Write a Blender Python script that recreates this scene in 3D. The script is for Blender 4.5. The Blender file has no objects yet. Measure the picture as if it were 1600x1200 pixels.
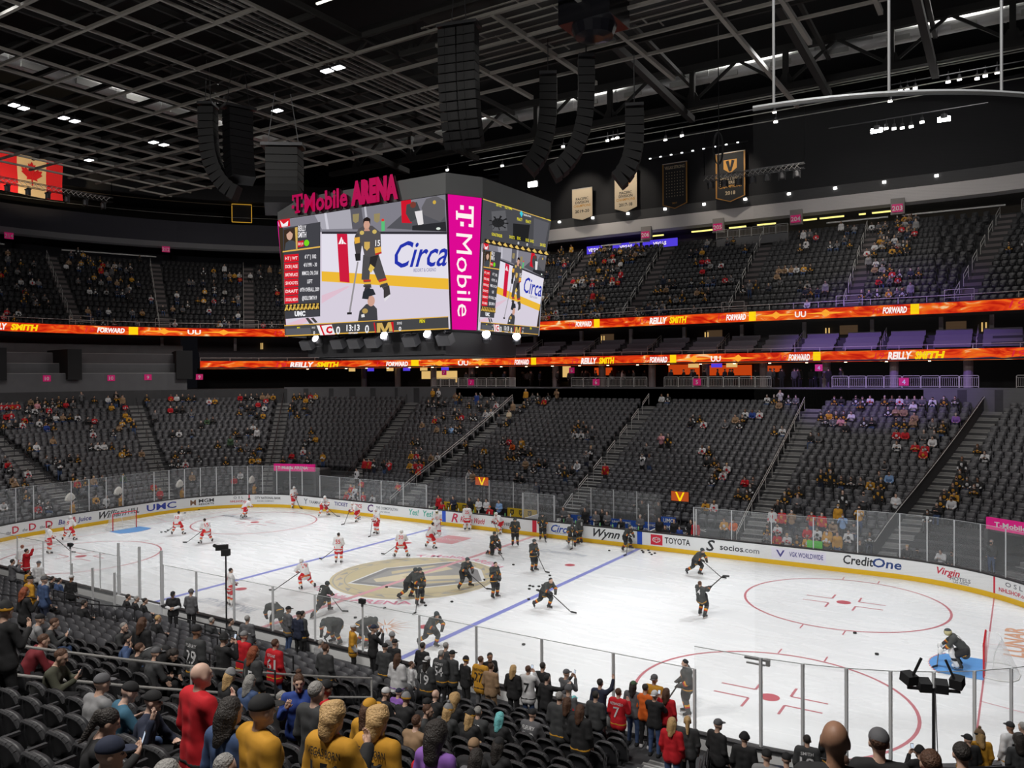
import bpy, math, random
import numpy as np
from mathutils import Matrix, Vector
random.seed(7); np.random.seed(7)
C = bpy.context.scene.collection
SC = bpy.context.scene
PI = math.pi
# ---------------------------------------------------------------- camera
CAM = Vector((28.3292, -34.5118, 11.0331))
_yaw, _pit, _rol, FPX = .564857, -.0105797, -.0067519, 1260.22
_fw = Vector((-math.sin(_yaw)*math.cos(_pit), math.cos(_yaw)*math.cos(_pit), math.sin(_pit)))
_r = _fw.cross(Vector((0, 0, 1))).normalized(); _u = _r.cross(_fw)
_r2 = _r*math.cos(_rol)+_u*math.sin(_rol); _u2 = _u*math.cos(_rol)-_r*math.sin(_rol)
cd = bpy.data.cameras.new('camera'); co = bpy.data.objects.new('camera', cd); C.objects.link(co)
co.matrix_world = Matrix(((_r2.x, _u2.x, -_fw.x, CAM.x), (_r2.y, _u2.y, -_fw.y, CAM.y), (_r2.z, _u2.z, -_fw.z, CAM.z), (0, 0, 0, 1)))
cd.sensor_fit = 'HORIZONTAL'; cd.sensor_width = 36; cd.lens = 36*FPX/1600; cd.clip_start = .05; cd.clip_end = 400
SC.camera = co
# ---------------------------------------------------------------- world, view, lights
w = bpy.data.worlds.new('world'); SC.world = w; w.use_nodes = True
w.node_tree.nodes['Background'].inputs[0].default_value = (.55, .55, .7, 1)
w.node_tree.nodes['Background'].inputs[1].default_value = .006
vs = SC.view_settings
vs.view_transform = 'Standard'; vs.look = 'None'; vs.gamma = 1; vs.use_curve_mapping = False; vs.exposure = 0.0
SC.cycles.transparent_max_bounces = 32; SC.cycles.max_bounces = 6; SC.cycles.diffuse_bounces = 3; SC.cycles.glossy_bounces = 3
SC.cycles.use_denoising = True
def lamp(name, kind, loc, tgt, power, size=.5, col=(1, 1, 1), spot=50, blend=.4, spread=180):
    l = bpy.data.lights.new(name, kind); l.energy = power; l.color = col
    if kind == 'SPOT': l.spot_size = math.radians(spot); l.spot_blend = blend; l.shadow_soft_size = size
    if kind == 'AREA': l.shape = 'DISK'; l.size = size; l.spread = math.radians(spread)
    o = bpy.data.objects.new(name, l); C.objects.link(o); o.location = loc
    o.rotation_euler = (Vector(tgt)-Vector(loc)).to_track_quat('-Z', 'Y').to_euler()
    return o
for _x in (-27, -16, 16, 27):            # the sports floods up in the rigging, aimed at the ice
    for _s in (-1, 1):
        lamp('sports_flood', 'SPOT', (_x, _s*17, 33), (_x*.86, -_s*1.5, 0), 19500 if _x > 20 else 15500 if _x < 0 else 8500, .6, (.975, .99, 1), 48, .5)
for _s in (-1, 1):
    lamp('sports_flood', 'SPOT', (-9, _s*18, 33), (-4, _s*6, 0), 8200, .6, (.975, .99, 1), 46, .5); lamp('sports_flood', 'SPOT', (9, _s*18, 33), (4, _s*6, 0), 9000, .6, (.975, .99, 1), 46, .5)
lamp('sports_flood', 'SPOT', (-3, 24, 33), (-2, 10.5, 0), 9000, .6, (.975, .99, 1), 52, .6)
for _x, _y in ((-33, 14), (-12, 20), (8, 20), (26, 19), (-34, -4)):   # soft fills added for dim house lighting over the lower stands
    lamp('house_light', 'AREA', (_x, _y, 22), (_x*1.28, _y*1.35, 4), 480, 4, (1, .95, .9), spread=110)
for _x, _y in ((-38, 24), (-14, 34), (14, 34)): lamp('house_light', 'AREA', (_x, _y, 31), (_x*1.25, _y*1.25, 20), 330, 4, (1, .92, .82), spread=120)  # more added fills, for the upper deck
for _x, _t in ((-14.5, -14.5), (-9, -9), (2.5, 2.5)): lamp('banner_light', 'SPOT', (_x, 43, 35.5), (_t, 48.6, 31.2), 1500, .2, (1, .9, .75), 60, .6)
for _x, _y in ((2, -31), (22, -33)):
    lamp('house_light', 'AREA', (_x, _y, 27), (_x-2, _y+10, 3), 3800, 4, (1, .96, .9))  # fills added to light the backs of the near crowd
lamp('purple_wash', 'SPOT', (12, 6, 24), (19, 37, 12.5), 26000, .3, (.42, .22, 1), 34, .7)
lamp('purple_wash', 'SPOT', (-40, 0, 24), (-54, -2, 10), 2500, .3, (.42, .22, 1), 34, .7)
# ---------------------------------------------------------------- materials
MATS = {}
def mat(name, col, rough=.7, metal=0, emis=None, es=0, noise=0, nscale=8, bump=0, spec=.5):
    if name in MATS: return MATS[name]
    m = bpy.data.materials.new(name); m.use_nodes = True; nt = m.node_tree; b = nt.nodes['Principled BSDF']
    c = (*col[:3], 1); b.inputs['Base Color'].default_value = c
    b.inputs['Roughness'].default_value = rough; b.inputs['Metallic'].default_value = metal
    b.inputs['Specular IOR Level'].default_value = spec
    if emis: b.inputs['Emission Color'].default_value = (*emis[:3], 1); b.inputs['Emission Strength'].default_value = es
    if noise or bump:
        tc = nt.nodes.new('ShaderNodeTexCoord'); n = nt.nodes.new('ShaderNodeTexNoise'); n.inputs['Scale'].default_value = nscale
        n.inputs['Detail'].default_value = 3
        nt.links.new(tc.outputs['Object'], n.inputs['Vector'])
        if noise:
            mx = nt.nodes.new('ShaderNodeMix'); mx.data_type = 'RGBA'
            mx.inputs[6].default_value = tuple(x*(1-noise) for x in c[:3])+(1,); mx.inputs[7].default_value = tuple(min(1, x*(1+noise)) for x in c[:3])+(1,)
            nt.links.new(n.outputs['Fac'], mx.inputs[0]); nt.links.new(mx.outputs[2], b.inputs['Base Color'])
        if bump:
            bp = nt.nodes.new('ShaderNodeBump'); bp.inputs['Strength'].default_value = bump; bp.inputs['Distance'].default_value = .02
            nt.links.new(n.outputs['Fac'], bp.inputs['Height']); nt.links.new(bp.outputs['Normal'], b.inputs['Normal'])
    MATS[name] = m; return m
def s2l(r, g, b):
    f = lambda x: (x/255/12.92) if x <= 10 else ((x/255+.055)/1.055)**2.4
    return (f(r), f(g), f(b))
def emat(name, col, st):
    if name in MATS: return MATS[name]
    m = bpy.data.materials.new(name); m.use_nodes = True; nt = m.node_tree; nt.nodes.clear()
    o = nt.nodes.new('ShaderNodeOutputMaterial'); e = nt.nodes.new('ShaderNodeEmission')
    e.inputs[0].default_value = (*col, 1); e.inputs[1].default_value = st; nt.links.new(e.outputs[0], o.inputs[0])
    MATS[name] = m; return m
def clear(name, col, tr, rough=.05, grid=None):
    m = bpy.data.materials.new(name); m.use_nodes = True; nt = m.node_tree; nt.nodes.clear()
    o = nt.nodes.new('ShaderNodeOutputMaterial'); t = nt.nodes.new('ShaderNodeBsdfTransparent'); g = nt.nodes.new('ShaderNodeBsdfPrincipled')
    g.inputs['Base Color'].default_value = (*col, 1); g.inputs['Roughness'].default_value = rough
    x = nt.nodes.new('ShaderNodeMixShader'); x.inputs[0].default_value = 1-tr
    if grid:
        tc = nt.nodes.new('ShaderNodeTexCoord'); b = nt.nodes.new('ShaderNodeTexBrick'); b.offset = 0
        b.inputs['Scale'].default_value = grid; b.inputs['Mortar Size'].default_value = .035; b.inputs['Brick Width'].default_value = .5; b.inputs['Row Height'].default_value = .5
        b.inputs['Color1'].default_value = (0, 0, 0, 1); b.inputs['Color2'].default_value = (0, 0, 0, 1); b.inputs['Mortar'].default_value = (1, 1, 1, 1)
        nt.links.new(tc.outputs['UV'], b.inputs['Vector']); mu = nt.nodes.new('ShaderNodeMath'); mu.operation = 'MULTIPLY'; mu.inputs[1].default_value = 1-tr
        nt.links.new(b.outputs['Color'], mu.inputs[0]); nt.links.new(mu.outputs[0], x.inputs[0])
    nt.links.new(t.outputs[0], x.inputs[1]); nt.links.new(g.outputs[0], x.inputs[2]); nt.links.new(x.outputs[0], o.inputs[0])
    MATS[name] = m; return m
# ---------------------------------------------------------------- mesh helpers
def tag(o, label=None, cat=None, group=None, kind=None):
    if label: o['label'] = label
    if cat: o['category'] = cat
    if group: o['group'] = group
    if kind: o['kind'] = kind
    return o
def empty(name, loc=(0, 0, 0), rz=0, label=None, cat=None, group=None):
    o = bpy.data.objects.new(name, None); o.empty_display_size = .1; C.objects.link(o); o.location = loc; o.rotation_euler = (0, 0, rz)
    return tag(o, label, cat, group)
def link(name, me, parent=None, loc=None, **k):
    o = bpy.data.objects.new(name, me); C.objects.link(o)
    if parent: o.parent = parent
    if loc is not None: o.location = loc
    return tag(o, **k)
def npmesh(name, V, F, mats, mi=None, smooth=False):
    """V (n,3) array, F (m,k) array of equal-sided faces"""
    me = bpy.data.meshes.new(name); V = np.asarray(V, 'f'); F = np.asarray(F, 'i')
    me.vertices.add(len(V)); me.vertices.foreach_set('co', V.ravel())
    k = F.shape[1]; me.loops.add(F.size); me.loops.foreach_set('vertex_index', F.ravel())
    me.polygons.add(len(F)); me.polygons.foreach_set('loop_start', np.arange(len(F), dtype='i')*k); me.polygons.foreach_set('loop_total', np.full(len(F), k, 'i'))
    for m in (mats if isinstance(mats, (list, tuple)) else [mats]): me.materials.append(m)
    if mi is not None: me.polygons.foreach_set('material_index', np.asarray(mi, 'i'))
    if smooth: me.polygons.foreach_set('use_smooth', np.ones(len(F), bool))
    me.update(calc_edges=True); me.validate(); return me
class MB:
    def __init__(s): s.v = []; s.f = []; s.m = []
    def add(s, V, F, m=0):
        b = len(s.v); s.v += [tuple(p) for p in V]; s.f += [tuple(i+b for i in f) for f in F]; s.m += [m]*len(F); return s
    def box(s, c, d, rz=0, m=0, rx=0):
        cx, cy, cz = c; dx, dy, dz = d[0]/2, d[1]/2, d[2]/2; R = Matrix.Rotation(rz, 3, 'Z') @ Matrix.Rotation(rx, 3, 'X')
        V = [R @ Vector((x*dx, y*dy, z*dz))+Vector(c) for x in (-1, 1) for y in (-1, 1) for z in (-1, 1)]
        return s.add(V, [(0, 1, 3, 2), (4, 6, 7, 5), (0, 4, 5, 1), (2, 3, 7, 6), (0, 2, 6, 4), (1, 5, 7, 3)], m)
    def bar(s, a, b, w, h=None, m=0, n=4):
        """a bar (n=4 square) or tube from a to b"""
        a = Vector(a); b = Vector(b); d = (b-a)
        if d.length < 1e-6: return s
        z = d.normalized(); x = z.cross(Vector((0, 0, 1)))
        if x.length < 1e-3: x = Vector((1, 0, 0))
        x.normalize(); y = x.cross(z); h = h or w; k = math.sqrt(2) if n == 4 else 1
        o = PI/4 if n == 4 else 0
        ring = [x*(math.cos(o+2*PI*i/n)*w/2*k)+y*(math.sin(o+2*PI*i/n)*h/2*k) for i in range(n)]
        V = [a+p for p in ring]+[b+p for p in ring]
        F = [(i, (i+1) % n, n+(i+1) % n, n+i) for i in range(n)]+[tuple(range(n))[::-1], tuple(range(n, 2*n))]
        return s.add(V, F, m)
    def path(s, P, w, m=0, n=6):
        for a, b in zip(P[:-1], P[1:]): s.bar(a, b, w, m=m, n=n)
        return s
    def poly(s, pts, m=0): return s.add(pts, [tuple(range(len(pts)))], m)
    def prism(s, pts, ext, m=0):
        """polygon pts extruded by vector ext"""
        n = len(pts); e = Vector(ext); V = [Vector(p) for p in pts]; V += [p+e for p in V]
        F = [tuple(range(n))[::-1], tuple(range(n, 2*n))]+[(i, (i+1) % n, n+(i+1) % n, n+i) for i in range(n)]
        return s.add(V, F, m)
    def lathe(s, prof, c=(0, 0, 0), n=12, m=0):
        V = []; F = []
        for r, z in prof:
            for i in range(n): V.append((c[0]+r*math.cos(2*PI*i/n), c[1]+r*math.sin(2*PI*i/n), c[2]+z))
        for j in range(len(prof)-1):
            for i in range(n): F.append((j*n+i, j*n+(i+1) % n, (j+1)*n+(i+1) % n, (j+1)*n+i))
        F.append(tuple(range(n))[::-1]); F.append(tuple((len(prof)-1)*n+i for i in range(n)))
        return s.add(V, F, m)
    def mesh(s, name, mats, smooth=False):
        me = bpy.data.meshes.new(name); me.from_pydata(s.v, [], s.f)
        for m in (mats if isinstance(mats, (list, tuple)) else [mats]): me.materials.append(m)
        if any(s.m): me.polygons.foreach_set('material_index', np.array(s.m, 'i'))
        if smooth: me.polygons.foreach_set('use_smooth', np.ones(len(s.f), bool))
        me.update(); return me
    def build(s, name, mats, parent=None, loc=None, smooth=False, **k):
        return link(name, s.mesh(name, mats, smooth), parent, loc, **k)
# text -> (verts 2d, tris); advance along x, baseline y=0, cap height ~ size
_T = {}
def text2d(t, bold=0, shear=0):
    key = (t, bold, shear)
    if key not in _T:
        cu = bpy.data.curves.new('t', 'FONT'); cu.body = t; cu.offset = bold; cu.shear = shear; cu.resolution_u = 2; cu.fill_mode = 'FRONT'
        o = bpy.data.objects.new('t', cu); C.objects.link(o); dg = bpy.context.evaluated_depsgraph_get()
        me = o.evaluated_get(dg).to_mesh(); V = np.array([v.co[:2] for v in me.vertices]).reshape(-1, 2); F = [tuple(p.vertices) for p in me.polygons]
        bpy.data.objects.remove(o); bpy.data.curves.remove(cu)
        if len(V): V = V-[V[:, 0].min(), 0]
        V = V/.73
        _T[key] = (V, F)
    return _T[key]
def put_text(mb, t, fn, w=None, h=1, x=0, y=0, m=0, bold=.0, shear=0, align='L'):
    """fn(s, z) -> xyz ; the text is fitted to width w and cap height h, starting at (x, y)"""
    V, F = text2d(t, bold, shear)
    if not len(V): return 0
    ww = V[:, 0].max(); k = (w/ww) if w else h
    if align == 'C': x = x-ww*k/2
    mb.add([fn(x+a*k, y+b*h) for a, b in V], F, m); return ww*k
# ---------------------------------------------------------------- ring coordinates round the rink
HX, HY, RC = 30.48, 12.95, 8.53
CX, CY = HX-RC, HY-RC
R0 = 20.53; QC = R0*PI/2; Q1 = CX; Q2 = Q1+QC; Q3 = Q2+2*CY; Q4 = Q3+QC; Q5 = Q4+2*CX; Q6 = Q5+QC; Q7 = Q6+2*CY; Q8 = Q7+QC; QT = Q8+CX
def RP(q, d):
    """point on the ring at offset d from the ice edge; q runs 0 = far middle, to the -X end, the near side, the +X end"""
    q = q % QT; R = RC+d
    if q < Q1: return (-q, HY+d)
    if q < Q2: a = PI/2+(q-Q1)/R0; return (-CX+R*math.cos(a), CY+R*math.sin(a))
    if q < Q3: return (-HX-d, CY-(q-Q2))
    if q < Q4: a = PI+(q-Q3)/R0; return (-CX+R*math.cos(a), -CY+R*math.sin(a))
    if q < Q5: return (-CX+(q-Q4), -HY-d)
    if q < Q6: a = 1.5*PI+(q-Q5)/R0; return (CX+R*math.cos(a), -CY+R*math.sin(a))
    if q < Q7: return (HX+d, -CY+(q-Q6))
    if q < Q8: a = (q-Q7)/R0; return (CX+R*math.cos(a), CY+R*math.sin(a))
    return (CX-(q-Q8), HY+d)
def RN(q):
    """outward unit normal"""
    a = RP(q, 0); b = RP(q, 1); return (b[0]-a[0], b[1]-a[1])
def invq(x, y):
    if y >= CY and abs(x) <= CX: return -x
    if y <= -CY and abs(x) <= CX: return Q4+x+CX
    if x < 0 and abs(y) <= CY: return Q2+CY-y
    if x > 0 and abs(y) <= CY: return Q6+y+CY
    a = math.atan2(y-math.copysign(CY, y), x-math.copysign(CX, x)) % (2*PI)
    if x < 0 and y > 0: return Q1+(a-PI/2)*R0
    if x < 0: return Q3+(a-PI)*R0
    if y < 0: return Q5+(a-1.5*PI)*R0
    return Q7+a*R0-QT
def rrd(x, y):
    qx = abs(x)-CX; qy = abs(y)-CY
    return math.hypot(max(qx, 0), max(qy, 0))+min(max(qx, qy), 0)-RC
def qs(a, b, step=1.2):
    """samples along the ring incl. the corner break points"""
    br = [x for x in (-QT+Q7, -QT+Q8, Q1, Q2, Q3, Q4, Q5, Q6, Q7, Q8) if a < x < b]; P = [a]+br+[b]; out = []
    for s, e in zip(P[:-1], P[1:]):
        m = (s+e)/2 % QT; cor = (Q1 < m < Q2) or (Q3 < m < Q4) or (Q5 < m < Q6) or (Q7 < m < Q8)
        n = max(1, int((e-s)/(step if cor else 1e3))+1) if cor else 1
        out += [s+(e-s)*i/n for i in range(n)]
    return out+[b]
def sweep(mb, prof, Q, m=0, closed=False, cap=True):
    """profile [(d, z)...] swept along ring samples Q"""
    n = len(prof); V = []; F = []
    for q in Q:
        for d, z in prof: x, y = RP(q, d); V.append((x, y, z))
    nn = n if closed else n-1
    for i in range(len(Q)-1):
        for j in range(nn):
            k = (j+1) % n; F.append((i*n+j, i*n+k, (i+1)*n+k, (i+1)*n+j))
    if closed and cap: F.append(tuple(range(n))); F.append(tuple((len(Q)-1)*n+j for j in range(n))[::-1])
    return mb.add(V, F, m)
PUCKS = [(6.36, 3.9), (6.74, 1.47), (6.83, 0.94), (6.53, 1.5), (7.0, 1.63), (7.04, 1.95), (7.32, 0.95), (7.47, 0.89), (8.2, 12.3), (8.48, 11.84), (8.82, 12.04), (8.5, 12.6), (9.16, 12.03), (9.13, 11.6), (8.41, 12.01), (6.44, 11.27), (23.49, -0.32), (11.07, -6.53), (0.24, -2.56), (2.71, -5.53), (4.12, -4.19), (2.58, -7.38), (4.81, -3.01), (22.31, 1.99), (3.28, 5.03), (7.79, -0.7), (-23.61, 0.57), (-23.86, 1.25), (-29.28, 6.54), (-29.64, 8.14)]
# ================================================================ RINK
WHITE = (.86, .87, .88)
def ice_mat():
    m = mat('ice', (.84, .86, .88), .2); nt = m.node_tree; b = nt.nodes['Principled BSDF']; b.inputs['Specular IOR Level'].default_value = .22
    tc = nt.nodes.new('ShaderNodeTexCoord'); mp = nt.nodes.new('ShaderNodeMapping'); mp.inputs['Scale'].default_value = (.25, 1.2, 1); mp.inputs['Rotation'].default_value = (0, 0, .5)
    n = nt.nodes.new('ShaderNodeTexNoise'); n.inputs['Scale'].default_value = .9; n.inputs['Detail'].default_value = 7; n.inputs['Distortion'].default_value = 1.4
    cr = nt.nodes.new('ShaderNodeValToRGB'); cr.color_ramp.elements[0].position = .32; cr.color_ramp.elements[0].color = (.835, .855, .87, 1); cr.color_ramp.elements[1].position = .6; cr.color_ramp.elements[1].color = (.86, .875, .885, 1)
    rr = nt.nodes.new('ShaderNodeMapRange'); rr.inputs[3].default_value = .12; rr.inputs[4].default_value = .42
    L = nt.links.new; L(tc.outputs['Object'], mp.inputs[0]); L(mp.outputs[0], n.inputs['Vector']); L(n.outputs['Fac'], cr.inputs[0]); L(cr.outputs[0], b.inputs['Base Color']); L(n.outputs['Fac'], rr.inputs[0]); L(rr.outputs[0], b.inputs['Roughness'])
    return m
ICE = ice_mat()
Qall = [i*QT/240 for i in range(240)]
mb = MB(); mb.poly([(*RP(q, .02), 0) for q in Qall])
ice = mb.build('floor_ice', ICE, kind='structure')
def paint(name, col): return mat('ice_'+name, s2l(*col), .3, noise=.06, nscale=3)
P_RED = paint('red', (196, 116, 126)); P_RED2 = paint('line_red', (222, 168, 176)); P_BLUE = paint('blue', (138, 146, 214)); P_CREASE = paint('crease', (92, 158, 222))
P_DOT = paint('dot', (196, 92, 104)); P_GOLD = paint('gold', (204, 193, 160)); P_GREY = paint('grey', (164, 165, 163)); P_WHITE = paint('white', (228, 230, 230)); P_PINK = paint('pink', (222, 150, 172)); P_DK = paint('slate', (140, 143, 144)); P_TXT = paint('print', (190, 196, 206)); P_OR = paint('orange', (226, 172, 140)); P_TAN = paint('tan', (216, 206, 178))
def flat(pts, z): return [(x, y, z) for x, y in pts]
def marking(name, polys, m, z=.004, **k):
    mb = MB()
    for p in polys: mb.poly(flat(p, z))
    return mb.build(name, m, ice, kind=None, **k)
def rect(x0, y0, x1, y1): return [(x0, y0), (x1, y0), (x1, y1), (x0, y1)]
def arc(cx, cy, r0, r1, a0=0, a1=2*PI, n=64): return [[(cx+r0*math.cos(a), cy+r0*math.sin(a)), (cx+r1*math.cos(a), cy+r1*math.sin(a)), (cx+r1*math.cos(b), cy+r1*math.sin(b)), (cx+r0*math.cos(b), cy+r0*math.sin(b))] for a, b in ((a0+(a1-a0)*i/n, a0+(a1-a0)*(i+1)/n) for i in range(n))]
def disc(cx, cy, r, n=40): return [[(cx+r*math.cos(2*PI*i/n), cy+r*math.sin(2*PI*i/n)) for i in range(n)]]
for sx in (-1, 1):
    marking('blue_line', [rect(sx*7.77-.15, -12.95, sx*7.77+.15, 12.95)], P_BLUE)
    marking('goal_line', [rect(sx*27.13-.03, -11.2, sx*27.13+.03, 11.2)], P_RED)
    mb = MB()
    for s in (-1, 1): mb.poly(flat([(sx*27.13, s*3.35), (sx*30.45, s*4.27), (sx*30.45, s*4.33), (sx*27.13, s*3.41)][::(1 if s*sx > 0 else -1)], .004))
    mb.build('trapezoid_line', P_RED2, ice)
    pts = [(sx*27.13, -1.22), (sx*(27.13-1.37), -1.22)]+[(sx*(27.13-math.sqrt(max(0, 1.83**2-y*y))), y) for y in np.linspace(-1.2, 1.2, 13)]+[(sx*(27.13-1.37), 1.22), (sx*27.13, 1.22)]
    marking('goal_crease', [pts], P_CREASE, .0045)
    marking('crease_outline', [[a, b, (b[0], b[1]*1.04), (a[0]-sx*.06, a[1]*1.04)] for a, b in zip(pts[1:-2], pts[2:-1])], P_RED, .0042)
    for sy in (-1, 1):
        cx, cy = sx*21.03, sy*6.71; L = arc(cx, cy, 4.51, 4.62)
        for a in (-1, 1):
            for b in (-1, 1):
                L += [rect(cx+a*.6, cy+b*.43-.045, cx+a*1.8, cy+b*.43+.045), rect(cx+a*.6-.045, cy+b*.43, cx+a*.6+.045, cy+b*1.25)]
            for dx in (-.87, .87): L.append(rect(cx+dx-.03, cy+a*4.57, cx+dx+.03, cy+a*5.15))
        marking('faceoff_circle', L, P_RED); marking('faceoff_dot', disc(cx, cy, .33), P_DOT, .0045)
        marking('neutral_dot', disc(sx*6.1, cy, .3), P_DOT)
marking('centre_line', [rect(-.15, -12.95, .15, 12.95)], P_RED2, .0062)
# centre logo: gold disc, grey shield with the letter V, text on an arc
marking('logo_disc', disc(0, 0, 4.57, 72), P_GOLD, .0040)
marking('logo_ring', arc(0, 0, 4.35, 4.42)+arc(0, 0, 3.75, 3.8), P_GREY, .0046)
sh = [(-2.3, 2.9), (0, 3.5), (2.3, 2.9), (2.3, -.9), (0, -3.3), (-2.3, -.9)]
rot = lambda P, a=-.62: [(x*math.cos(a)-y*math.sin(a), x*math.sin(a)+y*math.cos(a)) for x, y in P]
sc = lambda P, k: [(x*k, y*k) for x, y in P]
marking('logo_shield', [rot(sc(sh, 1.12))], P_WHITE, .0048); marking('logo_shield', [rot(sc(sh, 1.06))], P_DK, .0050); marking('logo_shield', [rot(sc(sh, .9))], P_GREY, .0052)
marking('logo_emblem', [rot(p) for p in ([(-1.5, 2.3), (-.75, 2.5), (0, -.2), (.75, 2.5), (1.5, 2.3), (.35, -2.2), (-.35, -2.2)],)], P_TAN, .0054)
marking('logo_emblem', [rot(p) for p in ([(-2.05, 1.7), (-1.75, 1.8), (-1.0, -1.0), (-1.6, -.9)], [(2.05, 1.7), (1.75, 1.8), (1.0, -1.0), (1.6, -.9)], [(-.35, -.6), (0, .6), (.35, -.6)])], P_GOLD, .0056)
mb = MB()
for k in range(22): a = k*.2856+.1; mb.poly(flat([(4.05*math.cos(a-.09), 4.05*math.sin(a-.09)), (3.85*math.cos(a), 3.85*math.sin(a)), (4.28*math.cos(a+.1), 4.28*math.sin(a+.1))], .0048))
mb.build('logo_pattern', P_GREY, ice)
for t, mid, flip in (('T-Mobile ARENA', PI/2, 1), ('T-Mobile ARENA', -PI/2, -1)):
    mb = MB(); R = 4.75 if flip > 0 else 5.45
    def fn(s, z, R=R, mid=mid, flip=flip):
        a = mid-flip*s/5.0; r = R+flip*z; return (r*math.cos(a), r*math.sin(a), .005)
    put_text(mb, t, fn, w=6.6, h=.62, x=-3.3, bold=.02); mb.build('ice_lettering', P_PINK, ice)
mb = MB(); put_text(mb, 'CreditOne', lambda s, z: (2.6+s*.95, 9.0+z*1.1+s*.0, .005), w=3.4, h=.7, shear=.2); mb.build('ice_lettering', P_TXT, ice)
mb = MB(); mb.poly(flat(rect(-5.3, 7.9, -3.3, 10.2), .005)); mb.build('ice_advert', paint('adbox', (222, 160, 166)), ice)
mb = MB(); put_text(mb, 'TOYOTA', lambda s, z: (-5.2+s, 8.8+z, .0062), w=1.8, h=.5); mb.build('ice_lettering', P_WHITE, ice)
for t, x, mm in (('LUNAR', 28.4, P_OR), ('DAWN', 29.3, P_TXT)):
    mb = MB(); put_text(mb, t, lambda s, z, x=x: (x-z, 2.2+s*1.0, .005), w=4.2, h=.75, bold=.03); mb.build('ice_lettering', mm, ice)
for t, x, y in (('CITY NATIONAL', -6.2, -9.4), ('MGM RESORTS', -25.8, 7.2), ('BET MGM', 24.2, -10.6)):
    mb = MB(); put_text(mb, t, lambda s, z, x=x, y=y: (x+s, y+z, .005), w=4.0, h=.8, bold=.02); mb.build('ice_lettering', P_TXT, ice)
mb = MB()
for k in range(16): a = k*.393; mb.poly(flat([(4.6+.25*math.cos(a-.15), -7.6+.25*math.sin(a-.15)), (4.6+.25*math.cos(a+.15), -7.6+.25*math.sin(a+.15)), (4.6+(1.1+.3*(k % 2))*math.cos(a), -7.6+(1.1+.3*(k % 2))*math.sin(a))], .005))
mb.build('ice_advert', P_OR, ice)
# ---------------------------------------------------------------- boards
BW = mat('board_white', (.84, .85, .86), .35); BY = mat('kick_yellow', s2l(238, 190, 24), .4); BK = mat('cap_black', (.02, .02, .022), .4)
ALU = mat('aluminium', (.62, .63, .65), .4, 0); GLASS = clear('plexiglass', (.75, .78, .8), .93, .04)
boards = empty('dasher_boards', (0, 0, 0), label='white rink boards with a yellow kick strip and sponsor lettering all round the ice', cat='rink boards')
Qb = qs(0, QT, .8)
for n, pr, m in (('board_panel', [(0, .26), (0, 1.07), (.14, 1.07), (.14, .26)], BW), ('kick_plate', [(-.012, .0), (-.012, .26), (.14, .26), (.14, 0)], BY), ('cap_rail', [(-.02, 1.07), (-.02, 1.14), (.2, 1.14), (.2, 1.07)], BK)):
    mb = MB(); sweep(mb, pr, Qb, closed=True, cap=False); mb.build(n, m, boards)
# true arclength at the ice edge <-> q
_QS = np.linspace(-60, QT, 3000); _P0 = np.array([RP(q, 0) for q in _QS]); _SA = np.concatenate([[0], np.cumsum(np.hypot(*np.diff(_P0, axis=0).T))])
def on_board(q0):
    """fn(s,z): s metres along the boards (to the right as read from the ice) from ring position q0"""
    s0 = float(np.interp(q0, _QS, _SA))
    def fn(s, z, off=-.006):
        x, y = RP(float(np.interp(s0-s, _SA, _QS)), off); return (x, y, z)
    return fn
INK = {n: mat('ink_'+n, s2l(*c), .5) for n, c in dict(black=(40, 42, 46), blue=(44, 62, 160), red=(200, 32, 60), navy=(32, 66, 130), purple=(92, 44, 110), teal=(60, 170, 150), violet=(74, 70, 140), grey=(120, 124, 130), pink=(205, 40, 80), brown=(128, 92, 70), blue2=(38, 84, 180)).items()}
def advert(x, y, t, w, h, ink, z=.42, bold=.02, shear=0, q=None):
    mb = MB(); fn = on_board(q if q is not None else invq(x, y)); put_text(mb, t, fn, w=w, h=h, y=z, bold=bold, shear=shear)
    mb.build('advert_lettering', INK[ink], boards)
def patch(x, y, w, z0, z1, m, q=None):
    fn = on_board(q if q is not None else invq(x, y)); mb = MB(); n = max(1, int(w/.4))
    for i in range(n): a, b = w*i/n, w*(i+1)/n; mb.poly([fn(a, z0, -.004), fn(b, z0, -.004), fn(b, z1, -.004), fn(a, z1, -.004)])
    mb.build('advert_patch', m, boards)
Yf = HY
patch(9.32-1.03, Yf, 0, 0, 0, BW) if 0 else None
for sx in (-1, 1): patch(sx*7.77-.17, Yf, .34, 0, 1.07, mat('line_blue', s2l(40, 88, 205), .4)); patch(sx*7.77+.17, -Yf, .34, 0, 1.07, MATS['line_blue'])
patch(-.17, Yf, .34, 0, 1.07, mat('line_red', s2l(214, 28, 58), .4))
patch(27.13-.04, 11.2, .1, 0, 1.07, MATS['line_red']); patch(-27.13-.04, 11.2, .1, 0, 1.07, MATS['line_red'])
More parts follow.
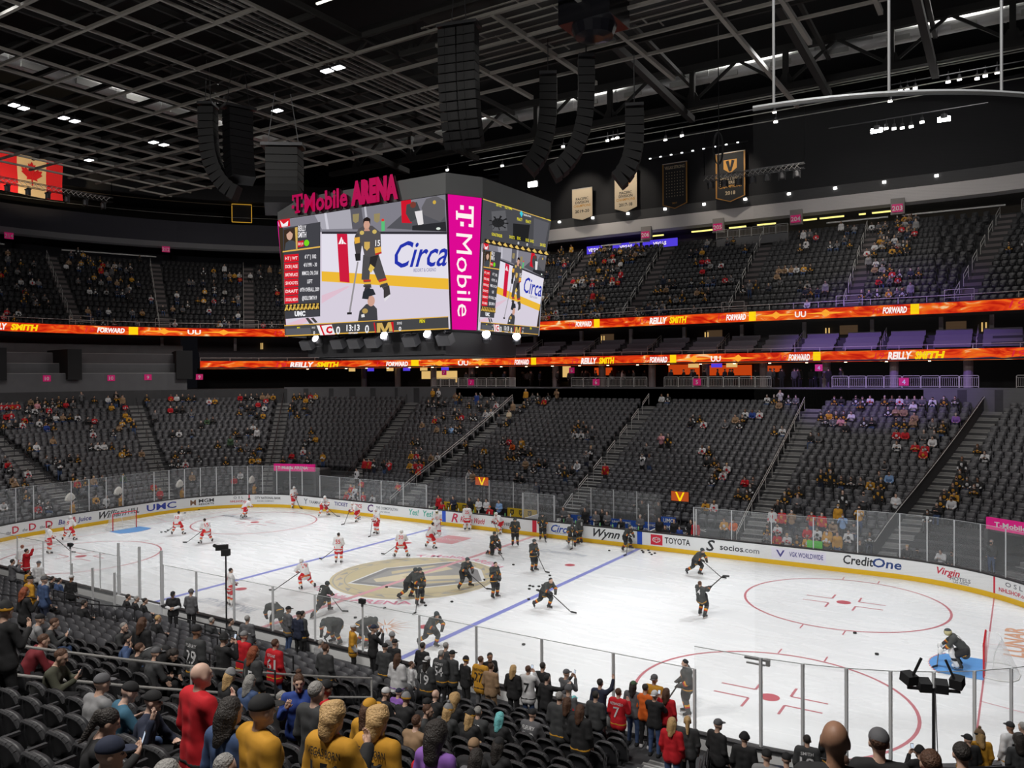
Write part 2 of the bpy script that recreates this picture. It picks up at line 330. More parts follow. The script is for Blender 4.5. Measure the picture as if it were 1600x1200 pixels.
for x, t, w, h, ink, z, sh in ((-18.9, 'TICKET', 1.5, .3, 'violet', .6, 0), (-16.9, 'OFFICE', 1.0, .3, 'red', .6, 0), (-14.4, 'THE COSMOPOLITAN', 2.2, .22, 'grey', .68, 0), (-15.3, 'C', .6, .6, 'purple', .4, .1), (-14.0, 'LAS VEGAS', 1.0, .1, 'grey', .45, 0),
        (-11.1, 'Yes!', .95, .45, 'teal', .52, .15), (-9.75, 'Yes!', .95, .45, 'teal', .52, .15), (-7.1, 'R', .6, .65, 'pink', .35, .3), (-6.3, 'Resorts World', 2.2, .4, 'red', .42, .4), (-3.6, 'William Hill', 1.6, .24, 'black', .5, .1), (1.3, 'Circa', 1.5, .5, 'blue2', .45, .35), (1.6, 'RESORT & CASINO', .9, .07, 'grey', .36, 0), (4.5, 'Wynn', 1.9, .55, 'black', .45, .4),
        (9.45, 'TOYOTA', 1.65, .38, 'black', .52, 0), (12.1, 'S', .55, .68, 'black', .36, .2), (12.95, 'socios', 1.4, .36, 'black', .5, 0), (14.35, '.com', .95, .32, 'grey', .5, 0), (16.25, 'V', .5, .4, 'violet', .48, 0), (17.0, 'VGK WORLDWIDE', 1.85, .28, 'violet', .55, 0), (19.9, 'Credit', 1.55, .5, 'black', .5, .12)):
    advert(x, Yf, t, w, h, ink, z, shear=sh)
mb = MB(); advert(21.4, Yf, 'One', 1.45, .5, 'navy', .5, shear=.12)
patch(16.0, Yf, 3.0, .36, .98, mat('advert_lavender', s2l(234, 231, 245), .4))
patch(8.52, Yf, .78, .34, .98, MATS['line_red'])
mb = MB(); fn = on_board(invq(8.9, Yf))
for a, b in ((.27, .16), (.12, .19)):
    for i in range(20):
        t0, t1 = 2*PI*i/20, 2*PI*(i+1)/20; mb.poly([fn(r*a*math.cos(t), .66+r*b*math.sin(t), -.009) for r, t in ((.82, t0), (1, t0), (1, t1), (.82, t1))])
for i in range(20):
    t0, t1 = 2*PI*i/20, 2*PI*(i+1)/20; mb.poly([fn(.25*r*math.cos(t), .75+.07*r*math.sin(t), -.009) for r, t in ((.75, t0), (1, t0), (1, t1), (.75, t1))])
mb.build('advert_emblem', BW, boards)
def pq(u0): return u0
AD_CORNER = []
for (x, y), t, w, h, ink, z, sh in (((-30.2, -6.7), 'the', .35, .2, 'grey', .42, .3), ((-30.32, -6.25), 'D', .5, .5, 'red', .4, 0), ((-30.4, -5.5), 'the', .35, .2, 'grey', .42, .3), ((-30.45, -5.05), 'D', .5, .5, 'red', .4, 0), ((-30.48, -4.3), 'the', .35, .2, 'grey', .42, .3), ((-30.48, -3.9), 'D', .5, .5, 'red', .4, 0),
        ((-30.48, -3.0), 'Bad', .8, .36, 'violet', .48, .15), ((-30.48, -2.0), '&', .3, .42, 'red', .5, .1), ((-30.48, -1.6), 'Juice', 1.05, .34, 'violet', .48, .15), ((-30.48, .05), 'William', 2.2, .55, 'black', .42, .4), ((-30.48, 2.35), 'HILL', .95, .42, 'black', .46, .15),
        ((-30.48, 3.95), 'UMC', 2.5, .52, 'blue', .42, 0), ((-29.9, 7.5), 'M', .45, .45, 'brown', .45, 0), ((-29.6, 8.1), 'MGM', 1.2, .3, 'black', .62, 0), ((-29.6, 8.1), 'RESORTS', 1.2, .16, 'black', .4, 0), ((-28.3, 10.2), 'NHLSHOP.com', 1.45, .18, 'red', .46, .1), ((-28.1, 10.4), 'O S L', .8, .2, 'grey', .76, 0),
        ((-26.75, 11.5), 'CITY NATIONAL BANK', 2.3, .2, 'black', .7, 0), ((-26.6, 11.6), 'AN RBC COMPANY', 1.5, .1, 'grey', .48, 0), ((-22.4, 12.95), 'Y', .45, .45, 'grey', .46, 0), ((-21.8, 12.95), "YAAMAVA'", 1.6, .24, 'grey', .55, 0),
        ((24.55, 12.55), 'Virgin', 1.15, .36, 'red', .62, .3), ((25.15, 12.3), 'HOTELS', 1.05, .2, 'grey', .42, 0), ((25.3, 12.25), 'LAS VEGAS', .8, .09, 'grey', .3, 0), ((27.35, 11.05), 'NHLSHOP.com', 1.75, .2, 'red', .42, 0), ((27.6, 10.8), 'O S L', 1.0, .22, 'grey', .74, 0)):
    advert(x, y, t, w, h, ink, z, shear=sh)
# ---------------------------------------------------------------- glass round the boards: every pane and post a part of the boards
def glass_run(x0, y0, x1, y1, ztop, n, post=.05, skip_last=False, first=True):
    a, b = invq(x0, y0), invq(x1, y1)
    P = [RP(a+(b-a)*i/n, .08) for i in range(n+1)]
    for i in range(n):
        (xa, ya), (xb, yb) = P[i], P[i+1]
        zt = ztop[i] if isinstance(ztop, list) else ztop
        mb = MB(); dx, dy = xb-xa, yb-ya; L = math.hypot(dx, dy); ox, oy = -dy/L*.012, dx/L*.012
        mb.prism([(xa, ya, 1.14), (xb, yb, 1.14), (xb, yb, zt), (xa, ya, zt)], (ox, oy, 0)); mb.bar((xa, ya, zt), (xb, yb, zt), .018, m=1); mb.build('glass_pane', [GLASS, mat('glass_edge', (.5, .52, .53), .3)], boards)
    for i in range(0 if first else 1, n+(0 if skip_last else 1)):
        x, y = P[i]; zt = ztop[min(i, n-1)] if isinstance(ztop, list) else ztop
        mb = MB(); mb.box((x, y, (1.12+zt)/2), (post, post, zt-1.12), rz=math.atan2(y-(CY if y > 0 else -CY), x)); mb.build('stanchion', ALU, boards)
glass_run(30.3, 5, 20.64, Yf, 3.5, 10); glass_run(20.64, Yf, 11.3, Yf, 2.9, 4, first=False)
glass_run(1.5, Yf, -1.0, Yf, 2.9, 2)
glass_run(-9.5, Yf, -20.6, Yf, 2.9, 5); glass_run(-20.6, Yf, -30.48, 2.0, 3.5, 12, .06, first=False); glass_run(-30.48, 2.0, -30.48, -2.0, 3.5, 3, first=False); glass_run(-30.48, -2.0, -20.6, -Yf, 3.5, 12, first=False)
NEARX = [-20.6, -18.2, -15.7, -13.2, -10.7, -8.2, -6.6]
for a, b in zip(NEARX[:-1], NEARX[1:]): glass_run(a, -Yf, b, -Yf, 2.87, 1, first=False)
NEARX = [-3.4, -1.1, 1.3, 3.6, 5.9, 8.3, 10.9, 13.27, 15.74, 18.17, 20.64]
for a, b in zip(NEARX[:-1], NEARX[1:]): glass_run(a, -Yf, b, -Yf, 2.87, 1, .07, first=(a == -3.4))
glass_run(20.64, -Yf, 29.9, -6.8, 3.5, 11, .07, first=False); glass_run(29.9, -6.8, 30.48, 0, 3.5, 3, .08, first=False)
# players' benches on the far side (walls behind the benches, glass above, team banners)
DK = mat('rubber_black', (.015, .015, .017), .7); CONC = mat('concrete_dark', (.055, .055, .06), .85, noise=.25, nscale=1.5)
for nm, x0, x1, yb, lab in (('players_bench', -9.5, -1.0, 15.2, "visiting team's bench enclosure with gold crest banners on its rear wall"), ('players_bench', 1.5, 8.3, 15.2, "home team's bench enclosure with blue banners on its rear wall")):
    e = empty(nm, ((x0+x1)/2, 14.1, 0), label=lab, cat='team bench', group="players' benches"); cx = 0
    L = x1-x0
    MB().box((0, 0, .12), (L, 2.0, .24)).build('floor_platform', DK, e)
    MB().box((0, .75, .47), (L-.3, .4, .08)).box((0, .85, .33), (L-.3, .12, .25)).build('bench_seat', DK, e)
    MB().box((0, 1.08, .75), (L, .1, 1.02)).build('rear_wall', DK, e)
    for s in (-1, 1):
        MB().box((s*L/2, 0, .6), (.1, 2.0, 1.0)).build('side_wall', BW, e); MB().box((s*L/2, 0, 2.0), (.014, 2.0, 1.75)).build('glass_pane', GLASS, e)
        MB().box((s*L/2, -.98, 1.9), (.05, .05, 1.9)).build('post', ALU, e)
    k = 4
    for i in range(k):
        a = -L/2+L*i/k; MB().box((a+L/k/2, 1.1, 2.25), (L/k-.03, .014, 1.9)).build('glass_pane', GLASS, e)
        if i: MB().box((a, 1.1, 2.25), (.05, .05, 2.0)).build('post', ALU, e)
    for i in range(int(L/.45)):
        if i % 3 == 2: continue
        bx = -L/2+.3+i*.45; mb = MB().lathe([(.035, 0), (.035, .16), (.015, .2), (.015, .24)], (x0+L/2+bx, 13.03, 1.14), 8)
        mb.build('water_bottle', mat('bottle_green' if i % 2 else 'bottle_white', s2l(120, 200, 130) if i % 2 else (.75, .78, .7), .4), label='small squeeze bottle standing on the boards before the %s bench' % ('visiting' if x0 < 0 else 'home'), cat='bottle', group='squeeze bottles on the %s bench boards' % ('visiting' if x0 < 0 else 'home'))
    if x0 > 0:
        bl = mat('banner_blue', s2l(36, 84, 178), .6); MB().box((0, 1.02, 1.0), (L-.3, .02, .62)).build('banner', bl, e)
        mb = MB()
        for r in range(2):
            for i in range(11): put_text(mb, 'UMC', lambda s, z: (s, 1.0, z), w=.52, h=.15, x=-L/2+.35+i*.86+(r*.4), y=.75+r*.3, bold=.03)
        mb.build('banner_lettering', BW, e)
        for sx, w in ((12.3, 1.5),):
            pass
    else:
        ye = mat('banner_gold', s2l(214, 178, 36), .6); dk = mat('ink_dark', (.05, .045, .03), .6)
        for a, b in ((-L/2+.1, -L/2+3.4), (L/2-2.6, L/2-.1)):
            MB().box(((a+b)/2, 1.02, 1.05), (b-a, .02, .62)).build('banner', ye, e); mb = MB(); n = int((b-a)/.75)
            for i in range(n):
                x = a+.42+i*.75; mb.poly([(x-.16, 1.0, 1.25), (x+.16, 1.0, 1.25), (x+.16, 1.0, .98), (x, 1.0, .82), (x-.16, 1.0, .98)][::-1])
            mb.build('banner_emblem', dk, e); mb = MB()
            for i in range(n): put_text(mb, 'V', lambda s, z: (s, .99, z), w=.2, h=.22, x=a+.32+i*.75, y=.95, bold=.04)
            mb.build('banner_lettering', ye, e)
e = empty('equipment_bay', (9.9, 14.4, 0), label='gap in the boards beside the home bench with blue lettered panel and open gate', cat='rink gate')
MB().box((-1.0, .6, 1.3), (1.0, .05, .95)).build('banner', MATS['banner_blue'], e)
mb = MB()
for r in range(2): put_text(mb, 'UMC', lambda s, z: (s, .56, z), w=.7, h=.26, x=-1.35, y=.98+r*.45, bold=.03)
mb.build('banner_lettering', BW, e); MB().box((1.35, -.8, 1.9), (.06, .06, 1.6)).build('post', ALU, e); MB().box((-1.0, .6, .4), (1.0, .06, .8)).build('panel', DK, e)
# scorer's and penalty boxes on the near side
e = empty('penalty_box', (-5, -14.2, 0), label='glass walled scorer and penalty box beside the near boards', cat='penalty box')
for x in (-6.6, -5.0, -3.4):
    MB().box((x+5, 0, 1.6), (.014, 2.1, 2.5)).build('glass_pane', GLASS, e); MB().box((x+5, -1.05, 1.5), (.07, .07, 3.0)).build('post', ALU, e); MB().box((x+5, 1.1, 1.9), (.09, .09, 3.2)).build('post', ALU, e)
MB().box((0, .2, .38), (3.1, 1.6, .06)).box((0, -.7, .6), (3.1, .4, .08)).build('bench_seat', DK, e); MB().box((0, 1.0, .6), (3.2, .1, 1.1)).build('front_wall', BW, e)
# ---------------------------------------------------------------- goals
RED = mat('goal_red', s2l(205, 16, 36), .35); NET = clear('goal_net', (.85, .85, .85), .72, .9)
def goal(sx, label):
    g = empty('hockey_goal', (sx*27.13, 0, 0), 0 if sx > 0 else PI, label=label, cat='hockey goal')
    MB().path([(0, -.915, 0), (0, -.915, 1.22), (0, .915, 1.22), (0, .915, 0)], .07, n=8).build('goal_frame', RED, g)
    P = [(0.0, -.915), (.45, -1.05), (.85, -.95), (1.05, -.6), (1.12, 0), (1.05, .6), (.85, .95), (.45, 1.05), (0, .915)]
    MB().path([(x, y, .03) for x, y in P], .05, n=6).build('base_rail', mat('net_white', (.8, .8, .8), .5), g)
    T = [(0, -.915), (.25, -.9), (.42, -.8), (.5, -.5), (.52, 0), (.5, .5), (.42, .8), (.25, .9), (0, .915)]
    mb = MB()
    for i in range(8): mb.poly([(*P[i], .03), (*P[i+1], .03), (*T[i+1], 1.2), (*T[i], 1.2)])
    for i in range(4): mb.poly([(*T[i], 1.2), (*T[i+1], 1.2), (*T[7-i], 1.2), (*T[8-i], 1.2)])
    mb.build('net', NET, g); MB().path([(.5, 0, 1.2), (.3, 0, .6), (.25, 0, .05)], .03).build('centre_rod', MATS['net_white'], g)
    return g
goal(1, 'red framed hockey goal with white net behind the crouching goaltender'); goal(-1, 'red framed hockey goal standing empty at the far end of the ice')
# pucks scattered on the ice
PK = mat('puck_black', (.012, .012, .013), .5); pk = None
for i, (x, y) in enumerate(PUCKS):
    me = pk.data if pk else MB().lathe([(.07, 0), (.075, .012), (.075, .045), (.07, .057)], n=12).mesh('puck', PK)
    pk = link('hockey_puck', me, None, (x, y, .006), label='black puck lying loose on the ice', cat='puck', group='pucks on the ice')
# ================================================================ STANDS
STEPG = mat('step_concrete', (.2, .2, .2), .8, noise=.2, nscale=2); NOSE = mat('step_nosing', (.42, .42, .42), .6); WALLD = mat('wall_dark', (.05, .05, .056), .8); WALLG = mat('wall_grey', (.13, .13, .14), .8, noise=.15, nscale=1)
STEEL = mat('rail_steel', (.5, .49, .48), .4); RAILD = mat('rail_dark', (.05, .05, .055), .4, .5); PINK = mat('sign_pink', s2l(200, 20, 110), .5, emis=s2l(210, 20, 110), es=.25)
BLK = mat('paint_black', (.012, .012, .014), .8); TXTW = mat('letter_white', (.85, .85, .85), .5)
NR = 23
def SL(d, y=-9):
    D = max(0, d-1.55)
    if y < -8: return .75+.30*D+.0052*D*D
    return .15+.475*D if D < 3 else .5+.35*D+.0029*D*D
def row_d(r): return 1.55+.84*r
def row_z(r, y=-9): return SL(row_d(r), y)
AISLES = {  # (x,y) at the foot and at the head of each stairway
 'G1': ((29.5, 15.3), (43, 29.7)), 'F1': ((21.7, 15), (27.2, 36)), 'F2': ((14, 15), (14, 36)), 'F3': ((.8, 15), (-.4, 36)), 'F4': ((-14, 15), (-14, 36)), 'F5': ((-20.7, 15), (-28.5, 36.3)), 'C6': ((-29.0, 14.8), (-43, 29.7)), 'C7': ((-32.9, 7.4), (-52, 16.4)), 'E8': ((-33, 0), (-52.5, .1)),
 'H7': ((-32.9, -7.4), (-52, -16.4)), 'H6': ((-29.0, -14.8), (-43, -29.7)), 'N5': ((-20.7, -15), (-28.5, -36.3)), 'N4': ((-14, -15), (-14, -36)), 'N3': ((0, -15), (0, -36)), 'N2': ((14, -15), (14, -36)), 'N1': ((20.6, -15), (25.6, -36)), 'M1': ((29.5, -15.3), (43, -29.7))}
ORDER = ['G1', 'F1', 'F2', 'F3', 'F4', 'F5', 'C6', 'C7', 'E8', 'H7', 'H6', 'N5', 'N4', 'N3', 'N2', 'N1', 'M1']
SECN = ['3', '4', '5', '6', '7', '8', '9', '10', '11', '12', '13', '14', '15', '16', '17', '18']
def aisle_q(n, d):
    (x0, y0), (x1, y1) = AISLES[n]; d0, d1 = rrd(x0, y0), rrd(x1, y1); t = (d-d0)/(d1-d0)
    q = invq(x0+(x1-x0)*t, y0+(y1-y0)*t)
    return q-QT if (n[0] in 'GF' and q > QT/2) else q
QA, QB = aisle_q('G1', 2)-1, aisle_q('M1', 12)+3
# terraces of the lower bowl, one structure object
mb = MB(); QM = invq(-40, -10.5)
for qa, qb, ys in ((QA, QM, 9), (QM, QB, -9)):
    prof = [(.26, 0), (.26, row_z(0, ys))]
    for r in range(NR): prof += [(row_d(r)+.84, row_z(r, ys)), (row_d(r)+.84, row_z(r+1, ys))]
    prof[-1] = (row_d(NR), 9.75); prof += [(34, 9.75)]; sweep(mb, prof, qs(qa, qb, 1.4))
mb.build('floor_lower_stand', CONC, kind='structure')
AW = 1.3
for n in ORDER:                         # stairways
    mb = MB(); mn = MB()
    for r in range(NR):
        d = row_d(r); q = aisle_q(n, d+.4); kq = R0/(RC+d) if (Q1 < q % QT < Q2 or Q3 < q % QT < Q4 or Q5 < q % QT < Q6 or Q7 < q % QT < Q8) else 1
        ys = RP(q, d)[1]; za, zb = row_z(r, ys), row_z(r+1, ys); a, b = q-AW/2*kq, q+AW/2*kq
        for (e0, e1, z0, z1) in ((d, d+.44, za, za+.012), (d+.44, d+.84, za, (za+zb)/2)):
            c = [RP(a, e0), RP(b, e0), RP(b, e1), RP(a, e1)]
            mb.prism([(*p, z0) for p in c], (0, 0, z1-z0))
            c = [RP(a, e0), RP(b, e0), RP(b, e0+.07), RP(a, e0+.07)]; mn.prism([(*p, z1) for p in c], (0, 0, .006))
    s = mb.build('floor_stairway', STEPG, kind='structure'); mn.build('step_nosing', NOSE, s)
def seat_slots(sec):
    """[(row, k, q, d, z)] all seat places of a section"""
    a, b = ORDER[sec], ORDER[sec+1]; out = []
    for r in range(NR):
        d = row_d(r)+.45; qa, qb = aisle_q(a, d), aisle_q(b, d)
        (x0, y0) = RP((qa+qb)/2, d); corner = abs(x0) > CX-.5 and abs(y0) > CY-.5
        L = sum(math.dist(RP(u, d), RP(v, d)) for u, v in zip(np.linspace(qa, qb, 41)[:-1], np.linspace(qa, qb, 41)[1:]))
        n = int((L-AW-.2)/.58)
        if n < 1: continue
        f0 = ((L-n*.58)/2+.29)/L
        for k in range(n):
            q = qa+(qb-qa)*(f0+k*.58/L); x, y = RP(q, d)
            if y > 0 and ((r < 2 and -9.8 < x < 11.8) or (r < 1 and 11 < x < 14.8)): continue
            if r < 6 and y > 0 and (-26.8 < x < -22.2): continue
            if r < 5 and y > 0 and 27.2 < x < 32: continue
            if r < 2 and y < 0 and -7 < x < -3: continue
            out.append((r, k, q, d, row_z(r, y)))
    return out
SLOTS = {SECN[i]: seat_slots(i) for i in range(len(SECN))}
def seat_xy(sec, r, k):
    for s in SLOTS[sec]:
        if s[0] == r and s[1] == k: return s
    return None
def yaw_in(q):
    nx, ny = RN(q); return math.atan2(-ny, -nx)-PI/2      # object +Y points to the ice
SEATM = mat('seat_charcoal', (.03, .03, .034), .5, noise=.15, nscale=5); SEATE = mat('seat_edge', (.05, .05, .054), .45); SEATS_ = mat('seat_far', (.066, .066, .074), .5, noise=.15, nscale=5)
def seat_lowpoly():
    mb = MB()   # local +Y faces the ice
    o = [(-.25, .3), (-.255, .78), (-.215, .87), (-.13, .9), (.13, .9), (.215, .87), (.255, .78), (.25, .3)]
    mb.prism([(x, -.22-.12*(z-.3), z) for x, z in o], (0, .06, .0))
    mb.prism([(x, -.13, z) for x, z in ((-.22, .34), (-.22, .56), (-.17, .6), (.17, .6), (.22, .56), (.22, .34))], (0, .07, 0))
    mb.box((0, -.1, .61), (.36, .1, .025), m=1); mb.box((-.285, -.12, .33), (.03, .3, .6)); mb.box((0, -.2, .2), (.1, .06, .4))  # pale strip paints the highlight along the folded seat edge
    return mb
def scatter(name, mb, P, m, **k):
    """one mesh with a copy of mb at every (x,y,z,yaw)"""
    V = np.array(mb.v, 'f'); P = np.array(P, 'f'); c, s = np.cos(P[:, 3]), np.sin(P[:, 3])
    X = V[None, :, 0]*c[:, None]-V[None, :, 1]*s[:, None]+P[:, 0:1]; Y = V[None, :, 0]*s[:, None]+V[None, :, 1]*c[:, None]+P[:, 1:2]; Z = V[None, :, 2]+P[:, 2:3]
    VV = np.stack([X, Y, Z], -1).reshape(-1, 3); n = len(V)
    me = bpy.data.meshes.new(name); me.vertices.add(len(VV)); me.vertices.foreach_set('co', VV.ravel())
    lt = np.array([len(f) for f in mb.f], 'i'); fl = np.concatenate([np.array(f, 'i') for f in mb.f]); N = len(P)
    li = (fl[None]+np.arange(N, dtype='i')[:, None]*n).ravel(); LT = np.tile(lt, N); LS = np.concatenate([[0], np.cumsum(LT)[:-1]]).astype('i')
    me.loops.add(len(li)); me.loops.foreach_set('vertex_index', li); me.polygons.add(len(LT)); me.polygons.foreach_set('loop_start', LS); me.polygons.foreach_set('loop_total', LT)
    for mm in (m if isinstance(m, (list, tuple)) else [m]): me.materials.append(mm)
    if any(mb.m): me.polygons.foreach_set('material_index', np.tile(np.array(mb.m, 'i'), N))
    me.update(calc_edges=True); return link(name, me, **k)
# camera frustum test (only to choose which seats and people are built one by one)
def in_view(x, y, z, mx=0, my=0):
    d = Vector((x, y, z))-CAM; zz = d.dot(_fw)
    if zz < .5: return None
    u = 800+FPX*d.dot(_r2)/zz; v = 600-FPX*d.dot(_u2)/zz
    return (u, v, zz) if -mx <= u <= 1600+mx and -my <= v <= 1200+my else None
NUMW = dict(zip('3 4 5 6 7 8 9 10 11 12 13 14 15 16 17 18'.split(), 'three four five six seven eight nine ten eleven twelve thirteen fourteen fifteen sixteen seventeen eighteen'.split()))
ORD = 'first second third fourth fifth sixth seventh eighth ninth tenth eleventh twelfth thirteenth fourteenth fifteenth sixteenth seventeenth eighteenth nineteenth twentieth twenty-first twenty-second twenty-third twenty-fourth twenty-fifth twenty-sixth twenty-seventh twenty-eighth twenty-ninth thirtieth'.split()
near = []; farP = []
for i, sn in enumerate(SECN):
    nmax = {}
    for s in SLOTS[sn]: nmax[s[0]] = max(nmax.get(s[0], 0), s[1])
    for (r, k, q, d, z) in SLOTS[sn]:
        x, y = RP(q, d); dist = math.dist((x, y, z), CAM)
        if dist < 3.6 or (sn == '3' and r < 5): continue
        if y < 0 and (d > 17.9): 
            if dist < 7 or x > 20: continue
        iv = in_view(x, y, z+.75, 20, 25)
        near.append((dist if iv and y < 0 and x > -30 else 1e9, x, y, z, yaw_in(q), sn, r, k, nmax[r]))
near.sort(key=lambda t: t[0])
SINGLE = near[:300]; farP = [(t[1], t[2], t[3], t[4]) for t in near[300:]]
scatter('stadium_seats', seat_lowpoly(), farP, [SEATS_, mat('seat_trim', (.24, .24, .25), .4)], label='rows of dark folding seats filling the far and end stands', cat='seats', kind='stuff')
def seat_parts():
    b = MB(); n = 10
    def shell(off, top, w):
        P = []
        for i in range(n+1):
            t = -1+2*i/n; a = abs(t); zt = top-.12*a**4-.03*a*a; P.append((t*w, zt, -.06*(1-a*a)*1.0))
        return P
    # curved rounded back with a thick rolled top
    F = shell(0, .93, .25); rows = [(.3, 0), (.42, -.03), (.6, -.06), (.78, -.095), (.9, -.12), (1.0, -.13)]
    V = []
    for k, (fz, oy) in enumerate(rows):
        for (x, zt, cy) in F: V.append((x*(1-.06*(k == 0)), -.2+oy+cy*.8, .3+(zt-.3)*(fz-.3)/.7))
    m = n+1; b.add(V, [(j*m+i, j*m+i+1, (j+1)*m+i+1, (j+1)*m+i) for j in range(5) for i in range(n)])
    V2 = [(x, y+.06, z) for x, y, z in V]; b.add(V2, [(j*m+i, (j+1)*m+i, (j+1)*m+i+1, j*m+i+1) for j in range(5) for i in range(n)])
    nb = len(V); fs = []
    for i in range(n): fs += [(5*m+i, 5*m+i+1, nb+5*m+i+1, nb+5*m+i), (i+1, i, nb+i, nb+i+1)]
    for j in range(5): fs += [(j*m, (j+1)*m, nb+(j+1)*m, nb+j*m), (j*m+n, nb+j*m+n, nb+(j+1)*m+n, (j+1)*m+n)]
    b.f += fs; b.m += [0]*len(fs)
    t = MB().path([(x, -.36+cy*.8, zt-.005) for x, zt, cy in F], .055, n=6)
    s = MB().prism([(x, -.1, z) for x, z in ((-.2, .36), (-.21, .55), (-.15, .66), (.15, .66), (.21, .55), (.2, .36))], (0, .06, -.01))
    a = MB().box((-.275, -.1, .3), (.04, .34, .6)).box((-.275, -.02, .61), (.05, .4, .035)); c = MB().lathe([(.045, 0), (.05, .1), (.06, .1), (.06, .115), (.02, .115)], (.0, -.36, .52), 8).box((0, -.33, .58), (.16, .05, .05))
    ft = MB().box((0, -.2, .17), (.09, .07, .34)).box((0, -.2, .02), (.2, .14, .03))
    return [('backrest', b, SEATM), ('top_roll', t, SEATE), ('seat', s, SEATM), ('armrest', a, SEATM), ('cup_holder', c, RAILD), ('pedestal', ft, RAILD)]
SP = [(n, mbx.mesh(n, m, smooth=(n == 'backrest')), m) for n, mbx, m in seat_parts()]
AIS_WORD = {'17': 'the near stairs', '16': 'the steel handrail', '15': 'the centre stairs', '18': 'the corner stairs'}
for j, (dist, x, y, z, yw, sn, r, k, nm) in enumerate(SINGLE):
    kk = nm-k if sn in ('17', '16', '15') else k
    e = empty('stadium_seat', (x, y, z), yw, 'black folding seat %s from %s, %s row up from the near glass' % (ORD[min(kk, 29)], AIS_WORD.get(sn, 'the far stairs of the near stand'), ORD[r]), 'seat', 'black folding seats of the near stand')
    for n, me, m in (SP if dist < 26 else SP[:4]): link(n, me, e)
# ---------------------------------------------------------------- handrails
def handrail(name, P, zoff, m, label, posts=True, step=1, w=.05, group=None, H=None):
    """P: points on the tread line; rails at the offsets zoff above them"""
    o = Vector(P[0]); e = empty(name, o, label=label, cat='handrail', group=group)
    for z in zoff: MB().path([Vector(p)-o+Vector((0, 0, z)) for p in P], w, n=6).build('rail', m, e)
    if posts:
        for p in P[::step]: MB().bar(Vector(p)-o, Vector(p)-o+Vector((0, 0, max(zoff))), w*.9, n=6).build('post', m, e)
    return e
def aisle_line(n, d0, d1, side=0, step=1.68):
    out = []; d = d0
    while d <= d1+.01:
        q = aisle_q(n, d); x, y = RP(q, d); nx, ny = RN(q); out.append((x-ny*side, y+nx*side, SL(d, y))); d += step
    return out
handrail('stair_handrail', aisle_line('F2', 1.9, 21.2, .62), (.78, 1.0), STEEL, 'long pale double handrail on the stairs between sections five and four')
handrail('stair_handrail', aisle_line('F4', 1.9, 21.2, .62), (.78, 1.0), STEEL, 'long pale double handrail on the stairs between sections seven and six')
handrail('stair_handrail', aisle_line('F5', 1.9, 21.2, .5), (.7, .95), RAILD, 'dark handrail on the stairs between sections eight and seven')
handrail('stair_handrail', aisle_line('C6', 2.7, 21.2, 0), (.55, .95), RAILD, 'dark handrail up the middle of the stairs between sections nine and eight')
for nm, a, b in (('C7', 'ten', 'nine'), ('E8', 'eleven', 'ten')):
    for k in range(6): handrail('stair_handrail', aisle_line(nm, 2.7+k*3.2, 4.5+k*3.2, 0), (.5, .9), RAILD, 'short dark handrail, %s up the stairs between sections %s and %s' % (ORD[k], a, b))
for k in range(7): handrail('stair_handrail', aisle_line('F3', 2.6+k*2.75, 4.3+k*2.75, .0), (.8, 1.0), STEEL, 'short pale handrail, %s up the stairs between sections six and five' % ORD[k])
handrail('stair_handrail', aisle_line('N2', 5.2, 18.9, -.62, 1.4), (.4, .92), STEEL, 'steel double handrail running down the near stairs past the standing man in red', w=.055, step=2)
handrail('stair_handrail', aisle_line('N3', 3.2, 18, -.6), (.4, .92), RAILD, 'dark handrail on the near centre stairs', w=.05)
e = handrail('stair_handrail', aisle_line('F1', 2.2, 21.4, .62), (1.0,), RAILD, 'dark stair wall with a metal handrail beside section four')
P = aisle_line('F1', 2.2, 21.4, .62); o = Vector(P[0]); mb = MB()
for a, b in zip(P[:-1], P[1:]): mb.prism([Vector(a)-o, Vector(b)-o, Vector(b)-o+Vector((0, 0, .9)), Vector(a)-o+Vector((0, 0, .9))], (.05, 0, 0))
mb.build('side_panel', WALLD, e); MB().path([Vector(p)-o+Vector((.08, 0, .98)) for p in P], .05, n=6).build('grab_rail', STEEL, e)
# stepped railing zig-zag beside the stairs near the corner glass
for k, (x, y) in enumerate([(21.9, -15.2), (22.1, -16.0), (22.3, -16.8), (22.5, -17.6), (22.7, -18.4)]):
    z = SL(rrd(x, y)); handrail('stair_rail', [(x, y, z), (x+.2, y-.75, z)], (.45, .8, 1.05), RAILD if k else STEEL, 'dark stepped guard rail beside the corner stairs, %s from the glass' % ORD[k])
e = handrail('guard_rail', [(x, y, SL(max(1.6, rrd(x, y)))) for x, y in ((22.6, -14.9), (24.0, -14.6), (25.4, -14.2), (26.8, -13.4), (28.2, -12.4))], (.35, .7, 1.05), RAILD, 'black railing before the corner glass where fans lean')
for (a, b, lab) in (((6.0, -18.3), (10.5, -18.3), 'dark railing across the near stand behind the front rows'), ((-4.4, -17.2), (-1.2, -17.2), 'dark railing above the penalty box'), ((10.2, -21.5), (13.4, -21.5), 'dark railing at the row end beside the steel handrail'), ((-16, -17), (-11, -17), 'dark railing among empty seats at the far end of the near stand'), ((2.0, -16.2), (5.4, -16.2), 'dark railing before the standing man in red with lettering')):
    n = 4; handrail('guard_rail', [(a[0]+(b[0]-a[0])*i/n, a[1], SL(rrd(a[0], a[1]))) for i in range(n+1)], (.55, .98), RAILD, lab)
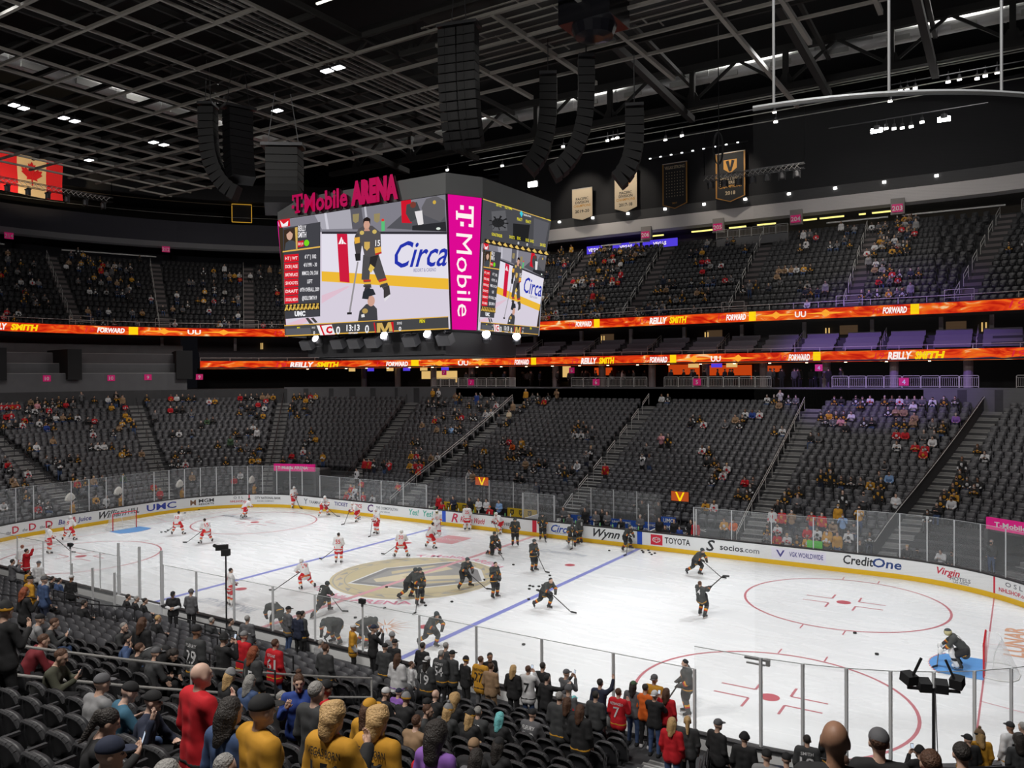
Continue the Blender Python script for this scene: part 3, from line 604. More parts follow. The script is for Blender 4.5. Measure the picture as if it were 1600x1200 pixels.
# ---------------------------------------------------------------- platform rails, signs, concourse
QF0, QF1 = aisle_q('G1', 12)-3, aisle_q('M1', 12)
dP = row_d(NR)
mb = MB(); sweep(mb, [(dP, row_z(NR-1, 9)), (dP, 9.9), (dP+.14, 9.9), (dP+.14, 9.7)], qs(aisle_q('G1', 20), aisle_q('C6', 20), 2)); mb.build('wall_platform_front', WALLG, kind='structure')
me = None
def guard_panel(x, y, z, L, lab, grp):
    e = empty('crowd_barrier', (x, y, z), 0, lab, 'railing', grp)
    MB().path([(-L/2, 0, 0), (-L/2, 0, .84), (-L/2+.06, 0, .9), (L/2-.06, 0, .9), (L/2, 0, .84), (L/2, 0, 0)], .06, n=6).bar((-L/2, 0, .1), (L/2, 0, .1), .04).bar((-L/2, 0, .74), (L/2, 0, .74), .03).build('frame', STEEL, e)
    mb = MB(); n = max(4, int(L/.13))
    for i in range(1, n): mb.bar((-L/2+L*i/n, 0, .1), (-L/2+L*i/n, 0, .74), .022)
    mb.build('balusters', STEEL, e); return e
yP = HY+dP+.08
for sec, x0, x1, n in (('4', 15.35, 25.6, 8), ('5', 1.1, 10.6, 7), ('6', -8.3, -.5, 6), ('7', -25.2, -14.6, 9), ('3', 27.9, 31.6, 3)):
    L = (x1-x0)/n
    for i in range(n): guard_panel(x0+L*(i+.5), yP, 9.9, L-.06, 'pale barred railing panel above section %s, %s from its left end' % (NUMW[sec], ORD[i]), 'railing panels above section '+NUMW[sec])
def sign(x, y, z, t, w=.7, h=.6, rz=0, lab=None, cat='sign', par=None):
    e = empty('section_sign', (x, y, z), rz, lab or 'pink sign with a white %s on the wall above its section' % t, cat)
    MB().box((0, 0, 0), (w, .04, h)).build('panel', PINK, e); mb = MB(); put_text(mb, t, lambda s, zz: (s, -.024, zz), h=h*.6, y=-h*.3, bold=.02)
    dx = max(v[0] for v in mb.v)/2; mb.v = [(a-dx, b, c) for a, b, c in mb.v]; mb.build('number', TXTW, e); return e
for t, x in (('7', -20.0), ('6', -5.6), ('5', 4.2), ('4', 20.6)): sign(x, yP-.08, 10.35, t, lab='pink sign with a white figure %s hanging on the platform railing' % NUMW[t])
for t, x, y, z in (('10', -51.36, 7.2, 11.05), ('10', -50.1, 13.0, 11.05), ('9', -48.9, 16.3, 11.1), ('9', -46.4, 20.7, 11.1)):
    q = invq(x, y); x, y = RP(q, 20.85); sign(x, y, z, t, rz=yaw_in(q)+PI, lab='pink sign with figure %s on the grey end wall %s its section' % (NUMW[t], 'left of' if y < 10 or 15 < y < 18 else 'right of'))
for t, x, y, z in (('6', -9.2, 36.5, 11.5), ('4', 14.0, 36.8, 11.5), ('7', -24.9, 37.2, 11.4)): sign(x, 35.7, z, t, .6, .55, lab='small pink sign with a figure %s under the lower ribbon board' % NUMW[t])
QL = invq(-46.8, 21.2)                  # the lower ribbon stops here
mb = MB(); sweep(mb, [(31, 9.75), (31, 12.1), (22.95, 12.1), (22.95, 12.0)], qs(aisle_q('G1', 20), QL, 2)); mb.build('wall_concourse', BLK, kind='structure')
for i in range(16):                     # concourse columns
    x = 30-i*5.3; mb = MB().lathe([(.35, 0), (.35, 2.3)], (x, 38.2, 9.75), 12); tag(mb.build('concourse_column', mat('column_grey', (.3, .28, .3), .6), smooth=False), 'round grey column at the back of the concourse, %s from the right' % ORD[i], 'column', 'concourse columns', 'structure')
BAR_O = emat('bar_orange', s2l(240, 84, 26), .55); BAR_W = emat('bar_warm', s2l(255, 210, 130), .7); BAR_B = emat('screen_violet', s2l(90, 70, 240), .8); BAR_R = emat('neon_red', s2l(235, 30, 40), .8); LW = emat('lamp_warm', s2l(255, 236, 190), 4)
for x0, x1, z0, z1, m, lab in ((-2.2, 1.0, 10.6, 12.0, BAR_O, 'orange lit bar wall behind section six'), (1.8, 6.2, 10.5, 11.9, BAR_O, 'orange lit bar wall behind section five'), (7.0, 9.0, 10.8, 11.8, BAR_O, 'orange lit bar wall right of the section five column'), (-10.6, -8.6, 10.6, 11.8, BAR_O, 'orange lit bar wall behind the gap of section six'), (-31, -26, 10.3, 11.6, BAR_W, 'warm lit concession counter under the lower ribbon'), (-14.5, -13.6, 10.4, 12.0, BAR_W, 'warm lit doorway left of the section six rail'), (-44, -42.5, 10.6, 11.3, BAR_O, 'small orange sign at the far left of the concourse')):
    q0, q1 = invq(x0, 60 if x0 > -22 else 36), invq(x1, 60 if x1 > -22 else 36)
    ya = 43.5 if x0 > -22 else None
    e = empty('lit_bar_wall', ((x0+x1)/2, 43.6 if ya else 39.5, z0), label=lab, cat='lit wall'); MB().box((0, 0, (z1-z0)/2), (x1-x0, .2, z1-z0)).build('glowing_panel', m, e); MB().box((0, -.5, .15), (x1-x0, .5, .5)).build('counter', BLK, e)
for k, x in enumerate((-40, -37, -34, -31.5, -29, -26, 2.4, 4.6, 6.0)): tag(MB().box((x, 38 if x > -20 else 37.3, 11.85), (1.0, .06, .4)).build('menu_screen', BAR_B if k % 2 else BAR_W), 'small lit menu screen under the lower ribbon, %s along' % ORD[k], 'screen', 'menu screens')
for k in range(22):
    x = -43+k*3.1; tag(MB().box((x, 36.8 if x > -24 else 33, 11.95), (.18, .18, .06)).build('downlight', LW), 'tiny warm downlight in the soffit under the lower ribbon', 'light', 'soffit downlights')
# ---------------------------------------------------------------- ribbon boards
def ribbon_mat():
    m = bpy.data.materials.new('ribbon_led'); m.use_nodes = True; nt = m.node_tree; nt.nodes.clear(); L = nt.links.new
    o = nt.nodes.new('ShaderNodeOutputMaterial'); e = nt.nodes.new('ShaderNodeEmission'); tc = nt.nodes.new('ShaderNodeTexCoord'); mp = nt.nodes.new('ShaderNodeMapping'); mp.inputs['Scale'].default_value = (.35, .35, 1.1)
    n = nt.nodes.new('ShaderNodeTexNoise'); n.inputs['Scale'].default_value = 1.3; n.inputs['Detail'].default_value = 2.5; n.inputs['Distortion'].default_value = 1.6
    cr = nt.nodes.new('ShaderNodeValToRGB'); el = cr.color_ramp.elements
    el[0].position = .36; el[0].color = (*s2l(196, 30, 12), 1); el[1].position = .74; el[1].color = (*s2l(255, 226, 170), 1)
    for p, c in ((.5, s2l(238, 70, 24)), (.62, s2l(250, 120, 30))): x = el.new(p); x.color = (*c, 1)
    e.inputs[1].default_value = .9
    L(tc.outputs['Object'], mp.inputs[0]); L(mp.outputs[0], n.inputs['Vector']); L(n.outputs['Fac'], cr.inputs[0]); L(cr.outputs[0], e.inputs[0]); L(e.outputs[0], o.inputs[0])
    return m
RIB = ribbon_mat(); LEDW = emat('led_white', s2l(255, 244, 240), 1.0); LEDY = emat('led_yellow', s2l(255, 214, 20), 1.0); LEDR = emat('led_red', s2l(225, 40, 60), .9); LEDF = emat('led_flare', s2l(255, 170, 50), 1.0)
def ribbon(label, d, z0, z1, qa, qb, items):
    e = empty('ribbon_board', (*RP((qa+qb)/2, d), z0), label=label, cat='led ribbon board'); o = Vector(e.location)
    mb = MB(); sweep(mb, [(d, z0), (d, z1), (d+.25, z1+.02), (d+.25, z0-.02)], qs(qa, qb, 1.5), closed=True); mb.v = [tuple(Vector(p)-o) for p in mb.v]; mb.build('screen', RIB, e)
    H = z1-z0
    layers = {0: MB(), 1: MB(), 2: MB(), 3: MB()}
    for x, t in items:
        q0 = x if isinstance(x, float) and abs(x) > 1e3 else None
        def fn(s, z, qc=-x):
            k = 1.0; q = qc-s
            X, Y = RP(q, d-.02); return (X-o.x, Y-o.y, z0+z*H-o.z)
        if t == 'N':
            put_text(layers[2], '19', fn, w=.75, h=.66, x=-1.0, y=.17, shear=.2); put_text(layers[0], 'REILLY', fn, w=1.75, h=.7, x=0, y=.15, bold=.05, shear=.2); put_text(layers[1], 'SMITH', fn, w=1.65, h=.7, x=1.95, y=.15, bold=.05, shear=.2)
        elif t == 'F':
            put_text(layers[2], '19', fn, w=.6, h=.6, x=-.75, y=.2, shear=.2); put_text(layers[0], 'FORWARD', fn, w=1.75, h=.6, x=0, y=.2, bold=.05, shear=.2); layers[1].poly([fn(2.0, 0), fn(2.6, 0), fn(2.6, 1), fn(2.0, 1)])
        elif t == 'S':
            for sx in (-2.0, 2.0): layers[3].poly([fn(sx-1.7, .5), fn(sx-.3, .38), fn(sx, .1), fn(sx+.3, .38), fn(sx+1.7, .5), fn(sx+.3, .62), fn(sx, .9), fn(sx-.3, .62)])
            put_text(layers[0], 'UU', fn, w=.9, h=.6, x=-.45, y=.2, bold=.03)
    for i, (n, m) in enumerate((('lettering', LEDW), ('lettering', LEDY), ('lettering', LEDR), ('flare_graphic', LEDF))):
        if layers[i].v: layers[i].build(n, m, e)
    return e
def items(x0): return [(x0+k*27.5+dx, t) for k in range(-4, 3) for dx, t in ((0, 'N'), (-20.3, 'F'), (-7.7, 'F'), (-14.0, 'S'))]
def okq(L, qa, qb): return [(x, t) for x, t in L if qa+4 < -x < qb-4]
qa, qb = -32.0, QL
ribbon('lower orange led ribbon board with white and yellow lettering above the concourse', 23.0, 12.0, 12.83, qa, qb, okq(items(19.2), qa, qb))
qb2 = Q2+14
ribbon('upper orange led ribbon board with white and yellow lettering below the upper deck', 22.5, 15.6, 16.4, qa, qb2, okq(items(26.6), qa, qb2))
def ring_bar(name, d, z, qa, qb, m, w=.05, **k):
    mb = MB(); mb.path([(*RP(q, d), z) for q in qs(qa, qb, 1.5)], w, n=6); return mb.build(name, m, **k)
for d, z, qe, nm in ((23.15, 13.2, QL, 'lower'), (22.65, 16.95, qb2, 'upper')):
    e = empty('ribbon_rail', (0, HY+d, z-.4), label='pale metal rail along the top of the %s ribbon board' % nm, cat='handrail'); mb = MB(); mb.path([(x, y-HY-d, .4) for x, y in (RP(q, d) for q in qs(qa, qe, 1.5))], .055, n=6); mb.build('rail', STEEL, e)
    mp = MB(); q = qa; i = 0
    while q < qe and i < 60: x, y = RP(q, d); mp.bar((x, y-HY-d, -.05), (x, y-HY-d, .4), .04); q += 2; i += 1
    mp.build('posts', STEEL, e)
# ---------------------------------------------------------------- suite level between the ribbons
mb = MB(); sweep(mb, [(22.95, 12.02), (23.3, 12.85), (24.6, 12.85), (24.6, 13.35), (25.7, 13.35), (25.7, 13.85), (26.8, 13.85), (26.8, 14.1), (29.5, 14.1), (29.5, 15.75), (22.6, 15.62)], qs(qa, QL, 2)); mb.build('floor_suites', mat('suite_dark', (.045, .042, .05), .8), kind='structure')
SOFA = mat('suite_seat', (.16, .15, .19), .6)
for k in range(22):
    x = 27-k*3.35
    if x < -22: break
    e = empty('suite_seat_block', (x, 0, 0), label='block of low backed suite seats between the ribbon boards, %s from the right' % ORD[k], cat='suite seats', group='suite seating blocks')
    for t, (d, z) in enumerate(((23.9, 12.85), (25.0, 13.35), (26.1, 13.85))): MB().box((0, HY+d+.45, z+.35), (2.6-.0*t, .12, .65)).box((0, HY+d+.2, z+.22), (2.6, .5, .14)).build('seat_row', SOFA, e)
    if k % 2: 
        P = [(x+1.67, HY+d, z) for d, z in ((23.4, 12.9), (24.6, 13.2), (25.7, 13.7), (26.8, 14.1))]; handrail('suite_stair_rail', P, (.5, .75), STEEL, 'slanting rail between suite seat blocks, %s from the right' % ORD[k//2], w=.04)
for k in range(15):
    x = 28.6-k*5.6; q = invq(x, 60) if x > -22 else Q1+(-22-x)*.8
    X, Y = RP(q, 27.6); tag(MB().box((X, Y, 14.85), (.32, .32, 1.55), rz=math.atan2(RN(q)[1], RN(q)[0])).build('suite_column', mat('column_grey', (.3, .28, .3), .6)), 'square grey column at the suite fronts, %s from the right' % ORD[k], 'column', 'suite columns', 'structure')
    if k % 2: 
        X, Y = RP(q-1.6, 29.3); tag(MB().box((X-.12, Y, 14.75), (.1, .05, .75)).box((X+.16, Y, 14.75), (.1, .05, .75)).build('wall_sconce', BAR_W), 'pair of warm vertical wall lights in the suites, %s from the right' % ORD[k//2], 'wall light', 'suite wall lights')
for k, x in enumerate((15.2, 3.0, -8.5, 23.6)): tag(MB().box((x, 42.3, 14.9), (1.5, .08, .8)).build('suite_window', mat('window_tan', (.2, .17, .14), .5, emis=s2l(140, 110, 80), es=.2)), 'dim tan lit suite window, %s of four' % ORD[k], 'window', 'suite windows')
# tiers at the end of the hall (left): stepped grey fronts
mb = MB(); q0, q1 = QL+1.0, Q2+30
sweep(mb, [(20.9, 8.6), (20.9, 11.5), (21.1, 11.5), (21.1, 10.6), (22.6, 10.6), (22.6, 12.5), (22.8, 12.5), (22.8, 11.7), (24.4, 11.7), (24.4, 13.6), (24.6, 13.6), (24.6, 12.8), (26, 12.8), (26, 14.6), (26.2, 14.6), (26.2, 13.8), (29, 13.8), (29, 15.7), (22.55, 15.62)], qs(q0, q1, 1.5)); mb.build('wall_end_tiers', WALLG, kind='structure')
for d, z in ((20.98, 11.53), (22.7, 12.53), (24.5, 13.63)): ring_bar('wall_end_coping', d, z, q0, q1, mat('coping_pale', (.32, .32, .33), .6), .07, kind='structure')
for q, wd in ((Q2+1.8, 1.5), (QL+8.6, 1.3), (QL+1.2, 1.6)):
    x, y = RP(q, 24); e = MB().box((x, y, 12.4), (wd, 7.5, 3.4) if 0 else (7.4, wd, 3.0), rz=math.atan2(RN(q)[1], RN(q)[0])).build('wall_end_stair', BLK, kind='structure')
# ---------------------------------------------------------------- upper deck
NU = 15
def u_d(r): return 23.25+.95*r
def u_z(r): return 16.0+.62*r
prof = [(22.75, 15.62), (22.75, 16.5), (22.9, 16.5), (22.9, 16.0)]
for r in range(NU): prof += [(u_d(r)+.95, u_z(r)), (u_d(r)+.95, u_z(r+1))]
prof[-1] = (u_d(NU), 25.2); prof += [(44, 25.2)]
qU0, qU1 = -40, Q3+4
mb = MB(); sweep(mb, prof, qs(qU0, qU1, 1.8)); mb.build('floor_upper_stand', mat('concrete_black', (.03, .03, .033), .85), kind='structure')
UA = [((34, 36.2), (40, 50)), ((24.4, 36.8), (27.3, 50)), ((16.3, 36.2), (16.2, 50.2)), ((6.7, 36.2), (6.2, 50)), ((-3.6, 36.2), (-4.6, 50)), ((-13.4, 36.2), (-14.6, 50)), ((-24, 36.2), (-27, 50)), ((-34.6, 34.6), (-42, 46.6)), ((-45.4, 26.5), (-56.5, 35.6)), ((-50.4, 19.4), (-62.8, 26.5)), ((-53.3, 11.6), (-66.5, 15.8)), ((-54, 3), (-67, 4)), ((-54, -6), (-67, -7)), ((-50.4, -19.4), (-62.8, -26.5))]
def ua_q(i, d):
    (x0, y0), (x1, y1) = UA[i]; d0, d1 = rrd(x0, y0), rrd(x1, y1); t = (d-d0)/(d1-d0); q = invq(x0+(x1-x0)*t, y0+(y1-y0)*t)
    return q-QT if q > QT*.7 else q
US = {}
for i in range(len(UA)-1):
    L_ = []
    for r in range(NU):
        d = u_d(r)+.5; qa_, qb_ = ua_q(i, d), ua_q(i+1, d); N_ = np.linspace(qa_, qb_, 21)
        L = sum(math.dist(RP(u, d), RP(v, d)) for u, v in zip(N_[:-1], N_[1:])); n = int((L-1.3)/.56)
        for k in range(n):
            q = qa_+(qb_-qa_)*((L-n*.56)/2+.28+k*.56)/L; L_.append((r, k, q, d, u_z(r)))
    US[i] = L_
P = []
for i in US:
    for (r, k, q, d, z) in US[i]: x, y = RP(q, d); P.append((x, y, z, yaw_in(q)))
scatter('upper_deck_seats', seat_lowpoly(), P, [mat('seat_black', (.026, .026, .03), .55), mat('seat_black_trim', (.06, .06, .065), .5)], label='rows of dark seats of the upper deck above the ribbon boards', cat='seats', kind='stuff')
USTEP = mat('upper_step', (.13, .11, .115), .8)
for i in range(len(UA)):
    mb = MB()
    for r in range(NU):
        d = u_d(r); q = ua_q(i, d+.4); kq = R0/(RC+d)
        kq = 1 if abs(RP(q, 1)[0]) < CX or abs(RP(q, 1)[1]) < CY else kq
        for t in range(2):
            c = [RP(q-.6*kq, d+.5*t), RP(q+.6*kq, d+.5*t), RP(q+.6*kq, d+.5*t+.5), RP(q-.6*kq, d+.5*t+.5)]; mb.prism([(*p, u_z(r)) for p in c], (0, 0, .02+.3*t))
    mb.build('floor_upper_stairway', USTEP, kind='structure')
    for k in range(6):
        if i in (0, 13): break
        Pn = []
        for dd in (0, 1.3):
            d = u_d(0)+.6+k*2.3+dd; q = ua_q(i, d); x, y = RP(q, d); nx, ny = RN(q); Pn.append((x-ny*.55, y+nx*.55, 16.0+.653*(d-23.25)))
        handrail('upper_stair_rail', Pn, (.55, .95), STEEL, 'short metal rail, %s up the %s upper deck stairs from the right' % (ORD[k], ORD[i-1]), w=.05)
    if 0 < i < 13:
        q = ua_q(i, 23); x, y = RP(q, 23.1); nx, ny = RN(q); handrail('stair_foot_rail', [(x-ny*1.0, y+nx*1.0, 16.4), (x+ny*1.0, y-nx*1.0, 16.4)], (.4, 1.0), STEEL, 'metal guard at the foot of the %s upper deck stairs from the right' % ORD[i-1])
# the back of the upper deck: lit concourse, pale beam, black curtain wall
BEAM = mat('beam_pale', (.78, .75, .75), .7); BEAM2 = mat('beam_dark', (.085, .085, .09), .8)
qfar = Q1+2
mb = MB(); sweep(mb, [(44, 25.2), (44, 27.5), (37.9, 27.2)], qs(qU0, qfar, 2)); mb.build('wall_upper_concourse', mat('wall_tan', (.16, .13, .1), .8), kind='structure')
mb = MB(); sweep(mb, [(37.9, 27.0), (37.0, 27.15), (36.6, 28.4)], qs(qU0, qfar, 2)); mb.build('trim_upper_beam', BEAM, kind='structure')
mb = MB(); sweep(mb, [(36.6, 28.4), (36.3, 29.4)], qs(qU0, qfar, 2)); mb.build('trim_upper_band', BEAM2, kind='structure')
mb = MB(); sweep(mb, [(36.3, 29.4), (36.3, 37.0), (44, 38)], qs(qU0, qfar, 2)); mb.build('wall_curtain_far', mat('curtain_black', (.014, .014, .017), .9), kind='structure')
mb = MB(); sweep(mb, [(37.9, 27.2), (37.6, 27.4), (37.5, 28.0)], qs(qfar, qU1, 2)); mb.build('trim_end_beam', mat('beam_mid', (.2, .2, .22), .7), kind='structure')
mb = MB(); sweep(mb, [(44, 25.2), (44, 28.0), (37.5, 28.0), (37.4, 29.6), (37.3, 30.6), (37.7, 30.6)], qs(qfar, qU1, 2)); mb.build('wall_end_fascia', mat('fascia_blue', (.04, .04, .055), .8), kind='structure')
mb = MB(); sweep(mb, [(37.7, 30.6), (44, 30.6), (44, 33.2), (37.0, 33.4)], qs(qfar, qU1, 2)); mb.build('wall_press_gallery', BLK, kind='structure')
mb = MB(); sweep(mb, [(37.0, 33.4), (36.4, 33.4), (38.5, 36.0), (44, 38)], qs(qfar, qU1, 2)); mb.build('wall_end_upper', mat('wall_upper', (.075, .075, .08), .9), kind='structure')
ring_bar('trim_gallery_rail', 37.3, 31.5, qfar, qU1, STEEL, .05, kind='structure'); ring_bar('trim_gallery_edge', 37.0, 33.0, qfar, qU1, mat('edge_brown', (.2, .15, .1), .7), .08, kind='structure')
e = empty('lit_portal', (-56.7, 34.9, 31.0), math.radians(48), 'gold lit square frame in the dark end gallery', 'lit frame'); GLD = emat('frame_gold', s2l(200, 150, 50), .8)
MB().path([(-1.2, 0, 0), (1.2, 0, 0), (1.2, 0, 2.3), (-1.2, 0, 2.3), (-1.2, 0, 0)], .09).build('frame', GLD, e); MB().box((0, .2, 1.15), (2.4, .1, 2.3)).build('backing', BLK, e)
YT = emat('tube_yellow', s2l(255, 236, 130), 1.6)
for k, (u0, u1) in enumerate(((-7.6, -5.9), (-2.6, .2), (1.6, 3.4), (4.6, 6.5), (8.9, 10.6), (10.9, 13.2), (14.6, 15.2), (15.8, 17.6))):
    e = empty('tube_light', ((u0+u1)/2, 51.6, 26.75), label='yellow tube light on the upper concourse ceiling, %s along from the scoreboard' % ORD[k], cat='light', group='yellow tube lights'); MB().box((0, 0, 0), (u1-u0, .18, .12)).build('tube', YT, e); MB().box((0, 0, .12), (u1-u0+.1, .3, .1)).build('housing', RAILD, e)
for k, (u0, u1) in enumerate(((-16, -14), (-12.6, -9.2), (-8.8, -4.6))):
    e = empty('lit_screen', ((u0+u1)/2, 52.5, 25.6), label='violet lit screen at the back of the upper deck, %s from the scoreboard' % ORD[k], cat='screen'); MB().box((0, 0, .4), (u1-u0, .1, .9)).build('display', BAR_B, e); mb = MB(); put_text(mb, 'VEGAS', lambda s, z: (s-.8, -.06, z+.2), w=1.6, h=.4, bold=.03); mb.build('lettering', LEDW, e)
for k, (x, t) in enumerate(((-7.2, '206'), (1.0, '205'), (9.0, '204'), (18.3, '203'))):
    e = sign(x, 49.5, 26.6, t, .95, .75, lab='small pink sign on a pier of the upper concourse, %s from the left' % ORD[k]); MB().box((0, .4, .2), (1.2, .5, 1.5)).build('pier', mat('pier_pale', (.3, .29, .28), .7), e)
for k, (a, b) in enumerate(((11.8, 17.4), (18.6, 27.0), (-9.5, -7), (-13, -10.5))):
    tag(MB().box(((a+b)/2, 50.3, 26.0), (b-a, .12, .14)).build('drink_rail', mat('coping_light', (.5, .5, .5), .5)), 'pale drink rail along the back row of the upper deck, %s of four' % ORD[k], 'rail', 'drink rails')
for k in range(6):
    q = Q1+22+k*7.2; x, y = RP(q, 37.4); x2, y2 = RP(q+4.6, 37.4); mb = MB().bar((x, y, 26.0), (x2, y2, 26.0), .14); tag(mb.build('drink_rail', MATS['coping_light']), 'pale drink rail along the back of the end upper deck, %s from the scoreboard' % ORD[k], 'rail', 'drink rails')
for k, x in enumerate((4.2, -1.2)): pass
for k, (q, t) in enumerate(((Q1+29, '214'), (Q1+21.5, '212'), (Q1+14, '210'))):
    x, y = RP(q, 37.3); sign(x, y, 27.0, t, .9, .7, rz=yaw_in(q)+PI, lab='dim pink sign above the end upper deck, %s from the left' % ORD[k])
for sec, x0, x1, n in (('the right upper platform', 28.2, 31.5, 3), ('the middle upper platform', 1.0, 8.4, 6)):
    for i in range(n):
        L = (x1-x0)/n; guard_panel(x0+L*(i+.5), 49.0, 25.25, L-.08, 'pale railing panel on %s, %s from its left end' % (sec, ORD[i]), 'railing panels on '+sec)
    tag(MB().box(((x0+x1)/2, 49.3, 24.4), (x1-x0, .5, 1.7)).build('platform_front', WALLG), 'grey front wall of %s' % sec, 'wall', kind='structure')
for k in range(12):
    x = 26-k*4.4; tag(MB().box((x, HY+36.42, 29.15), (.3, .22, .22)).build('wall_lamp', emat('lamp_white', (1, .97, .92), 9)), 'tiny white lamp along the dark band above the upper deck, %s from the right' % ORD[k], 'light', 'band lamps')
# ================================================================ SCOREBOARD
def homog(Q):
    """projective map from the quad Q (TL TR BR BL) to (0,1),(1,1),(1,0),(0,0)"""
    A = []; B = []
    for (x, y), (X, Y) in zip(Q, ((0, 1), (1, 1), (1, 0), (0, 0))):
        A += [[x, y, 1, 0, 0, 0, -X*x, -X*y], [0, 0, 0, x, y, 1, -Y*x, -Y*y]]; B += [X, Y]
    h = np.linalg.solve(np.array(A, float), np.array(B, float))
    def f(x, y): w = h[6]*x+h[7]*y+1; return (h[0]*x+h[1]*y+h[2])/w, (h[3]*x+h[4]*y+h[5])/w
    return f
SCO = empty('centre_scoreboard', (0, 0, 13.2), label='huge hanging scoreboard with video screens and magenta corner panels over the ice', cat='scoreboard')
SO = Vector((0, 0, 13.2)); SBK = mat('score_black', (.02, .02, .022), .5); CAPG = mat('score_grey', (.16, .165, .17), .5); MAG = emat('panel_magenta', s2l(226, 10, 150), .95)
def face_fn(BL, BR, TR, TL):
    BL, BR, TR, TL = map(Vector, (BL, BR, TR, TL)); n = (BR-BL).cross(TL-BL).normalized()
    def fn(u, v, off=.0): return (BL*(1-u)*(1-v)+BR*u*(1-v)+TR*u*v+TL*(1-u)*v)+n*off-SO
    return fn
BX, BYY, TX, TY = 5.45, 4.0, 5.65, 4.5
zb, zt = 13.22, 19.45
B8 = [(-5.45, -4.0), (5.6, -4.0), (6.1, -2.55), (6.1, 2.9), (5.6, 4.2), (-5.45, 4.2), (-6.0, 2.9), (-6.0, -2.55)]
T8 = [(-5.55, -4.5), (5.75, -4.5), (6.65, -2.8), (6.65, 3.75), (5.8, 4.8), (-5.6, 4.8), (-6.6, 3.7), (-6.6, -2.8)]
mb = MB(); C8 = [(x*.985, y*.985) for x, y in T8]
for i in range(8):
    j = (i+1) % 8; mb.poly([(*B8[i], zb-.02), (*B8[j], zb-.02), (*T8[j], zt+.02), (*T8[i], zt+.02)])
mb.v = [(x*.995, y*.995, z-13.2) for x, y, z in mb.v]; mb.poly([(x*.99, y*.99, zb-13.2) for x, y in B8][::-1]); mb.build('housing', SBK, SCO)
mb = MB()
for i in range(8):
    j = (i+1) % 8; a, b, = T8[i], T8[j]; mb.poly([(*a, zt+.02-13.2), (*b, zt+.02-13.2), (*b, 20.45-13.2), (*a, 20.45-13.2)])
mb.poly([(*p, 20.45-13.2) for p in T8]); mb.build('cap', CAPG, SCO)
F1 = face_fn((*B8[0], zb), (*B8[1], zb), (*T8[1], zt), (*T8[0], zt)); F2 = face_fn((*B8[1], zb), (*B8[2], zb), (*T8[2], zt), (*T8[1], zt)); F3 = face_fn((*B8[2], zb), (*B8[3], zb), (*T8[3], zt), (*T8[2], zt)); F8 = face_fn((*B8[7], zb), (*B8[0], zb), (*T8[0], zt), (*T8[7], zt))
F5 = face_fn((*B8[4], zb), (*B8[5], zb), (*T8[5], zt), (*T8[4], zt))
_cc = {}
def scol(c, st=1.0): return emat('led_%d_%d_%d' % c, s2l(*c), st)
class Screen:
    def __init__(s, F, H, name): s.F = F; s.H = H; s.mb = MB(); s.mats = []; s.k = 0; s.name = name
    def mi(s, c):
        m = scol(c)
        if m not in s.mats: s.mats.append(m)
        return s.mats.index(m)
    def pt(s, x, y): u, v = s.H(x, y); return s.F(min(max(u, 0), 1), min(max(v, 0), 1), .01+.0012*s.k)
    def p(s, pts, c): s.k += 1; s.mb.poly([s.pt(*q) for q in pts][::-1], s.mi(c)); return s
    def c(s, x, y, rx, ry, c, n=14): return s.p([(x+rx*math.cos(2*PI*i/n), y+ry*math.sin(2*PI*i/n)) for i in range(n)], c)
    def t(s, t, x, y, w, h, c, sl=0, bold=.02, shear=0, ang=0):
        s.k += 1; ca, sa = math.cos(ang), math.sin(ang)
        put_text(s.mb, t, lambda a, b: s.pt(x+a*ca+b*sa, y+a*sl+a*sa-b*ca), w=w, h=h, m=s.mi(c), bold=bold, shear=shear)
    def done(s): return s.mb.build(s.name, s.mats, SCO)
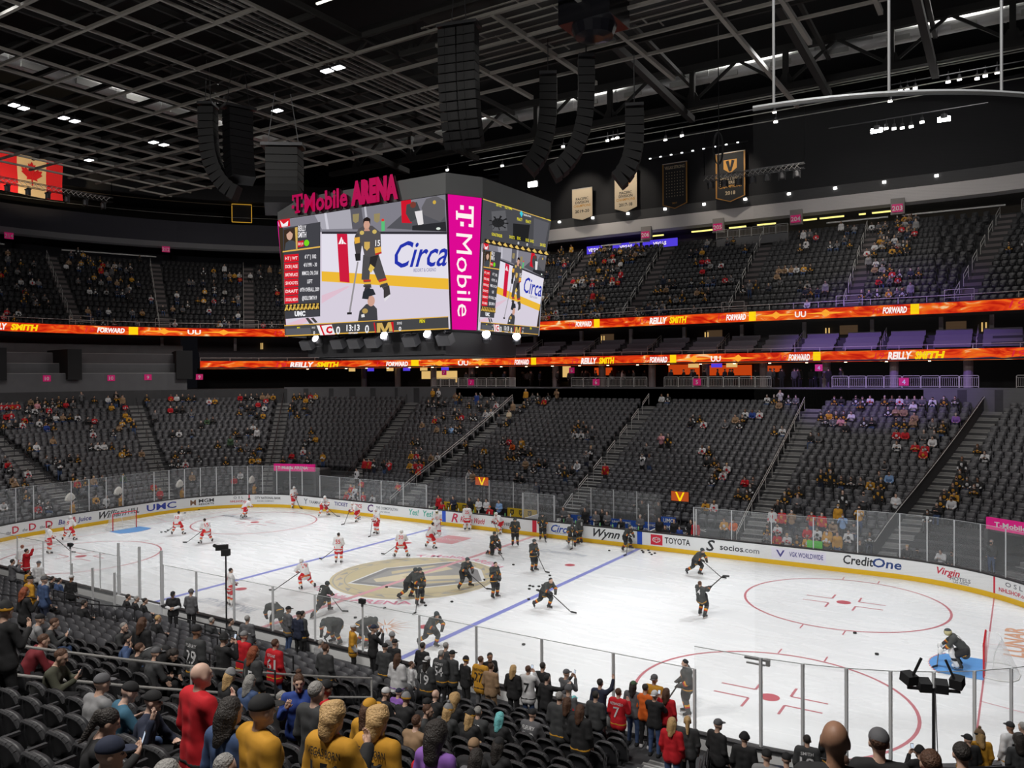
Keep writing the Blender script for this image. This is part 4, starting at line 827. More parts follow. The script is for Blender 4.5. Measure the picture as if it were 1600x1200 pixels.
def game_picture(S, f):
    """the live picture: f maps crop points of the big screen to points of the screen S"""
    P = lambda pts, c: S.p([f(*q) for q in pts], c)
    def T(t, x, y, w, h, c, **k):
        (x0, y0), (x1, y1), (x2, y2) = f(x, y), f(x+w, y-w*.02), f(x, y-h); S.t(t, x0, y0, x1-x0, y0-y2, c, sl=(y1-y0)/(x1-x0), **k)
    ell = lambda x, y, a, b, c, n=14: P([(x+a*math.cos(2*PI*i/n), y+b*math.sin(2*PI*i/n)) for i in range(n)], c)
    P([(55, 268), (952, 137), (1002, 886), (112, 914)], (214, 206, 220)); P([(60, 268), (952, 137), (968, 352), (292, 338), (66, 330)], (128, 126, 136))
    P([(250, 240), (450, 205), (456, 320), (292, 322)], (168, 166, 176)); P([(300, 215), (312, 213), (330, 322), (316, 322)], (206, 204, 214)); P([(440, 200), (500, 192), (520, 325), (456, 325)], (92, 90, 98)); P([(515, 190), (525, 188), (545, 325), (532, 325)], (190, 188, 198))
    P([(455, 240), (490, 236), (488, 280), (472, 290), (458, 280)], (150, 136, 96)); P([(570, 240), (603, 236), (602, 280), (588, 290), (572, 280)], (150, 136, 96))
    P([(640, 322), (735, 235), (952, 220), (966, 345)], (84, 84, 90)); P([(714, 168), (768, 162), (776, 296), (722, 292)], (206, 24, 44)); P([(745, 190), (800, 176), (830, 250), (770, 290), (742, 240)], (70, 72, 74)); P([(850, 160), (905, 145), (950, 170), (955, 260), (930, 290), (840, 250), (826, 210)], (98, 96, 100)); ell(780, 192, 16, 18, (120, 60, 50)); P([(790, 230), (830, 225), (840, 300), (812, 310)], (226, 222, 224)); ell(895, 180, 9, 11, (206, 170, 70)); P([(780, 310), (960, 290), (964, 345), (780, 335)], (44, 44, 48)); ell(921, 328, 12, 7, (220, 230, 220)); P([(612, 282), (630, 280), (632, 336), (614, 338)], (90, 190, 120)); ell(620, 275, 8, 8, (220, 60, 50))
    P([(292, 334), (968, 346), (970, 362), (292, 348)], (52, 50, 58)); P([(292, 347), (970, 360), (986, 607), (298, 556)], (226, 222, 234)); P([(296, 556), (986, 607), (992, 668), (298, 612)], (236, 184, 56)); P([(374, 348), (430, 350), (449, 622), (396, 615)], (204, 28, 62))
    for k in range(3): P([(384+k*16, 406), (396+k*16, 406), (404+k*6, 372+k*12), (398+k*6, 366+k*12)], (250, 246, 250))
    T('Circa', 690, 540, 285, 150, (38, 52, 170), shear=.35, bold=.01); T('RESORT & CASINO', 795, 568, 122, 20, (150, 150, 180))
    P([(300, 690), (440, 640), (450, 644), (300, 735)], (222, 190, 206)); P([(110, 846), (200, 815), (260, 815), (180, 856)], (226, 190, 206))
    P([(488, 506), (496, 506), (458, 792), (448, 792)], (150, 146, 150)); P([(440, 786), (466, 786), (466, 798), (440, 798)], (40, 38, 40))
    P([(520, 468), (602, 462), (648, 600), (602, 612), (562, 520), (556, 610), (514, 606)], (78, 76, 78)); P([(522, 604), (562, 606), (570, 652), (534, 652)], (90, 86, 84)); P([(602, 608), (645, 598), (664, 650), (634, 664)], (90, 86, 84))
    for z, c in ((0, (196, 52, 44)), (14, (232, 180, 60)), (30, (70, 66, 64))): P([(524, 608+z), (564, 606+z), (566, 616+z), (527, 618+z)], c); P([(606+z*.25, 610+z), (648+z*.25, 598+z), (652+z*.25, 610+z), (610+z*.25, 622+z)], c)
    P([(636, 650), (666, 640), (674, 690), (652, 716), (638, 708)], (64, 60, 60)); P([(640, 712), (672, 690), (674, 700), (644, 730)], (226, 222, 226)); P([(538, 640), (566, 640), (560, 668), (530, 668)], (60, 56, 58))
    P([(492, 322), (520, 306), (566, 306), (612, 345), (618, 450), (600, 480), (560, 484), (528, 472), (516, 420), (488, 410), (474, 362)], (84, 80, 82)); P([(474, 362), (492, 345), (512, 420), (508, 462), (482, 466), (470, 400)], (70, 66, 68)); P([(470, 372), (500, 368), (502, 400), (474, 406)], (226, 170, 62)); P([(582, 430), (616, 424), (620, 452), (586, 462)], (226, 170, 62)); P([(586, 462), (620, 452), (622, 462), (588, 472)], (190, 50, 44)); P([(476, 462), (508, 460), (508, 500), (482, 502)], (40, 38, 40)); P([(560, 480), (604, 470), (588, 540), (556, 530)], (44, 42, 44)); P([(562, 520), (586, 540), (566, 570), (552, 550)], (222, 190, 90))
    P([(526, 396), (556, 396), (556, 430), (541, 446), (526, 430)], (206, 170, 90)); T('15', 586, 420, 26, 34, (240, 238, 240)); ell(512, 345, 12, 12, (206, 180, 100)); ell(580, 340, 12, 12, (206, 180, 100))
    ell(537, 300, 17, 27, (206, 158, 138)); P([(518, 300), (518, 268), (537, 256), (556, 268), (556, 300), (548, 280), (526, 280)], (36, 28, 28)); P([(528, 320), (548, 320), (556, 336), (522, 336)], (196, 148, 128))
    P([(502, 836), (510, 780), (545, 742), (580, 742), (604, 768), (610, 836)], (66, 66, 70)); ell(572, 725, 20, 30, (206, 160, 142)); P([(522, 712), (528, 672), (556, 654), (582, 660), (596, 690), (560, 700), (556, 716)], (44, 46, 52)); ell(540, 780, 16, 14, (180, 150, 84)); P([(520, 800), (536, 796), (540, 812), (522, 816)], (226, 226, 228))
    P([(218, 815), (232, 812), (262, 845), (240, 846)], (70, 66, 66)); P([(246, 815), (262, 812), (284, 838), (270, 842)], (70, 66, 66))
    P([(62, 300), (86, 310), (106, 820), (112, 860), (100, 850)], (60, 50, 36)); P([(60, 262), (122, 255), (126, 300), (70, 310)], (214, 30, 44)); P([(70, 268), (90, 290), (115, 270), (112, 300), (80, 305)], (240, 236, 240))
    P([(86, 312), (288, 280), (298, 806), (107, 818)], (66, 66, 72)); P([(88, 440), (290, 416), (290, 424), (88, 448)], (226, 180, 84)); P([(92, 322), (164, 306), (168, 430), (96, 440)], (58, 46, 36)); P([(98, 438), (104, 395), (124, 380), (148, 384), (166, 404), (168, 430)], (70, 74, 80)); ell(124, 350, 17, 30, (206, 166, 146)); P([(106, 348), (108, 322), (126, 312), (142, 326), (142, 346), (126, 330)], (60, 44, 38)); P([(152, 310), (166, 306), (168, 430), (160, 430)], (206, 170, 90))
    T('REILLY', 170, 330, 42, 32, (244, 240, 244)); T('SMITH', 170, 366, 44, 32, (244, 240, 244)); P([(168, 388), (200, 382), (201, 416), (170, 421)], (206, 26, 46)); T('RW | 19', 172, 410, 26, 16, (250, 240, 240)); ell(217, 397, 14, 18, (120, 214, 30))
    for i, (a, b, wb) in enumerate((('HT | WT', '6\'1" | 182', 62), ('DOB | AGE', '4/1/1991 - 30', 72), ('BIRTHPLACE', 'MIMICO, ON, CAN', 86), ('SHOOTS', 'LEFT', 28), ('DRAFT', '69TH OVERALL, 2009', 104), ('SOCIAL MEDIA', '@REILLYSMITH19', 80))):
        y = 462+i*46; P([(97+i*1.6, y), (175+i*.6, y-5), (177+i*.6, y+36), (98+i*1.6, y+42)], (214, 24, 40)); T(a, 104+i*1.5, y+28, 66, 18, (250, 230, 230)); T(b, 240-wb/2, y+22, wb, 22, (236, 234, 238))
    P([(102, 738), (297, 730), (298, 768), (104, 776)], (40, 36, 34))
    for k in range(9): P([(106+k*21, 772-k*.8), (118+k*21, 740-k*.8), (126+k*21, 740-k*.8), (114+k*21, 772-k*.8)], (226, 190, 90)); P([(112+k*21, 740-k*.8), (119+k*21, 740-k*.8), (128+k*21, 770-k*.8), (120+k*21, 770-k*.8)], (196, 156, 66))
    T('UMC', 163, 802, 58, 26, (236, 236, 240), bold=.06)
    P([(108, 852), (1003, 815), (1003, 886), (113, 914)], (70, 70, 72)); P([(108, 852), (1003, 815), (1003, 820), (108, 857)], (226, 176, 70)); P([(112, 908), (1003, 880), (1003, 886), (113, 914)], (226, 176, 70))
    P([(284, 856), (364, 850), (386, 908), (306, 912)], (214, 28, 40)); P([(310, 858), (366, 852), (386, 906), (330, 908)], (240, 236, 238)); T('C', 336, 898, 34, 36, (206, 24, 40), bold=.06); P([(284, 856), (300, 856), (322, 912), (306, 912)], (240, 236, 238))
    T('0', 391, 905, 22, 44, (244, 242, 244)); T('13:13', 447, 888, 72, 34, (246, 244, 246), bold=.03); T('PREGAME', 460, 908, 50, 13, (226, 224, 226)); T('0', 548, 900, 22, 44, (244, 242, 244))
    P([(594, 846), (600, 843), (610, 906), (604, 907)], (206, 28, 40)); P([(606, 843), (702, 838), (706, 898), (612, 903)], (52, 46, 36)); P([(612, 848), (640, 846), (656, 884), (672, 844), (702, 842), (702, 894), (680, 895), (680, 868), (662, 897), (648, 897), (632, 870), (632, 899), (614, 900)], (206, 172, 96)); P([(688, 843), (702, 842), (706, 898), (700, 898)], (206, 28, 40))
    T('SOG', 722, 856, 26, 14, (226, 224, 226)); T('0', 732, 892, 14, 24, (240, 238, 240)); P([(842, 830), (876, 828), (877, 850), (843, 852)], (96, 92, 40)); T('PEN', 845, 849, 28, 18, (240, 226, 50)); P([(178, 860), (196, 859), (197, 876), (179, 877)], (96, 92, 40)); T('PEN', 180, 874, 15, 11, (240, 226, 50)); T('SOG', 260, 872, 18, 10, (226, 224, 226)); T('0', 268, 904, 10, 18, (240, 238, 240))
    P([(118, 872), (252, 868), (258, 902), (122, 906)], (92, 92, 98))
S = Screen(F1, homog([(50, 268), (953, 135), (1003, 888), (113, 916)]), 'video_screen'); game_picture(S, lambda x, y: (x, y)); S.done()
QEND = [(1172, 146), (1530, 275), (1472, 912), (1117, 874)]
H1 = homog([(50, 268), (953, 135), (1003, 888), (113, 916)])
def f_sub(x, y):
    u, v = H1(x, y)                      # lower part of the end screen shows the same picture
    a, b = (1152, 396), (1512, 478); c, d = (1117, 874), (1472, 912)
    return (a[0]*(1-u)*v+b[0]*u*v+c[0]*(1-u)*(1-v)+d[0]*u*(1-v), a[1]*(1-u)*v+b[1]*u*v+c[1]*(1-u)*(1-v)+d[1]*u*(1-v))
S = Screen(F3, homog(QEND), 'end_screen')
S.p([(1172, 146), (1530, 275), (1512, 478), (1152, 396)], (74, 74, 78)); S.p([(1172, 146), (1530, 275), (1530, 280), (1172, 152)], (206, 170, 90))
for pl, c in (([(1215, 220), (1290, 215), (1300, 330), (1220, 330)], (96, 96, 100)), ([(1330, 290), (1420, 300), (1410, 400), (1330, 380)], (34, 34, 36)), ([(1440, 260), (1520, 290), (1500, 430), (1440, 420)], (92, 92, 98))): S.p(pl, c)
S.c(1250, 285, 34, 26, (40, 40, 42))
for k in range(9): a = k*.7; S.p([(1245, 285), (1250+55*math.cos(a), 285+42*math.sin(a)), (1253+52*math.cos(a+.16), 287+40*math.sin(a+.16))], (30, 30, 32))
for t, x, y, w in (('ON ICE', 1240, 190, 28), ('ICE TIME', 1286, 204, 38), ('PENALTY', 1350, 272, 28), ('PENALTY', 1396, 286, 28), ('GOALTENDER', 1212, 354, 58), ('SHOTS', 1308, 372, 28), ('SOG', 1350, 380, 18), ('SOG', 1396, 392, 18), ('SAVES', 1420, 398, 20), ('ON ICE', 1478, 262, 18), ('TIME', 1508, 274, 18), ('SAVES', 1474, 420, 30)): S.t(t, x, y, w, 17, (236, 222, 40), sl=.25)
S.t('0', 1352, 408, 9, 14, (240, 240, 240)); S.t('0', 1400, 418, 9, 14, (240, 240, 240)); S.p([(1362, 232), (1372, 214), (1380, 236), (1372, 256)], (60, 200, 220)); S.t('T-Mobile Arena', 1380, 246, 42, 12, (226, 226, 230), sl=.25)
game_picture(S, f_sub)
S.p([(1154, 370), (1514, 455), (1512, 480), (1152, 396)], (40, 34, 30))
for k in range(11): S.p([(1160+k*32, 386+k*7.6), (1172+k*32, 374+k*7.6), (1186+k*32, 396+k*7.6), (1174+k*32, 396+k*7.6)], (226, 190, 100))
S.done()
for F, nm, n in ((F2, 'corner_panel', 1), (F8, 'corner_panel', 1)):
    mb = MB(); gr = [[F(.04+.92*i/6, j/12, .04) for i in range(7)] for j in range(13)]
    for j in range(12):
        for i in range(6): mb.poly([gr[j][i], gr[j][i+1], gr[j+1][i+1], gr[j+1][i]])
    p = mb.build(nm, MAG, SCO)
    mb = MB(); W = lambda s, z: F(.24+z, .93-s, .07)
    # the slab serif T and its two dots, turned to read downwards
    for pl in ([(.0, .0), (.04, .0), (.04, .14), (.0, .14)],): pass
    for a, b, c, d in ((.0, .44, .155, .5), (.0, .36, .022, .46), (.133, .36, .155, .46), (.06, .0, .095, .5), (.045, .0, .11, .05), (.0, .12, .033, .22), (.122, .12, .155, .22)): mb.poly([W(a, b), W(c, b), W(c, d), W(a, d)])
    put_text(mb, 'Mobile', W, w=.62, h=.5, x=.21, bold=.0); mb.build('logo_lettering', LEDW, SCO)
for F in (F5, ):
    mb = MB(); mb.poly([F(0, 0, .01), F(1, 0, .01), F(1, 1, .01), F(0, 1, .01)]); mb.build('rear_screen', scol((150, 150, 160)), SCO)
CF = face_fn((*T8[0], 19.47), (*T8[1], 19.47), (*T8[1], 20.45), (*T8[0], 20.45)); PK2 = mat('letter_magenta', s2l(196, 16, 92), .4, emis=s2l(214, 14, 96), es=.28); PKD = mat('letter_return', (.03, .01, .02), .5)
mb = MB(); md = MB(); put_text(mb, 'Mobile', lambda s, z: CF(s, z, .26), w=.27, h=.98, x=.205, y=.12, bold=.03); put_text(mb, 'ARENA', lambda s, z: CF(s, z, .26), w=.27, h=1.08, x=.495, y=.16, bold=.08)
for a, b, c, d in ((.125, 1.0, .195, 1.14), (.125, .84, .136, 1.0), (.184, .84, .195, 1.0), (.152, .16, .168, 1.0), (.143, .14, .177, .26), (.122, .42, .138, .6), (.182, .42, .198, .6)): mb.poly([CF(a, b, .26), CF(c, b, .26), CF(c, d, .26), CF(a, d, .26)])
n = len(mb.v)
md.add([tuple(p) for p in mb.v], [tuple(f) for f in mb.f]); md.v = [(x+.05, y+.13, z-.04) for x, y, z in md.v]
mb.build('sign_lettering', PK2, SCO); md.build('sign_letter_backs', PKD, SCO)
mb = MB().box((0, 0, -.55), (9.4, 6.4, 1.1)).box((0, 0, -1.0), (8.6, 5.6, .35)); mb.build('underside', mat('under_grey', (.05, .05, .055), .5), SCO)
for k, (x, y, st) in enumerate(((-3.3, -3.75, 3), (1.6, -3.9, 22), (4.2, -3.75, 14), (6.0, -1.6, 22), (6.0, 1.2, 22))):
    e = empty('moving_light', (x, y, 12.95), label='round lamp hanging under the scoreboard, %s from the left' % ORD[k], cat='stage light', group='lamps under the scoreboard')
    MB().lathe([(.12, .25), (.2, .1), (.24, -.15), (.2, -.3), (.1, -.32)], n=14).build('head', RAILD, e)
    mb = MB(); R = Matrix.Rotation(math.radians(62), 3, 'X') if y < -2 else Matrix.Rotation(math.radians(62), 3, 'Y').transposed()
    mb.lathe([(.2, 0), (.2, .03)], (0, 0, .27), 16); R2 = Matrix.Rotation(math.radians(66), 3, 'X') @ Matrix.Rotation(0, 3, 'Z')
    mb.v = [tuple((R2 @ Vector(p))) for p in mb.v]
    if y > -2: mb.v = [tuple(Matrix.Rotation(.55, 3, 'Z') @ Vector(p)) for p in mb.v]
    mb.build('lens', emat('lens_%d' % st, (1, .97, 1), st), e)
for k, x in enumerate((-4.4, -2.1, -.9, .3, 2.8, 4.9)):
    e = empty('hung_speaker', (x, -3.5, 12.8), label='black lamp housing under the scoreboard edge, %s from the left' % ORD[k], cat='stage light', group='housings under the scoreboard'); MB().box((0, 0, 0), (.75, .45, .5), rx=.5).build('housing', mat('housing_grey', (.1, .1, .11), .5), e); MB().bar((0, 0, .2), (0, 0, .5), .08).build('yoke', RAILD, e)
# ================================================================ ROOF AND RIGGING
GRID = mat('rig_paint', (.27, .255, .23), .7, noise=.15, nscale=.6); RIGD = mat('rig_dark', (.028, .027, .026), .8); DUCT = mat('duct_zinc', (.6, .6, .6), .4, .3, noise=.12, nscale=2)
mb = MB(); mb.box((0, 0, 44), (190, 150, .5)); mb.build('ceiling_roof', mat('roof_black', (.006, .006, .007), .95), kind='structure')
rg = empty('rigging_grid', (0, 0, 30), label='grey steel rigging grid of crossing beams under the black roof', cat='rigging grid')
YL = [-16.4, -13.0, -9.65, -6.3, -2.75, .85, 4.2, 7.75, 10.4, 14, 17.4]; XL = [-47, -43.8, -40.5, -37.3, -34, -30.9, -27.6, -24.4, -21.2, -17.95, -14.65, -11.5, -8.2, -4.85]
for y in YL:
    xe = -4.8 if y < .8 else (19 if y < 9 else (26 if y < 12 else -8))
    MB().bar((-48, y, 0), (xe, y, 0), .18, .16).build('beam', GRID, rg)
    MB().bar((-48, y+.3, 1.1), (xe, y+.3, 1.1), .2, .3).build('beam', RIGD, rg)
for x in XL:
    MB().bar((x, -18, .02), (x, 18, .02), .15, .15).build('beam', GRID, rg); MB().bar((x+.25, -18, 1.1), (x+.25, 18, 1.1), .18, .3).build('beam', RIGD, rg)
for x, y0, y1 in ((0, 2.4, 13), (4.84, .85, 13), (9.4, .85, 15), (14.8, 4, 25), (18, 4, 14), (22, 4, 12)): MB().bar((x, y0, 0), (x, y1, 0), .24, .24).build('beam', GRID, rg)
for k, x in enumerate((-9.5, -6.6)): pass
cw = empty('catwalk', (-6.6, 0, 30.2), label='long catwalk strip with cable trays running across the rigging grid', cat='catwalk')
for dx in (-1.2, -.6, -.2, .3, .9, 1.3): MB().bar((dx, -18, .0), (dx, 14, 0), .07, .1).build('rail', GRID, cw)
mb = MB()
for k in range(32): mb.box((0, -18+k, .12), (2.2, .12, .04))
mb.build('rungs', RIGD, cw)
pn = empty('channel_grid', (7, 4.4, 30.4), label='dense panel of small steel channels above the centre speakers', cat='rigging panel')
mb = MB()
for k in range(9): mb.bar((-7, -3.4+k*.8, 0), (9, -3.4+k*.8, 0), .1, .06)
mb.build('channels', GRID, pn); mb = MB()
for k in range(24): y = -3.4+(k*37 % 9)*.8; x = -6.8+k*.66; mb.bar((x, y, .06), (x, y+.8, .06), .08, .05)
mb.build('cross_channels', GRID, pn); MB().box((1, 0, .5), (16, 7.2, .05)).build('backing', RIGD, pn)
for nm, y, zc, x0, x1, lab in (('roof_truss', 34, 36.2, -40, 34, 'deep dark roof truss with diagonal braces in front of the silver duct'), ('roof_truss', 15, 37.5, -40, -2, 'deep dark roof truss high above the middle of the hall')):
    e = empty(nm, (0, y, zc), label=lab, cat='roof truss')
    for z in (-1.6, 1.6): MB().bar((x0, 0, z), (x1, 0, z), .5, .55).build('chord', RIGD, e)
    x = 27.7-7.95*8
    while x < x1:
        if x > x0: MB().bar((x, 0, -1.6), (x, 0, 1.6), .42).build('post', RIGD, e); MB().bar((x, 0, -1.4), (x+3.97, 0, 1.5), .22).build('brace', RIGD, e); MB().bar((x+7.95, 0, -1.4), (x+3.97, 0, 1.5), .22).build('brace', RIGD, e); MB().prism([(x-.8, -.1, -1.5), (x+.8, -.1, -1.5), (x+.3, -.1, -.5), (x-.3, -.1, -.5)], (0, .2, 0)).build('gusset', RIGD, e)
        x += 7.95
for k, x in enumerate((-30, -20.5, 3.1, 14.8, 22.6, 30)):
    e = empty('roof_beam', (x, 0, 33), label='long dark beam slanting back to the far wall, %s from the left' % ORD[k], cat='roof beam', group='roof beams'); MB().bar((0, 4, 3.2), (0, 36, 1.0), .5, .55).build('beam', RIGD, e); MB().bar((0, 4, 5.8), (0, 36, 4), .3, .3).build('upper_chord', RIGD, e)
def duct(p0, p1, r, lab, n):
    e = empty('ventilation_duct', p0, label=lab, cat='duct'); d = Vector(p1)-Vector(p0)
    mb = MB().bar((0, 0, 0), d, 2*r, n=20); mb.build('pipe', DUCT, e, smooth=False)
    mr = MB()
    for k in range(n):
        c = d*((k+.5)/n); u = d.normalized(); mr.bar(c-u*.05, c+u*.05, 2*r+.08, n=20)
        g = d*((k+.9)/n); s = Vector((0, -1, 0)) if abs(d.x) > abs(d.y) else Vector((1, 0, 0)); mg = MB(); mg.prism([g-u*.85+s*r*.75+Vector((0, 0, -r*.25)), g+u*.85+s*r*.75+Vector((0, 0, -r*.25)), g+u*.85+s*r*.75+Vector((0, 0, -r*.95)), g-u*.85+s*r*.75+Vector((0, 0, -r*.95))], s*.22); mg.build('air_outlet', mat('grille_pale', (.42, .42, .4), .6), e)
    mr.build('joint_ring', DUCT, e); return e
duct((-38, 36, 37.6), (34, 36, 37.6), .58, 'long silver ventilation duct with grilles under the far roof', 16)
duct((-36.2, -14, 35.2), (-36.2, 24, 35.2), .6, 'silver ventilation duct above the left end of the hall', 9)
for x in (-24, -8, 8, 24): lamp('roof_glow', 'AREA', (x, 37.2, 41), (x, 36, 37.5), 700, 6, (1, .97, .93), spread=130)  # unseen fills added above the ducts to brighten them
for y in (-6, 6, 16): lamp('roof_glow', 'AREA', (-34.6, y, 38.5), (-36.3, y, 35.2), 260, 3, (1, .97, .93), spread=130)
for k, (x, y, z, dx, dz) in enumerate(((7, 36.5, 35.0, 60, .08), (7, 36.5, 34.8, 60, .06), (7, 38, 34.1, 60, .06), (7, 38, 33.3, 56, .05))): tag(MB().box((x, y, z), (dx, .1, dz)).build('cable_tray', mat('tray_pale', (.55, .54, .5), .5)), 'thin pale pipe running along the far roof, %s from the top' % ORD[k], 'pipe', 'pipes under the far roof')
# fluorescent strips, floods and small roof lamps
LAMP = emat('lamp_white', (1, .97, .92), 9); LAMP2 = emat('lamp_cool', (.95, .97, 1), 3)
SMALL = [(-29.28, -6.24, 29.5), (-29.42, -5.55, 29.5), (-29.2, -2.93, 29.5), (-29.27, -2.11, 29.5), (-29.35, 4.16, 29.5), (-29.31, 5.03, 29.5), (-19.04, 4.2, 29.45), (-15.29, 4.2, 29.45), (-38.4, 4.2, 29.45), (-7.14, .85, 29.45), (-6.2, .85, 29.45)]
for k, (x, y, z) in enumerate(SMALL):
    e = empty('flood_light', (x, y, z), label='square white flood light clamped to the rigging grid, %s from the left end' % ORD[k], cat='flood light', group='flood lights on the grid'); MB().box((0, 0, .12), (.75, .5, .14)).build('housing', RAILD, e); MB().box((0, 0, .02), (.7, .45, .05)).build('lens', LAMP2, e); MB().bar((0, 0, .15), (0, 0, .5), .06).build('yoke', RAILD, e)
WALL = [(-7.2, 34.8), (-6.6, 34.84), (-6.1, 34.9), (.66, 34.0), (-1.0, 33.9), (17.86, 31.62), (18.6, 31.67), (19.2, 31.56), (19.83, 31.5), (20.5, 31.5), (21.3, 31.73), (22.9, 31.7), (20.2, 34.57), (19.7, 34.6), (20.8, 34.6), (25.24, 34.5), (25.8, 34.6), (26.6, 34.7), (23.2, 34.65), (24, 34.7), (18.9, 33.9), (9.4, 34.7), (9.5, 33.8), (-12.3, 35.0), (-19.9, 34.1), (-16.7, 34.5), (-27.4, 34.7)]
for k, (x, z) in enumerate(WALL):
    big = k in (5, 11); s = .34 if big else .16
    e = empty('spot_light', (x, 40, z), label=('big glaring' if big else 'small white')+' spot light on the far lighting bar, %s in the row' % ORD[k], cat='spot light', group=None if big else 'spot lights on the far lighting bar'); MB().lathe([(s*.7, .35), (s, 0), (s, -.05)], n=12).build('can', RAILD, e)
    MB().box((0, -.12, -.08), (s*2.0 if not big else .9, .1, s*1.1)).build('lens', emat('lamp_hot', (1, .98, .94), 60) if big else LAMP, e); MB().bar((0, 0, .3), (0, 0, .8), .05).build('hanger', RAILD, e)
tag(MB().bar((-40, 40, 35.2), (32, 40, 35.2), .1, n=6).build('lighting_bar', RAILD), 'dark lighting bar along the far wall under the roof', 'lighting bar'); tag(MB().bar((14, 40, 32.4), (26, 40, 32.4), .1, n=6).build('lighting_bar', RAILD), 'short lighting bar carrying the glaring spot light', 'lighting bar')
e = empty('score_top_light', (-11.74, 32.66, 29.5), label='bright flood light glaring above the right shoulder of the scoreboard', cat='flood light'); MB().box((0, 0, 0), (.9, .2, .45)).build('lens', emat('lamp_hot2', (1, .98, .92), 30), e); MB().box((0, .2, .05), (1.1, .25, .6)).bar((0, .3, .3), (0, 1.3, 5.2), .08).build('housing', RAILD, e)
for k, (x, y, z, l) in enumerate(((-4.6, -1.5, 32.2, 1.9), (9.3, 5.0, 31.0, .5))): tag(MB().box((x, y, z), (l, .12, .1)).build('strip_light', emat('strip_lamp', (1, .98, .85), 1.6)), 'thin strip light high in the roof, %s of two' % ORD[k], 'light')
# line arrays
SPK = mat('speaker_black', (.005, .005, .007), .6); SPG = mat('speaker_grille', (.009, .009, .011), .6)
def array(label, P0, yaw, n, w, h, d, curve, cols=1):
    e = empty('line_array_speaker', P0, yaw, label, 'loudspeaker'); a = 0; y = z = 0.0
    MB().box((0, 0, .18), (w*cols+.1, d, .16)).build('flying_frame', RAILD, e)
    for i in range(n):
        a = curve*(i/(n-1))**2.2
        for c in range(cols):
            mb = MB(); x = (c-(cols-1)/2)*w; mb.prism([(x-w*.47, -d/2, -h*.47), (x+w*.47, -d/2, -h*.47), (x+w*.4, d/2, -h*.4), (x-w*.4, d/2, -h*.4)], (0, 0, h*.9)); mb.add([(x-w*.44, -d/2-.01, -h*.4), (x-w*.1, -d/2-.03, -h*.4), (x-w*.1, -d/2-.03, h*.4), (x-w*.44, -d/2-.01, h*.4)], [(0, 1, 2, 3)], 1); mb.add([(x+w*.1, -d/2-.03, -h*.4), (x+w*.44, -d/2-.01, -h*.4), (x+w*.44, -d/2-.01, h*.4), (x+w*.1, -d/2-.03, h*.4)], [(0, 1, 2, 3)], 1)
            R = Matrix.Rotation(a, 3, 'X'); mb.v = [tuple(R @ Vector(p)+Vector((0, y, z-h/2))) for p in mb.v]; mb.build('cabinet', [SPK, SPG], e)
        y += h*math.sin(a); z -= h*math.cos(a)
    for s in (-1, 1): MB().bar((s*w*.4, 0, .2), (s*w*.2, 0, 3), .04).build('cable', RAILD, e)
    return e
array('tall black line array of two columns above the scoreboard centre', (3.6, -.4, 29.0), .25, 13, 1.05, .46, .9, .5, 2)
array('black line array curving down to the left, behind the scoreboard right shoulder', (7.6, 6.2, 28.6), 2.1, 15, 1.25, .46, .9, 1.05)
array('second black line array left of the curved one above the scoreboard', (4.9, 6.6, 28.3), 2.1, 12, 1.3, .46, 1.0, .8)
array('black line array half hidden at the right of the curved pair', (10.2, 6.9, 25.6), 2.0, 9, 1.2, .46, 1.0, .9)
array('black line array curving to the right, left of the scoreboard', (-15.6, -1.2, 28.2), -1.0, 13, 1.2, .47, .95, 1.15)
array('straight black line array right of the curved one left of the scoreboard', (-14.4, .2, 28.2), -1.9, 10, 1.9, .46, 1.0, .35)
array('broad black line array hanging over the scoreboard lettering', (-5.4, -4.2, 23.3), -2.5, 8, 2.1, .42, 1.1, .45)
e = empty('hanging_cabinet', (9.6, 3.2, 30.6), label='big black glossy cabinet hanging at the top right of centre', cat='loudspeaker'); MB().box((0, 0, 0), (2.9, 2.4, 3.2)).lathe([(1.2, -1.6), (1.0, -2.1), (.5, -2.2)], n=16).build('body', mat('gloss_black', (.012, .012, .016), .2), e)
